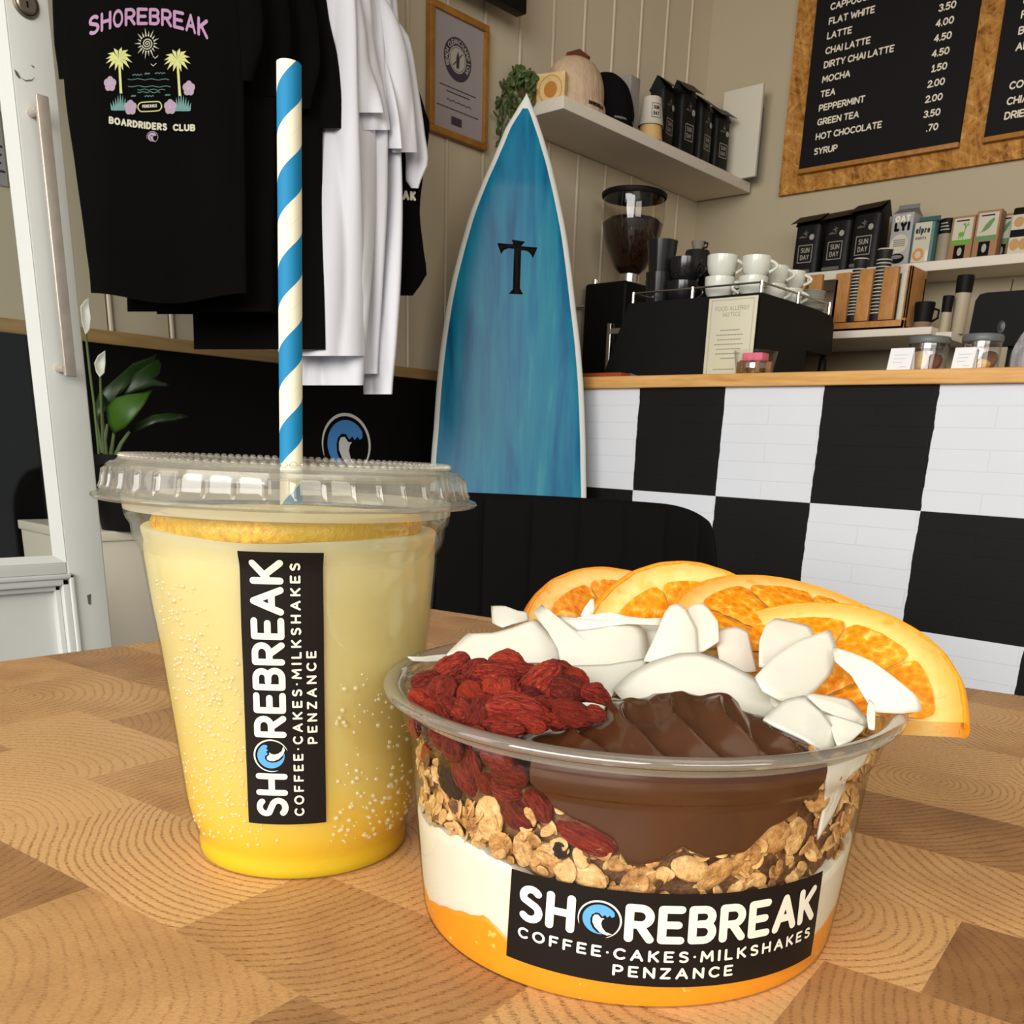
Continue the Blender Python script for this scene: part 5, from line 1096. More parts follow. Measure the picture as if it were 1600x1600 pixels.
# ------------------------------------------------------------------ table
def tablemat():
    k = N('oak block laminate'); tc = k.n('TexCoord'); mp = k.n('Mapping'); mp.inputs['Rotation'].default_value = (0, 0, radians(-7)); mp.inputs['Location'].default_value = (.036, .0, 0)
    k.l(tc.outputs['Object'], mp.inputs[0]); v = mp.outputs[0]; sp = k.n('SeparateXYZ'); k.l(v, sp.inputs[0])
    BW, BH = .082, .044
    row = k.math('FLOOR', k.math('DIVIDE', sp.outputs[1], BH))
    wn = k.n('TexWhiteNoise', noise_dimensions='1D'); k.l(row, wn.inputs['W'])
    us = k.math('ADD', k.math('DIVIDE', sp.outputs[0], BW), k.math('MULTIPLY', wn.outputs['Value'], 3.7))
    col = k.math('FLOOR', us)
    cv = k.n('CombineXYZ'); k.l(col, cv.inputs[0]); k.l(row, cv.inputs[1])
    w2 = k.n('TexWhiteNoise', noise_dimensions='3D'); k.l(cv.outputs[0], w2.inputs['Vector']); rc = k.n('SeparateColor'); k.l(w2.outputs['Color'], rc.inputs[0])
    lu = k.math('SUBTRACT', k.math('MULTIPLY', k.math('FRACT', us), BW), BW / 2)
    lv = k.math('SUBTRACT', k.math('MULTIPLY', k.math('FRACT', k.math('DIVIDE', sp.outputs[1], BH)), BH), BH / 2)
    # ring centre of this block's end grain
    cxr = k.math('MULTIPLY_ADD', rc.outputs[0], .16, -.08); cyr = k.math('MULTIPLY_ADD', rc.outputs[1], .12, -.06)
    n1 = k.noise(v, 26, 3, .5); n2 = k.noise(v, 9, 2, .5)
    dx = k.math('ADD', k.math('SUBTRACT', lu, cxr), k.math('MULTIPLY', k.math('SUBTRACT', n1, .5), .010)); dy = k.math('ADD', k.math('SUBTRACT', lv, cyr), k.math('MULTIPLY', k.math('SUBTRACT', n2, .5), .034))
    d = k.math('SQRT', k.math('ADD', k.math('MULTIPLY', dx, dx), k.math('MULTIPLY', dy, dy)))
    freq = k.math('MULTIPLY_ADD', rc.outputs[2], 900, 1500)
    ring = k.math('POWER', k.math('MULTIPLY_ADD', k.math('SINE', k.math('MULTIPLY', d, freq)), .5, .5), 4.5)
    # pores: fine specks and dashes, gathered along the rings
    po = k.noise(k.coord(scale=(1, 3.4, 1), rot=(0, 0, radians(40)), tex=True), 640, 3, .7); pores = k.math('GREATER_THAN', po, .535); po2 = k.noise(k.coord(scale=(2.6, 1, 1), rot=(0, 0, radians(10)), tex=True), 1100, 2, .6); pores = k.math('MULTIPLY', k.math('MAXIMUM', pores, k.math('GREATER_THAN', po2, .60)), 1.0); p2 = k.noise(k.coord(scale=(2.2, 1, 1)), 900, 1); 
    ringy = k.math('MULTIPLY', ring, k.math('MULTIPLY_ADD', pores, .95, .34))
    amt = k.math('MULTIPLY_ADD', k.noise(v, 12, 2), .8, .10)
    spk = k.math('MULTIPLY', pores, .55)
    mask = k.math('MINIMUM', k.math('ADD', k.math('MULTIPLY', ringy, k.math('MULTIPLY_ADD', rc.outputs[1], .75, .25)), k.math('MULTIPLY', spk, amt)), 1.0)
    base = k.ramp(k.math('MULTIPLY_ADD', k.noise(v, 34, 4), .35, k.math('MULTIPLY', w2.outputs['Value'], .65)), [(.12, rgb(128, 88, 52)), (.28, rgb(176, 130, 82)), (.46, rgb(206, 160, 104)), (.62, rgb(214, 168, 112)), (.78, rgb(182, 134, 84)), (.93, rgb(142, 100, 62))])
    dark = k.mix(w2.outputs['Value'], rgb(104, 66, 34), rgb(128, 84, 44))
    k.set(col=k.mix(k.math('MULTIPLY', mask, .80), base, dark), rough=k.math('MULTIPLY_ADD', mask, .18, .40), spec=.35)
    k.bump(k.math('SUBTRACT', 1.0, mask), .30, .0007); return k.m
C0 = Vector((-.532, .461, 0)); e1 = Vector((.9810, .194, 0)); e2 = Vector((.037, -.9993, 0))
tb = thing('cafe_table', 'oak block patterned cafe table carrying the drink and the bowl', 'table', (-.15, .1, 0))
cor = [C0, C0 + e1 * .82, C0 + e1 * .82 + e2 * .80, C0 + e2 * .80]
mb = MB(); bm = bmesh.new(); vs_ = [bm.verts.new(p + Vector((0, 0, .72))) for p in reversed(cor)]; f_ = bm.faces.new(vs_); ex = bmesh.ops.extrude_face_region(bm, geom=[f_]); bmesh.ops.translate(bm, vec=(0, 0, .03), verts=[g for g in ex['geom'] if isinstance(g, bmesh.types.BMVert)])
bmesh.ops.recalc_face_normals(bm, faces=bm.faces[:]); bmesh.ops.bevel(bm, geom=[e for e in bm.edges if abs(e.verts[0].co.z - e.verts[1].co.z) > .01], offset=.012, segments=5, profile=.5, affect='EDGES')
bmesh.ops.bevel(bm, geom=[e for e in bm.edges if e.verts[0].co.z > .745 and e.verts[1].co.z > .745], offset=.0015, segments=2, profile=.5, affect='EDGES')
bm.verts.index_update(); mb.add([v.co.copy() for v in bm.verts], [[v.index for v in f.verts] for f in bm.faces]); bm.free()
mb.build('tabletop', tablemat(), tb)
mb = MB(); mb.lathe([(0, 0), (.24, 0), (.24, .006), (.05, .02), (.035, .03), (.035, .70), (.12, .719), (0, .7195)], 48, (-.15, .1, 0)); mb.build('pedestal', m_blackp, tb)

# ------------------------------------------------------------------ black ribbed chair
ctr = AD(835, 800, 1.46); ctr.z = 0; ur = Vector((.745, .667, 0)).normalized(); ur = (Matrix.Rotation(radians(-7), 3, 'Z') @ ur).normalized(); fw = Vector((ur.y, -ur.x, 0))
ch = thing('dining_chair', 'black velvet chair with channelled back behind the table', 'chair', ctr + fw * .22)
k = N('black velvet'); k.set(col=(.0042, .0038, .0038, 1), rough=.9, spec=.05); m_vel = k.m
HW = .285; ZT = .80; ZB = .46
def top(s): return ZT - .040 * max(0, (abs(s) - .55) / .45) ** 2.2 - .075 * max(0, (abs(s) - .86) / .14) ** 2 
def cb(u, v):
    a = 2 * pi * v; s = lerp(-1, 1, u); t_ = s
    zc_ = (top(s) + ZB) / 2; hz = (top(s) - ZB) / 2; q = 6
    cz_, cy_ = cos(a), sin(a); z = zc_ + hz * math.copysign(abs(cz_) ** (2 / q), cz_); th = .032 * math.copysign(abs(cy_) ** (2 / 3), cy_)
    ends = (1 - min(1, max(0, (abs(s) - .93) / .07)) ** 2 * .8)
    x = HW * sin(s * 1.25) / sin(1.25); y = .17 * (1 - cos(s * 1.25)) / (1 - cos(1.25))
    rib = .006 * (1 - abs(sin(s * 5.0 * pi / 1.0)) ** .35) if cy_ > 0 else 0
    return ctr + ur * x + fw * (y + th * ends - rib * (1 if cy_ > 0 else 0)) + Vector((0, 0, z))
mb = MB(); mb.grid(cb, 160, 40, cv=True)
for u in (0, 1): b = len(mb.v); mb.v += [Vector(cb(u, j / 40)) for j in range(40)]; mb.f.append(tuple(b + j for j in range(40))); mb.m.append(0)
mb.build('backrest', m_vel, ch, ang=60)
mb = MB(); mb.lathe([(0, .40), (.24, .40), (.255, .42), (.255, .455), (.23, .475), (0, .48)], 48, ctr + fw * .24); mb.build('seat', m_vel, ch)
for sx in (-1, 1):
    for sy in (.08, .40): p = ctr + ur * (sx * .17) + fw * sy; mb = MB(); mb.tube([p + Vector((0, 0, .405)), p + ur * sx * .05 + fw * (.05 if sy > .2 else -.05)], [.016, .011], 12); mb.build('leg', m_blackp, ch)

# ------------------------------------------------------------------ the cold drink
Z0 = .75; A0 = Vector((-.2248, .1497, Z0))
m_pet = clear('clear cup plastic', tint=(.99, .99, .98, 1), edge=(.93, .93, .86, 1), base=.025, gain=.22, power=4, rough=.08)
m_neck = clear('misted cup neck', tint=(.99, .99, .97, 1), edge=(.92, .92, .86, 1), base=.03, gain=.3, power=3, rough=.08, haze=.34, hazecol=(.80, .77, .62, 1))
m_sh = clear('misted cup shoulder', tint=(.99, .99, .97, 1), edge=(.92, .92, .86, 1), base=.03, gain=.3, power=3, rough=.08, haze=.04, hazecol=(.82, .79, .62, 1))
m_lid = clear('clear lid plastic', tint=(.98, .98, .96, 1), edge=(.80, .80, .74, 1), base=.06, gain=.5, power=2.4, rough=.10, haze=.07, hazecol=(.90, .88, .78, 1))
CUP = [(.0290, .0002), (.0302, 0), (.0305, .0005), (.0307, .003), (.0304, .0055), (.0309, .0075), (.0316, .0095), (.0325, .0125), (.0331, .0165), (.0337, .024), (.0343, .032), (.0368, .061), (.0381, .072), (.0392, .0845), (.0396, .0868), (.0408, .0892), (.0413, .0912), (.0414, .0932), (.0424, .0948), (.0427, .0962), (.0428, .0970), (.0430, .1003)]
def rcup(z): return interp(z, [(b, a) for a, b in CUP])
cu = thing('drink_cup', 'clear plastic cup of pale yellow lemonade with a flat clear lid', 'cup', A0)
mb = MB(); o_ = [(0, .0003)] + CUP; mb.lathe(o_ + [(r - .00045, z) for r, z in reversed(CUP) if z > .003], 96, A0); o = mb.build('cup_wall', [m_pet, m_neck, m_sh], cu, ang=50)
for p in o.data.polygons:
    if p.center.z > .0966: p.material_index = 1
    elif p.center.z > .0866: p.material_index = 2
PHC = atan2(-A0.y, -A0.x)
lidp = [(.0426, .1004), (.0496, .0996), (.0501, .1002), (.0498, .1008), (.0484, .1013), (.0474, .1022), (.0468, .1036), (.0462, .1066), (.0457, .1078), (.0446, .1085), (.0434, .1087), (.0430, .1092), (.0424, .1098), (.0416, .1098), (.0410, .1092), (.0404, .1074), (.0396, .1066), (.030, .1064), (.0050, .1064)]
lid = MB(); NL = 176
def lidf(u, v):
    i = v * (len(lidp) - 1); j = min(int(i), len(lidp) - 2); r = lerp(lidp[j][0], lidp[j + 1][0], i - j); z = lerp(lidp[j][1], lidp[j + 1][1], i - j); a = 2 * pi * u
    if .1018 < z < .1072 and r > .045: r += .00075 * max(0, cos(a * 44)) ** 10
    return A0 + Vector((r * cos(a), r * sin(a), z))
lid.grid(lidf, NL * 3, (len(lidp) - 1) * 2, cu=True)
lid.lathe([(.0050, .1064), (.0050, .1058), (.030, .1058), (.0390, .1060), (.0398, .1068), (.0404, .1082), (.0424, .1078), (.0430, .1040), (.0426, .1004)], 96, A0)
for i in range(120):
    a = 2 * pi * i / 120; lid.ell(A0 + Vector((.0420 * cos(a), .0420 * sin(a), .1098)), .0010, .0010, .0008, 8, 5)
lid.build('lid', m_lid, cu, ang=60, fix=False)
# drink: syrup settles towards the base
k = N('cloudy lemonade'); sp = k.n('SeparateXYZ'); k.l(k.coord(), sp.inputs[0]); nz = k.noise(k.coord(scale=(1, 1, .6)), 45, 3)
h = k.math('ADD', k.math('MULTIPLY', sp.outputs[2], 10.5), k.math('MULTIPLY', k.math('SUBTRACT', nz, .5), .16))
k.set(col=k.ramp(h, [(.0, (.78, .47, .010, 1)), (.10, (.76, .47, .024, 1)), (.28, (.68, .50, .115, 1)), (.55, (.64, .53, .21, 1)), (.80, (.63, .54, .25, 1)), (1, (.66, .58, .32, 1))]), rough=.35, spec=.3, sss=.65, sssr=(1, .75, .25), ssss=.03)
LZ = .0928
prof = [(0, .0005), (.0298, .0005), (.0300, .0010)] + [(rcup(z) - (.0006 if z < .085 else .0010 if z < .088 else .0024), z) for z in [.0023, .003, .0055, .0075, .0095, .0125, .0165, .024, .032, .045, .061, .072, .0845, .0868, .0892, .0912, .0922]] + [(rcup(.0922) - .0030, LZ), (0, LZ)]
mb = MB(); mb.lathe(prof, 96, A0); tag(mb.build('lemonade', k.m, org=A0, ang=60), 'cloudy yellow lemonade filling the clear cup, darker at the bottom', 'drink')
# bubbles clinging to the inside
m_bub = clear('bubble', tint=(1, 1, .96, 1), edge=(.90, .84, .52, 1), base=.10, gain=.5, power=2, rough=.12, haze=.22, hazecol=(.92, .88, .62, 1))
rnd = random.Random(12); mb = MB()
def bub(psi, z, r): a = PHC + radians(psi); q = rcup(z) - .0006; mb.ell(A0 + Vector((q * cos(a), q * sin(a), z)), r, r, r, 10, 7)
for i in range(260): z_ = rnd.gauss(.058, .012); bub(rnd.gauss(-43, 9) + (z_ - .058) * -350, min(.08, max(.012, z_)), rnd.uniform(.00025, .0007))
for i in range(120): bub(rnd.gauss(-44, 12), rnd.uniform(.012, .045), rnd.uniform(.0002, .0006))
for i in range(190): bub(rnd.uniform(12, 72), .010 + .05 * rnd.random() ** 1.5, rnd.uniform(.0003, .00085))
for i in range(50): bub(rnd.uniform(-72, -20), rnd.uniform(.008, .03), rnd.uniform(.0003, .0007))
tag(mb.build('bubbles', m_bub, org=A0, ang=180), 'fine gas bubbles clinging inside the lemonade cup', 'bubbles', kind='stuff')
# label
m_lab = simple('black label film', (.010, .0075, .0065, 1), .5, spec=.15); m_lw = simple('cream label print', (.78, .765, .64, 1), .4); m_lb = simple('sky blue label print', rgb(88, 160, 218), .4)
zl0, zl1 = .0180, .0900
def cl(u, v, k=0):
    z = lerp(zl0, zl1, v); pl_ = lerp(-25.6, -18.4, v); pr_ = lerp(9.6, 9.4, v); a = PHC + radians(lerp(pl_, pr_, u)); r = rcup(z) + .00012 + 2.2e-7 * k
    return A0 + Vector((r * cos(a), r * sin(a), z))
mb = MB(); mb.grid(cl, 24, 60, 0)
LL, LH = .072, .0205                   # label length (up the cup) and height
fl2 = lambda x, y, k=0: cl(1 - y / LH, x / LL, k + 500)
def sticker(mb, fn, LL, LH):
    text(mb, 'SH@REBREAK', LL * .03, LH * .475, LH * .405, fn, 1, wt=.20, width=LL * .945, hook=lambda x, y, r: wave(mb, x, y, r * 1.02, fn, 1, 2))
    text(mb, 'COFFEE~CAKES~MILKSHAKES', LL * .035, LH * .275, LH * .125, fn, 1, wt=.20, width=LL * .93)
    text(mb, 'PENZANCE', LL * .49, LH * .095, LH * .125, fn, 1, wt=.20, width=LL * .345, align='c')
sticker(mb, fl2, LL, LH)
mb.build('label', [m_lab, m_lw, m_lb], cu, fix=False, ang=180)
# lemon slice floating at the top
lm = thing('lemon_slice', 'lemon slice floating at the top of the lemonade', 'lemon slice', A0 + Vector((0, 0, .089)))
c = A0 + Vector((cos(PHC - .17), sin(PHC - .17), 0)) * .0044
k = N('lemon rind'); f = k.noise(k.coord(), 620, 3); k.set(col=k.mix(k.ramp(k.noise(k.coord(), 34), [(.45, (0, 0, 0, 1)), (.62, (1, 1, 1, 1))]), k.ramp(f, [(.36, rgb(204, 140, 0)), (.5, rgb(240, 176, 2)), (.66, rgb(252, 208, 40))]), rgb(196, 160, 4)), rough=.35); k.bump(f, .6, .0008); m_lr = k.m
lz0, lz1 = .0908, .0968
def zt_(a): return .0007 * cos(a - PHC - 1.4)
mb = MB()
def lr(u, v):
    a = 2 * pi * u; pr_ = [(.0318, lz0), (.0344, lz0 + .0006), (.0352, lz0 + .0020), (.0352, lz0 + .0042), (.0344, lz1 - .0004), (.0322, lz1)]
    i = v * 5; j = min(int(i), 4); r = lerp(pr_[j][0], pr_[j + 1][0], i - j); z = lerp(pr_[j][1], pr_[j + 1][1], i - j); q_ = c + Vector((r * cos(a), r * sin(a), z + zt_(a))); w_ = q_ - A0; m_ = math.hypot(w_.x, w_.y); lim = rcup(z) - .0006
    if m_ > lim: q_ = A0 + Vector((w_.x * lim / m_, w_.y * lim / m_, w_.z))
    return q_
    return c + Vector((r * cos(a), r * sin(a), z + zt_(a)))
mb.grid(lr, 120, 10, cu=True); mb.build('rind', m_lr, lm, ang=60)
mb = MB(); mb.lathe([(0, lz1 - .0012), (.031, lz1 - .0008), (.0324, lz1 - .0002)], 64, c); mb.lathe([(0, lz0 + .0004), (.0322, lz0 + .0004)], 64, c); mb.build('flesh', simple('lemon flesh', rgb(236, 214, 120), .4, sss=.4, sssr=(1, .8, .3), ssss=.01), lm)
# straw
kz = N('paper straw'); sp = kz.n('SeparateXYZ'); kz.l(kz.coord(), sp.inputs[0])
ang_ = kz.math('DIVIDE', kz.math('ARCTAN2', sp.outputs[1], sp.outputs[0]), 2 * pi)
ph = kz.math('FRACT', kz.math('SUBTRACT', kz.math('ADD', kz.math('DIVIDE', sp.outputs[2], .02265), .10), ang_))
seam = kz.math('FRACT', kz.math('MULTIPLY', ph, 2.0)); ln = kz.math('LESS_THAN', kz.math('ABSOLUTE', kz.math('SUBTRACT', seam, .5)), .02)
blue = kz.math('GREATER_THAN', ph, .52)
c1 = kz.mix(kz.math('MULTIPLY', ln, .18), (.72, .69, .54, 1), (.42, .40, .32, 1))
kz.set(col=kz.mix(blue, c1, rgb(16, 118, 164)), rough=.6, spec=.25)
sb = AD(455, 720, (A0 - EYE).dot(FWD) + .0); st_top = AD(451.5, 100, (Vector((sb.x, sb.y, .75)) - EYE).dot(FWD) - .3 * .1 * 0 + 0)
zt2 = .2022 + Z0; t_ = (zt2 - EYE.z) / ray(451.5, 100).z; st_top = EYE + ray(451.5, 100) * t_
st_top = AD(451.5, 100, (sb - EYE).dot(FWD) - .3 * (st_top.z - sb.z) * .9)
dirv = (st_top - sb).normalized(); base = sb + dirv * ((.0945 + Z0 - sb.z) / dirv.z); Ls = (st_top - base).length
mb = MB(); mb.lathe([(.0029, 0), (.0034, 0), (.0034, Ls), (.0029, Ls), (.0029, 0)], 48)
so = mb.build('paper_straw', kz.m, org=(0, 0, 0)); so.location = base; so.rotation_euler = dirv.to_track_quat('Z', 'Y').to_euler()
tag(so, 'blue and white striped paper straw standing in the lidded drink', 'straw')

# ------------------------------------------------------------------ the breakfast bowl
B0 = Vector((-.1333, .1895, Z0)); PHB = atan2(-B0.y, -B0.x)
VW = Vector((cos(PHB), sin(PHB), 0)); SD = Vector((-VW.y, VW.x, 0))              # towards the viewer's side, and along the rim
BW = [(.0538, .0000), (.0542, .0005), (.0545, .0018), (.0547, .0040), (.0550, .0070), (.0553, .0105), (.0560, .020), (.0568, .030), (.0577, .043), (.0580, .0475), (.0584, .0488), (.0592, .0496), (.0597, .0510), (.0601, .0528), (.0600, .0545), (.0597, .0560)]
def rb(z): return interp(z, [(b, a) for a, b in BW])
def BP(psi, r, z): a = PHB + radians(psi); return B0 + Vector((r * cos(a), r * sin(a), z))
m_bowl = clear('clear bowl plastic', tint=(.99, .99, .98, 1), edge=(.84, .83, .74, 1), base=.035, gain=.4, power=3.5, rough=.05)
m_rimb = clear('clear bowl rim', tint=(.95, .95, .92, 1), edge=(.68, .67, .60, 1), base=.10, gain=.6, power=1.8, rough=.08, haze=.10, hazecol=(.75, .73, .64, 1))
bo = thing('deli_bowl', 'clear round plastic bowl filled with layered yogurt, granola and fruit', 'bowl', B0)
mb = MB(); mb.lathe([(0, .0004), (.046, .0003), (.0505, 0)] + BW, 128, B0); mb.build('bowl_wall', m_bowl, bo, ang=50)
mb = MB(); mb.lathe([(.0597, .0556), (.0600, .0568), (.0608, .0580), (.0622, .0584), (.0634, .0582), (.0642, .0588), (.0644, .0596), (.0638, .0604), (.0624, .0607), (.0608, .0603), (.0597, .0592), (.0592, .0575), (.0594, .0556)], 128, B0); mb.build('rim', m_rimb, bo, ang=60)
def bl(u, v, k=0):
    z = lerp(lerp(.0070, .0050, u), lerp(.0296, .0287, u), v) + .0006 * sin(pi * u) * 0; p = lerp(lerp(-27.2, -25.3, v), lerp(54.3, 50.1, v), u); return BP(p, rb(z) + .00014 + 2.2e-7 * k, z)
mb = MB(); mb.grid(bl, 60, 20, 0); LL, LH = .0765, .0236
sticker(mb, lambda x, y, k=0: bl(x / LL, y / LH, k + 500), LL, LH); mb.build('label', [m_lab, m_lw, m_lb], bo, fix=False, ang=180)

# fruit compote and yogurt
ZCM = [(-180, .010), (-75, .008), (-62, .0065), (-50, .0105), (-41, .0128), (-34, .0145), (-30, .0130), (-26, .0105), (-10, .009), (30, .009), (52, .0092), (60, .0115), (75, .0135), (180, .010)]
ZYG = [(-180, .027), (-75, .0275), (-66, .0273), (-50, .0300), (-43, .0312), (-37, .0306), (-30, .0300), (-24, .0289), (-13, .0272), (5, .0268), (25, .0268), (52, .0262), (60, .0275), (75, .028), (180, .027)]
def nz1(p, s, seed): return noise.noise(Vector((cos(radians(p)) * s, sin(radians(p)) * s, seed)))
def zc_(p): return interp(p, ZCM) + .0007 * nz1(p, 9, 1) + .0004 * nz1(p, 30, 2)
def zy_(p): return interp(p, ZYG) + .0010 * nz1(p, 9, 5) + .0007 * nz1(p, 26, 6)
def layer(name, zb, zt, mat, label, cat, cap=True):
    mb = MB(); n = 240; rows_ = 14; vs_ = []
    for j in range(rows_ + 1):
        for i in range(n): p = -180 + 360 * i / n; z = lerp(zb(p), zt(p), j / rows_); vs_.append(BP(p, rb(z) - .00045 - .0006 * (j == rows_), z))
    fs_ = [(j * n + i, j * n + (i + 1) % n, (j + 1) * n + (i + 1) % n, (j + 1) * n + i) for j in range(rows_) for i in range(n)]
    k = len(vs_); vs_ += [B0 + Vector((0, 0, zb(0))), B0 + Vector((0, 0, zt(0)))]
    fs_ += [(k, (i + 1) % n, i) for i in range(n)] + [(k + 1, rows_ * n + i, rows_ * n + (i + 1) % n) for i in range(n)]
    mb.add(vs_, fs_); return tag(mb.build(name, mat, org=B0, ang=60), label, cat)
k = N('orange compote'); f = k.noise(k.coord(), 300, 3); g = k.noise(k.coord(), 70, 3)
k.set(col=k.mix(k.math('GREATER_THAN', f, .66), k.mix(g, (.78, .24, .004, 1), (.82, .32, .012, 1)), (.88, .48, .08, 1)), rough=.35, sss=.25, sssr=(1, .4, .08), ssss=.004); k.bump(f, .1, .0005)
layer('fruit_compote', lambda p: .0004, zc_, k.m, 'orange fruit compote, the bottom layer in the bowl', 'compote')
k = N('thick yogurt'); k.set(col=k.mix(k.noise(k.coord(), 60, 3), (.70, .67, .54, 1), (.74, .72, .61, 1)), rough=.4, sss=.3, sssr=(1, .9, .7), ssss=.006)
layer('yogurt', zc_, zy_, k.m, 'white yogurt layer between the compote and the granola', 'yogurt')

# granola: oat flakes over a crumbly core
def ramp_oat(name, a, b, c_):
    k = N(name); f = k.noise(k.coord(), 700, 4, .65); g = k.noise(k.coord(), 190, 3); k.set(col=k.ramp(k.math('MULTIPLY_ADD', f, .5, k.math('MULTIPLY', g, .5)), [(.36, a), (.52, b), (.68, c_)]), rough=.65, sss=.06, sssr=(1, .7, .4), ssss=.002); k.bump(f, .7, .0010); return k.m
m_oat = ramp_oat('toasted oats', rgb(126, 80, 36), rgb(190, 140, 78), rgb(216, 176, 114)); m_oat2 = ramp_oat('pale oats', rgb(166, 120, 66), rgb(212, 170, 108), rgb(234, 202, 148)); m_core = ramp_oat('granola crumbs', rgb(58, 34, 16), rgb(104, 66, 34), rgb(140, 98, 54))
CH = [(-20.3, .0505), (-18, .0480), (-15.9, .0452), (-12.2, .0435), (-6.9, .042), (-2.8, .0394), (0, .0345), (2.6, .034), (7.5, .0355), (11.4, .0387), (14, .0372), (17.5, .0362), (21, .0362), (25.2, .0368), (29.8, .0414), (36.7, .0444), (39.8, .0492), (41.6, .0522), (42, .0545)]
def ztop(p): 
    if p < -20: return interp(p, [(-180, .05), (-66, .049), (-55, .0455), (-46, .0415), (-36, .0405), (-28, .041), (-20, .044)])
    if p < 42: return interp(p, CH) + .0045
    return interp(p, [(42, .054), (55, .054), (70, .053), (180, .05)])
rnd = random.Random(5); mb = MB()
mb.grid(lambda u, v: BP(-180 + 360 * u, max(0, (rb(.0255 + .0225 * min(1, v / .7)) - .0032 - .0012 * nz1(360 * u, 14, v * 9)) * (1 if v < .7 else (1 - v) / .3)), .0255 + .0225 * min(1, v / .7) + .004 * max(0, v - .7) + .001 * nz1(360 * u, 18, v * 14)), 120, 24, 2, cu=True)
def flake(c, n, size, mi, seed):
    t = n.orthogonal().normalized(); t = (Matrix.Rotation(rnd.uniform(0, 6.3), 3, n) @ t); b = n.cross(t); M_ = Matrix((t, b, n)).transposed().to_4x4()
    off = Vector((seed * 1.7, 0, 0))
    def wp(v):
        q = 1 + .16 * noise.noise(v * 1.3 + off); dent = .55 * math.exp(-(v.y * 3.2) ** 2) * (1 if v.z > 0 else .2)
        return Vector((v.x * q, v.y * q, v.z * (1 - dent) + .35 * (v.x * v.x - .3) * .6 + .12 * noise.noise(v * 2.2 + off * 2)))
    mb.ell(c, size, size * rnd.uniform(.62, .85), size * rnd.uniform(.15, .24), 16, 8, mi, M=M_, warp=wp)
cnt = 0
while cnt < 560:
    p = rnd.uniform(-80, 88); lo, hi = zy_(p) - .0012, ztop(p)
    z = rnd.uniform(lo, hi); s_ = rnd.uniform(.0014, .0029); dp = rnd.random() ** 1.4 * .004
    n = (BP(p, 1, 0) - BP(p, 0, 0)).normalized(); tilt = Vector((rnd.gauss(0, .55), rnd.gauss(0, .55), rnd.gauss(.15, .55))); n2 = (n + tilt).normalized()
    ext = s_ * max(.3, sqrt(max(0, 1 - n2.dot(n) ** 2))); r = rb(z) - .0006 - ext - dp
    flake(BP(p, r, z), n2, s_, 1 if rnd.random() < .45 else (2 if rnd.random() < .12 else 0), cnt); cnt += 1
for i in range(60): p = rnd.uniform(0, 360); r = rnd.uniform(0, .045); flake(BP(p, r, .050 + rnd.uniform(0, .003)), Vector((rnd.gauss(0, .4), rnd.gauss(0, .4), 1)).normalized(), .003, rnd.randint(0, 1), 900 + i)
# a few larger clusters seen through the wall on the left
for p, z, s_, mi in ((-33.5, .0385, .0052, 1), (-42, .0360, .0042, 0), (-24, .0335, .0042, 1), (-30, .0330, .0036, 0), (-19, .0315, .004, 0), (-14, .0318, .0040, 1), (-37, .0345, .0036, 0), (-50, .0375, .0042, 0), (-8, .0305, .0044, 1), (3, .0298, .0048, 0), (33, .040, .0052, 0), (27, .0345, .005, 0), (14, .034, .0044, 1), (20, .0325, .0046, 0), (45, .048, .0046, 0), (56, .044, .0042, 0), (40, .039, .0044, 1), (60, .036, .004, 0), (50, .041, .004, 0)):
    n = (BP(p, 1, 0) - BP(p, 0, 0)).normalized(); flake(BP(p, rb(z) - .0023, z), (n + Vector((rnd.gauss(0, .12), rnd.gauss(0, .12), rnd.gauss(0, .2)))).normalized(), s_, mi, 2000 + p)
tag(mb.build('granola', [m_oat, m_oat2, m_core], org=B0, ang=80), 'toasted oat granola layer showing through the bowl above the yogurt', 'granola', kind='stuff')

# wrinkled goji berries and raisins
def berrymat(name, a, b, c_):
    k = N(name); oi = k.n('ObjectInfo'); f = k.noise(k.coord(scale=(.45, 1.6, 1.6)), 3.2, 6, .68, .8)
    col = k.ramp(f, [(.36, a), (.52, b), (.72, c_)]); col = k.mix(k.math('MULTIPLY', k.math('POWER', oi.outputs['Random'], 4.0), .55), col, rgb(210, 66, 22))
    rn = k.math('FRACT', k.math('MULTIPLY', oi.outputs['Random'], 7.3)); col = k.mix(1.0, col, k.ramp(rn, [(0, (.45, .40, .42, 1)), (.5, (.9, .9, .9, 1)), (1, (1.0, 1.0, 1.0, 1))]), 'MULTIPLY')
    k.set(col=col, rough=.5, spec=.35, sss=.05, sssr=(1, .2, .1), ssss=.002); k.bump(f, 1.0, .0014); return k.m
m_goji = berrymat('dried goji skin', rgb(88, 16, 9), rgb(160, 42, 24), rgb(204, 98, 72))
m_rais = simple('raisin skin', rgb(46, 30, 22), .35, var=.3, scale=300, bump=.6, bscale=500, bdist=.001)
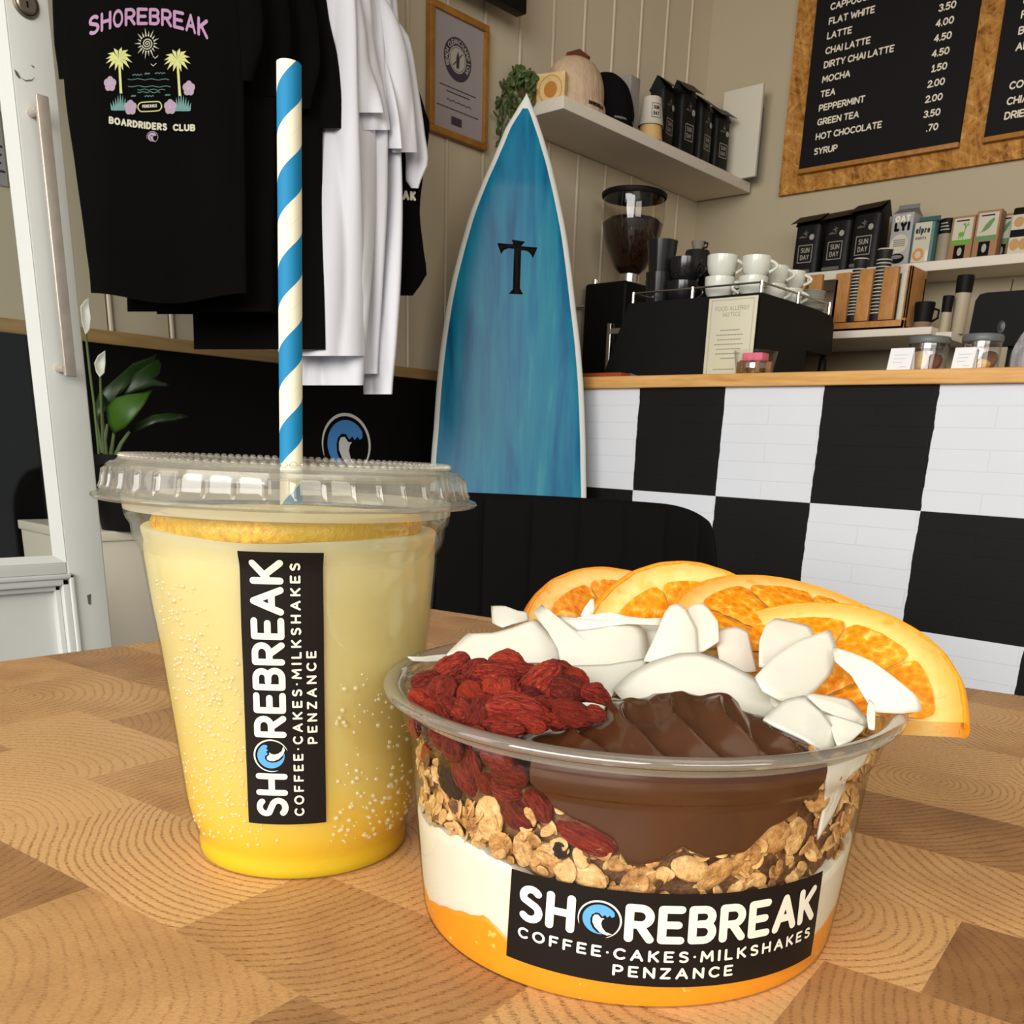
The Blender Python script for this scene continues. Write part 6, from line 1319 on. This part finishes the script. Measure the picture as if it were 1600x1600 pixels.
def berrymesh(seed, blunt=0):
    rnd = random.Random(seed); off = Vector((seed * 3.1, 1.3, 0)); ph = [rnd.uniform(0, 6.3) for _ in range(3)]
    mb = MB()
    def wp(v):
        a = atan2(v.z, v.y); x = v.x; pinch = (1 - abs(x) ** 2.6 * .12)
        wr = lambda f_, p_, d_: (1 - abs(sin(a * f_ * .5 + p_ + d_))) ** 1.6
        w1 = .10 - .24 * wr(5, ph[0], 1.6 * noise.noise(Vector((x * 1.8, seed, 0)))) - .14 * wr(11, ph[1], 2.6 * noise.noise(Vector((x * 2.4, 0, seed)))) - .07 * wr(19, ph[2], 3.5 * noise.noise(Vector((x * 3.0, 4, seed)))) + .20 * noise.noise(v * 1.7 + off) + .09 * noise.noise(v * 4.5 + off)
        q = (1 + w1) * pinch; return Vector((x * (1 + .05 * noise.noise(v + off)), v.y * q + .22 * (x * x - .4) * sin(ph[2]), v.z * q + .15 * (x * x - .4) * cos(ph[2])))
    # poles on the x axis so the wrinkles run lengthwise
    R_ = Matrix(((0, 0, 1), (0, 1, 0), (-1, 0, 0)))
    mb.ell((0, 0, 0), 1, 1, 1, 56, 30, warp=lambda v: wp(R_ @ v)); return mb
variants = []
for s_ in range(6):
    o = berrymesh(s_ + 1).build('goji_berry', m_goji, org=(0, 0, 0), ang=180); variants.append(o)
used_v = set()
def goji(pos, axis, up, ln, wd, label, group, i, mat=None):
    v = variants[i % 6]
    if i % 6 in used_v or mat: o = v.copy(); COL.objects.link(o)
    else: o = v; used_v.add(i % 6)
    ax = axis.normalized(); zz = (up - ax * up.dot(ax)).normalized(); yy = zz.cross(ax)
    o.matrix_world = Matrix.Translation(pos) @ Matrix((ax, yy, zz)).transposed().to_4x4() @ Matrix.Diagonal((ln / 2, wd / 2, wd / 2 * .82, 1))
    tag(o, label, 'berry', group); return o
TOP = [(620, 640, 190, 22, 115), (340, 648, 190, -28, 105), (210, 722, 140, -12, 95), (560, 682, 235, 4, 110), (455, 672, 150, -50, 95), (880, 660, 150, 25, 80), (950, 712, 160, 20, 90), (700, 668, 140, 10, 80), (775, 725, 245, -38, 130), (915, 768, 190, 20, 130), (1062, 790, 170, 28, 90), (300, 780, 175, -75, 135), (182, 815, 130, 60, 90), (440, 785, 140, 50, 110), (530, 765, 120, -60, 90), (612, 770, 140, 80, 110), (380, 745, 120, 20, 80), (810, 845, 160, 8, 90), (670, 882, 320, 14, 150), (480, 885, 150, -65, 120), (945, 880, 210, 24, 110), (410, 868, 150, 35, 110), (330, 865, 150, 60, 110), (620, 955, 160, 4, 70), (1050, 885, 120, 10, 70), (740, 935, 150, 20, 70), (250, 860, 120, 40, 90), (870, 915, 150, 10, 80), (560, 935, 130, 10, 80), (500, 820, 130, 20, 90), (720, 800, 130, -20, 90), (860, 800, 120, 30, 80)]
rnd = random.Random(3)
for i, (x, y, ln, an, wd) in enumerate(TOP):
    X, Y = 600 + x / 3.2, 840 + y / 3.2
    d_ = interp(Y, [(1015, .2360), (1060, .2220), (1100, .2085), (1140, .1960)]) - .004 + .014 * max(0, (760 - X) / 130) * (1 if Y > 1060 else .3) * .6
    behind = i >= 26
    pos = AD(X, Y, d_ + (.004 if behind else 0)); s_ = d_ / F / 3.2
    ax = RGT * cos(radians(an)) + DWN * sin(radians(an)) + FWD * rnd.uniform(-.5, .5); up = -FWD + Vector((0, 0, .5))
    lab = 'red wrinkled goji berry in the heap at the left of the bowl'
    if i == 18: lab = 'long red goji berry lying across the front of the heap'
    if i == 8: lab = 'plump red goji berry tilted upwards in the middle of the heap'
    if i == 2: lab = 'bright orange-red goji berry at the far left of the heap'
    if i == 10: lab = 'red goji berry at the right end, pointing at the chocolate spread'
    if i == 0: lab = 'red goji berry at the very top of the heap'
    goji(pos, ax, up, ln * s_ * 1.12, wd * s_ * 1.28, lab, 'goji berries on top of the bowl', i)
WALLB = [(150, 935, 150, 70, 70, 0), (262, 985, 190, 38, 110, 0), (390, 1165, 300, 62, 165, 0), (560, 1112, 220, 12, 105, 0), (620, 1190, 235, 2, 110, 1), (600, 1262, 200, 12, 110, 0), (660, 1382, 265, 36, 140, 1), (765, 1345, 200, 52, 105, 1), (1005, 1512, 340, 22, 115, 2), (215, 1085, 120, 75, 70, 0), (470, 1010, 170, 20, 100, 0), (330, 1060, 150, 60, 110, 0), (640, 1030, 160, 10, 80, 0), (500, 1230, 120, 50, 90, 0)]
for i, (x, y, ln, an, wd, sp_) in enumerate(WALLB):
    X, Y = 600 + x / 3.2, 840 + y / 3.2
    # nearest point inside the wall along this line of sight
    r_ = ray(X, Y); t_ = .15
    while t_ < .3:
        p = EYE + r_ * t_; q = p - B0; h_ = q.z
        if h_ < .0565 and math.hypot(q.x, q.y) < rb(max(h_, .002)) - .0021: break
        t_ += .0002
    p = EYE + r_ * t_; s_ = t_ / F / 3.2; q = (p - B0); nrm = Vector((q.x, q.y, 0)).normalized()
    ax = RGT * cos(radians(an)) + DWN * sin(radians(an)); ax = ax - nrm * ax.dot(nrm)
    w_ = min(wd * s_ * 1.15, .0075); pos = p - nrm * max(0, w_ * .41 * 1.12 - .0016)
    lab = 'red goji berry pressed against the bowl wall beneath the heap'
    if sp_ == 2: lab = 'dark red goji berry wedged under the chocolate spread, above the label'
    if i == 6: lab = 'bright coral goji berry against the bowl wall, lowest of those left of the chocolate'
    if i == 2: lab = 'large red goji berry standing upright against the left bowl wall'
    goji(pos, ax, nrm, ln * s_, w_, lab, 'goji berries behind the bowl wall', i + 3)
for (x, y, ln, an, wd, lab) in ((322, 1190, 260, 55, 110, 'dark raisin against the bowl wall beside the upright berry'), (885, 1562, 110, 80, 90, 'dark raisin among the oats just above the label')):
    X, Y = 600 + x / 3.2, 840 + y / 3.2; r_ = ray(X, Y); t_ = .15
    while t_ < .3:
        p = EYE + r_ * t_; q = p - B0
        if q.z < .0565 and math.hypot(q.x, q.y) < rb(max(q.z, .002)) - .0022: break
        t_ += .0002
    p = EYE + r_ * t_; s_ = t_ / F / 3.2; q = p - B0; nrm = Vector((q.x, q.y, 0)).normalized(); ax = RGT * cos(radians(an)) + DWN * sin(radians(an)); ax = (ax - nrm * ax.dot(nrm)).normalized()
    o = berrymesh(40 + x).build('raisin', m_rais, org=(0, 0, 0), ang=180); o.matrix_world = Matrix.Translation(p - nrm * .0009) @ Matrix((ax, nrm.cross(ax), nrm)).transposed().to_4x4() @ Matrix.Diagonal((ln * s_ / 2, wd * s_ / 2, .0030, 1)); tag(o, lab, 'raisin')

# chocolate spread
TOPY = [(795, 1150), (815, 1140), (850, 1130), (900, 1122), (925, 1117), (938, 1111), (947, 1100), (955, 1095), (968, 1094), (985, 1090), (1000, 1093), (1012, 1093), (1024, 1086), (1045, 1082), (1066, 1081), (1080, 1087), (1095, 1088), (1110, 1084), (1126, 1083), (1142, 1088), (1154, 1098), (1160, 1110), (1180, 1117), (1210, 1130), (1240, 1144), (1262, 1155), (1280, 1170)]
SR = .030                                # ridge line this far in front of the bowl's axis
def ridge():
    o_ = []
    for x, y in TOPY:
        r_ = ray(x, y); t_ = ((B0 - EYE).dot(VW) + SR) / r_.dot(VW); p = EYE + r_ * t_ - B0; o_.append((p.dot(SD), p.z))
    return o_
RG = ridge(); t0, t1 = RG[0][0], RG[-1][0]
def choc(u, v):
    t = lerp(t0, t1, u)
    psi = degrees(math.asin(max(-.99, min(.99, t / .0575)))); psi = max(-20.3, min(42, psi))
    pw = lerp(-20.3, 42, u); zb = interp(pw, CH) + .0005 * nz1(pw, 22, 3)
    if v < .42:
        q = v / .42; z = lerp(zb, .0562, q); edge = .0016 * (1 - min(1, q / .12)) ** 2
        return BP(pw, rb(z) - .0004 - edge, z)
    q = (v - .42) / .58
    if q < .62:
        w_ = q / .62; wall = BP(pw, .0582, .0566) - B0; zr = smooth(t, RG)
        s_ = lerp(wall.dot(VW), SR, w_); tt = lerp(wall.dot(SD), t, w_); z0_ = .0566
        # spooned ridges sweeping up and to the right
        ph_ = (tt / .0105 + w_ * 1.15 + .5 * sin(w_ * 3)); f_ = ph_ - math.floor(ph_); rid = (f_ ** 2.2) * (1 if f_ < .9 else (1 - f_) / .1)
        prof_ = (w_ ** .85); amp = min(1, w_ * 3) * (1 - w_ ** 4) * min(1, (t - t0) / .016) * min(1, (t1 - t) / .008)
        z = lerp(z0_, zr, prof_) + .0032 * rid * amp + .0006 * noise.noise(Vector((tt * 160, s_ * 160, 0))) * min(1, w_ * 4)
        return B0 + SD * tt + VW * s_ + Vector((0, 0, z))
    w_ = (q - .62) / .38; zr = smooth(t, RG); s_ = lerp(SR, .006, w_); z = lerp(zr, .050, w_ ** 1.6) + .0008 * sin(t * 700) * w_ * (1 - w_) * 4
    return B0 + SD * t * lerp(1, .85, w_) + VW * s_ + Vector((0, 0, z))
k = N('chocolate spread'); k.set(col=k.mix(k.noise(k.coord(), 90, 3), (.056, .019, .0065, 1), (.076, .027, .0095, 1)), rough=.2, spec=.5, sss=.04, sssr=(1, .5, .3), ssss=.003); k.bump(k.noise(k.coord(), 160, 3), .10, .0006)
mb = MB(); mb.grid(choc, 170, 110); 
for u in (0, 1): b = len(mb.v); mb.v += [Vector(choc(u, j / 110)) for j in range(111)]; mb.f.append(tuple(b + j for j in range(111))); mb.m.append(0)
tag(mb.build('chocolate_spread', k.m, org=B0, ang=75), 'swirled glossy chocolate spread at the front of the bowl', 'spread')

# orange slices: half rounds fanned along the back of the bowl
k = N('orange peel'); f = k.noise(k.coord(), 480, 3); k.set(col=k.mix(f, rgb(238, 124, 6), rgb(255, 166, 22)), rough=.4, sss=.2, sssr=(1, .45, .1), ssss=.003); k.bump(f, .5, .0008); m_peel = k.m
k = N('orange pith'); f = k.noise(k.coord(), 190, 4); ln_ = k.n('VectorMath', operation='LENGTH'); k.l(k.coord(), ln_.inputs[0])
rr_ = k.ramp(k.math('MULTIPLY_ADD', k.math('SUBTRACT', f, .5), .006, ln_.outputs['Value']), [(.0368, (0, 0, 0, 1)), (.0402, (1, 1, 1, 1))])
k.set(col=k.mix(k.math('MULTIPLY', rr_, .9), k.ramp(f, [(.35, rgb(238, 186, 92)), (.6, rgb(240, 208, 132)), (.8, rgb(236, 170, 62))]), rgb(236, 140, 16)), rough=.5, sss=.25, sssr=(1, .6, .25), ssss=.004); m_pith = k.m
k = N('orange flesh'); v3 = k.n('TexVoronoi', _Scale=420.0); k.l(k.coord(scale=(1, 1, 1)), v3.inputs['Vector']); f = k.noise(k.coord(), 240, 4, .6, .8)
k.set(col=k.ramp(k.math('MULTIPLY_ADD', f, .7, k.math('MULTIPLY', v3.outputs['Distance'], .5)), [(.3, rgb(206, 104, 0)), (.5, rgb(228, 130, 4)), (.70, rgb(240, 154, 22)), (.9, rgb(248, 200, 100))]), rough=.22, spec=.4, sss=.1, sssr=(1, .5, .1), ssss=.003); k.bump(f, .55, .001); m_fl = k.m
def orange(label, c, u, v, R, a0, a1, seed, nseg, th=.0062):
    c, u, v = Vector(c), Vector(u).normalized(), Vector(v); v = (v - u * v.dot(u)).normalized(); n = u.cross(v)
    if n.dot(EYE - c) < 0: n = -n
    rnd = random.Random(seed); t = thing('orange_slice', label, 'orange slice', c, group='orange slices at the back of the bowl')
    def P_(a, r, h): return c + (u * cos(a) + v * sin(a)) * r + n * h
    def wob(a): return R * (1 + .006 * noise.noise(Vector((cos(a) * 6, sin(a) * 6, seed))))
    mb = MB(); m_ = 90; A0_, A1_ = radians(a0), radians(a1)
    def pe(uu, vv):
        a = lerp(A0_, A1_, uu); b_ = lerp(0, 2 * pi, vv); rr = wob(a); return P_(a, rr - .0011 + .0012 * cos(b_), .5 * th * sin(b_) * 1.0)
    mb.grid(pe, m_, 16, cv=True)
    for q in (0, 1): b = len(mb.v); mb.v += [Vector(pe(q, j / 16)) for j in range(16)]; mb.f.append(tuple(b + j for j in range(16))); mb.m.append(0)
    mb.build('peel', m_peel, t, ang=70)
    mb = MB()
    out = [P_(lerp(A0_, A1_, i / m_), wob(lerp(A0_, A1_, i / m_)) - .0011, -th * .46) for i in range(m_ + 1)]
    # front pith face as a fan of rings so it can dip and rise a little
    def pf(uu, vv): a = lerp(A0_, A1_, uu); r = (wob(a) - .0011) * (1 - vv); return P_(a, r, th * .46 + .0003 * noise.noise(Vector((cos(a) * r * 300, sin(a) * r * 300, seed))))
    def pbk(uu, vv): a = lerp(A0_, A1_, uu); r = (wob(a) - .0011) * (1 - vv); return P_(a, r, -th * .46)
    mb.grid(pf, m_, 10); mb.grid(pbk, m_, 10)
    for A_ in (A0_, A1_): mb.add([P_(A_, 0, -th * .46), P_(A_, R - .0012, -th * .46), P_(A_, R - .0012, th * .46), P_(A_, 0, th * .46)], [(0, 1, 2, 3)])
    mb.build('pith', m_pith, t, ang=70)
    for i in range(nseg):
        b0, b1 = lerp(A0_, A1_, i / nseg), lerp(A0_, A1_, (i + 1) / nseg); g_ = .055
        ri, ro = R * .06, R * (.825 + rnd.uniform(-.012, .012))
        def sg(uu, vv):
            a = lerp(b0, b1, uu); q = 4 * uu * (1 - uu); rmax = lerp(ri, ro, vv); rmax = lerp(ri + .0015, ro * (.93 + .07 * min(1, q * 3) ** .5), vv)
            gap = .00028 / max(rmax, .002); a = lerp(b0 + gap, b1 - gap, uu)
            return P_(a, rmax, th * .46 + .0008 + .0007 * min(1, q * 2) * min(1, vv * 4, (1 - vv) * 5) + .00045 * noise.noise(Vector((cos(a) * rmax * 900, sin(a) * rmax * 900, seed + i))))
        mb = MB(); mb.grid(sg, 16, 18); nb = len(mb.v)
        mb.build('segment', m_fl, t, ang=180)
    return t
orange('orange half slice at the far left of the fan', (-.1737, .2421, Z0 + .0488), (.4376, .8956, -.0797), (-.6146, .3627, .7005), .040, -4, 184, 1, 5)
orange('orange half slice, second from the left in the fan', (-.1469, .2381, Z0 + .0488), (.5219, .8515, -.0503), (-.3917, .2916, .8727), .040, -4, 184, 2, 5)
orange('orange half slice, third from the left, mostly hidden by the front one', (-.1110, .2381, Z0 + .0615), (.5365, .8427, -.0449), (-.7504, .5008, .4315), .042, -8, 176, 3, 5)
orange('big orange half slice at the front right, hanging over the rim', (-.1037, .2155, Z0 + .0512), (.9357, .3141, .1609), (-.3463, .7289, .5906), .042, -4, 176, 4, 5)

# coconut flakes: thin curved shavings
k = N('coconut shaving'); k.set(col=k.mix(k.noise(k.coord(), 55, 3), (.62, .60, .49, 1), (.68, .665, .57, 1)), rough=.38, sss=.25, sssr=(1, .9, .7), ssss=.004, spec=.35); k.bump(k.noise(k.coord(scale=(1, 1, 3)), 240, 3), .12, .0006); m_co = k.m
k = N('coconut shaving pinkish'); k.set(col=k.mix(k.noise(k.coord(), 55, 3), (.62, .54, .45, 1), (.68, .62, .52, 1)), rough=.4, sss=.2, sssr=(1, .85, .65), ssss=.004); m_co2 = k.m
def cflake(label, poly, dep, tx=0, ty=0, curl=.002, cdir=0, mat=None, thick=.0007):
    "outline in frame units at a depth, tilted (tx, ty metres across its size) and curled about an axis"
    P = []
    n = len(poly)
    for i in range(n):                                     # soften the traced outline
        p0, p1, p2, p3 = poly[i - 1], poly[i], poly[(i + 1) % n], poly[(i + 2) % n]
        for t_ in (0, .33, .66):
            P.append(tuple(.5 * (2 * p1[j] + (p2[j] - p0[j]) * t_ * .8 + (2 * p0[j] * .8 - 4.6 * p1[j] + (p1[j] * 0) + 3.8 * p2[j] - .8 * p3[j] - .2 * (p1[j] - p1[j])) * 0 ) if t_ == 0 else lerp(p1[j], p2[j], t_) + .05 * ((p2[j] - p0[j]) - (p3[j] - p1[j])) * t_ * (1 - t_) for j in (0, 1)))
    cx = sum(p[0] for p in P) / len(P); cy = sum(p[1] for p in P) / len(P); R = max(math.hypot(p[0] - cx, p[1] - cy) for p in P)
    ca, sa = cos(radians(cdir)), sin(radians(cdir))
    def at(x, y): a, b = (x - cx) / R, (y - cy) / R; q = a * ca + b * sa; return AD(x, y, dep + tx * a + ty * b + curl * q * q + .00035 * noise.noise(Vector((a * 2, b * 2, dep * 99))))
    mb = MB(); vs_ = []; m_ = len(P); rg = 6
    for r in range(1, rg + 1): vs_ += [at(cx + (p[0] - cx) * r / rg, cy + (p[1] - cy) * r / rg) for p in P]
    vs_.append(at(cx, cy)); q = len(vs_) - 1
    mb.add(vs_, [(q, i, (i + 1) % m_) for i in range(m_)] + [(r * m_ + i, (r + 1) * m_ + i, (r + 1) * m_ + (i + 1) % m_, r * m_ + (i + 1) % m_) for r in range(rg - 1) for i in range(m_)])
    c = AD(cx, cy, dep); o = mb.build('coconut_flake', mat or m_co, org=c, ang=180); sd = o.modifiers.new('thickness', 'SOLIDIFY'); sd.thickness = thick; sd.offset = 0
    return tag(o, label, 'coconut flake', 'coconut flakes on the bowl')
cflake('small square coconut flake standing up at the far left of the flakes', [(768, 948), (790, 948), (808, 955), (824, 958), (826, 970), (800, 976), (785, 981), (770, 974)], .262, 0, -.004)
cflake('coconut flake lying behind the berries at the left', [(698, 1024), (712, 1009), (731, 991), (769, 990), (800, 982), (837, 968), (856, 987), (875, 1009), (880, 1026), (866, 1036), (830, 1036), (780, 1040), (740, 1036)], .250, 0, -.012, .004, 60)
cflake('thin coconut sliver poking out over the left rim', [(637, 1026), (660, 1026), (700, 1022), (722, 1024), (705, 1031), (670, 1034), (645, 1033)], .249, .006, 0, .0)
cflake('broad coconut flake in the middle, above the berries', [(834, 958), (847, 946), (866, 960), (881, 974), (900, 987), (940, 982), (990, 971), (1010, 990), (1014, 1032), (985, 1056), (944, 1066), (912, 1060), (878, 1046), (872, 1015), (856, 987)], .244, 0, -.014, .005, 20)
cflake('long thin coconut flake lying level in front of the orange slices', [(862, 963), (887, 968), (919, 962), (953, 957), (981, 964), (1010, 967), (1038, 966), (1036, 978), (1000, 976), (981, 975), (944, 980), (900, 986)], .2475, -.003, -.004, .003, 0)
cflake('small pointed coconut flake standing before the first orange slices', [(908, 962), (915, 948), (922, 937), (927, 936), (929, 950), (926, 960), (915, 967)], .252)
cflake('upright tongue-shaped coconut flake at the middle of the bowl', [(1006, 1034), (1018, 1008), (1028, 985), (1038, 960), (1046, 948), (1058, 944), (1070, 950), (1079, 966), (1088, 983), (1090, 1022), (1060, 1036)], .240, 0, -.006, .005, 0)
cflake('short curled coconut flake right of the upright tongue-shaped one', [(1075, 952), (1085, 944), (1097, 943), (1108, 953), (1122, 972), (1123, 1002), (1100, 1018), (1080, 1022), (1072, 990)], .243, 0, -.004, -.004, 0, m_co2)
cflake('pinkish coconut flake half hidden in the middle', [(1118, 986), (1149, 980), (1168, 987), (1174, 1015), (1182, 1050), (1155, 1050), (1124, 1032)], .240, 0, -.006, .003, 0, m_co2)
cflake('pale pink coconut flake leaning on the front orange slice', [(1186, 1042), (1187, 1000), (1196, 977), (1211, 967), (1242, 973), (1264, 979), (1272, 995), (1240, 1020), (1208, 1045)], .232, .002, -.006, .003, 90, m_co2)
cflake('wide coconut flake crossing in front of the big orange slice', [(1180, 1058), (1208, 1028), (1232, 1011), (1255, 998), (1278, 991), (1296, 985), (1302, 999), (1306, 1012), (1309, 1028), (1296, 1054), (1274, 1079), (1256, 1092), (1220, 1096), (1192, 1080)], .2235, .006, -.008, .005, 45)
cflake('long coconut flake reaching out to the right over the rim', [(1302, 1012), (1330, 1020), (1361, 1033), (1392, 1055), (1424, 1081), (1434, 1092), (1440, 1111), (1408, 1115), (1366, 1113), (1348, 1086), (1330, 1056), (1305, 1034)], .2170, -.004, -.004, .004, 30)
cflake('large leaf-shaped coconut flake right behind the chocolate spread', [(958, 1078), (985, 1052), (1020, 1034), (1060, 1022), (1092, 1021), (1130, 1034), (1170, 1055), (1205, 1075), (1223, 1095), (1212, 1116), (1188, 1128), (1150, 1122), (1110, 1100), (1040, 1098), (985, 1105)], .2200, 0, -.020, .006, 10)
cflake('smooth coconut flake beside the right end of the chocolate spread', [(1192, 1126), (1210, 1108), (1226, 1095), (1256, 1088), (1280, 1110), (1299, 1134), (1306, 1152), (1309, 1167), (1280, 1172), (1255, 1156), (1225, 1142)], .2010, .004, -.008, .004, 40)
cflake('narrow coconut strip edge-on at the right of the bowl', [(1262, 1088), (1299, 1095), (1330, 1108), (1352, 1126), (1350, 1136), (1314, 1122), (1284, 1110)], .2060, .004, 0, .001, 0)
cflake('triangular coconut flake inside the right rim', [(1284, 1114), (1317, 1124), (1353, 1136), (1330, 1158), (1308, 1166), (1298, 1138)], .2030, 0, -.006, .002, 0)
cflake('thin upright coconut sliver at the right rim', [(1357, 1094), (1364, 1100), (1367, 1115), (1366, 1141), (1357, 1138), (1354, 1115)], .2050, 0, -.003, .001, 0)
cflake('coconut flake filling the gap behind the upright tongue-shaped one', [(975, 976), (1037, 972), (1060, 990), (1110, 1010), (1130, 1040), (1060, 1060), (1000, 1050), (1000, 1010)], .2490, 0, -.012, .003, 0)
cflake('coconut flake under the broad middle one, next to the berries', [(880, 1042), (950, 1040), (1010, 1030), (1000, 1060), (962, 1078), (948, 1102), (915, 1090), (895, 1068)], .2300, 0, -.016, .003, 0)
cflake('thin coconut flake between the berries and the chocolate spread', [(905, 1098), (925, 1098), (945, 1104), (940, 1114), (918, 1112)], .2040, .002, 0, .001, 0)
cflake('coconut flake deep in the bowl below the front orange slice', [(1180, 1060), (1230, 1085), (1270, 1085), (1330, 1095), (1356, 1130), (1290, 1140), (1220, 1120)], .2180, 0, -.014, .003, 0, m_co2)
# flake hanging down inside the wall, bent to follow it
def wallflake(label, poly, inset):
    P = []
    for i in range(len(poly)):
        a, b = poly[i], poly[(i + 1) % len(poly)]
        for t_ in (0, .25, .5, .75): P.append((lerp(a[0], b[0], t_), lerp(a[1], b[1], t_)))
    cx = sum(p[0] for p in P) / len(P); cy = sum(p[1] for p in P) / len(P)
    def at(x, y):
        r_ = ray(x, y); t_ = .15
        while t_ < .3:
            p = EYE + r_ * t_; q = p - B0
            if q.z < .060 and math.hypot(q.x, q.y) < rb(max(q.z, .002)) - inset: return p
            t_ += .0003
        return EYE + r_ * .2
    mb = MB(); vs_ = []; m_ = len(P); rg = 5
    for r in range(1, rg + 1): vs_ += [at(cx + (p[0] - cx) * r / rg, cy + (p[1] - cy) * r / rg) for p in P]
    vs_.append(at(cx, cy)); q = len(vs_) - 1
    mb.add(vs_, [(q, i, (i + 1) % m_) for i in range(m_)] + [(r * m_ + i, (r + 1) * m_ + i, (r + 1) * m_ + (i + 1) % m_, r * m_ + (i + 1) % m_) for r in range(rg - 1) for i in range(m_)])
    o = mb.build('coconut_flake', m_co, org=at(cx, cy), ang=180); sd = o.modifiers.new('thickness', 'SOLIDIFY'); sd.thickness = .0005; sd.offset = 0; tag(o, label, 'coconut flake', 'coconut flakes on the bowl')
wallflake('pointed coconut flake hanging down inside the bowl, right of the chocolate', [(1289, 1186), (1320, 1182), (1352, 1172), (1362, 1168), (1349, 1195), (1322, 1216), (1316, 1236), (1299, 1277), (1276, 1313), (1284, 1272), (1289, 1235)], .0010)
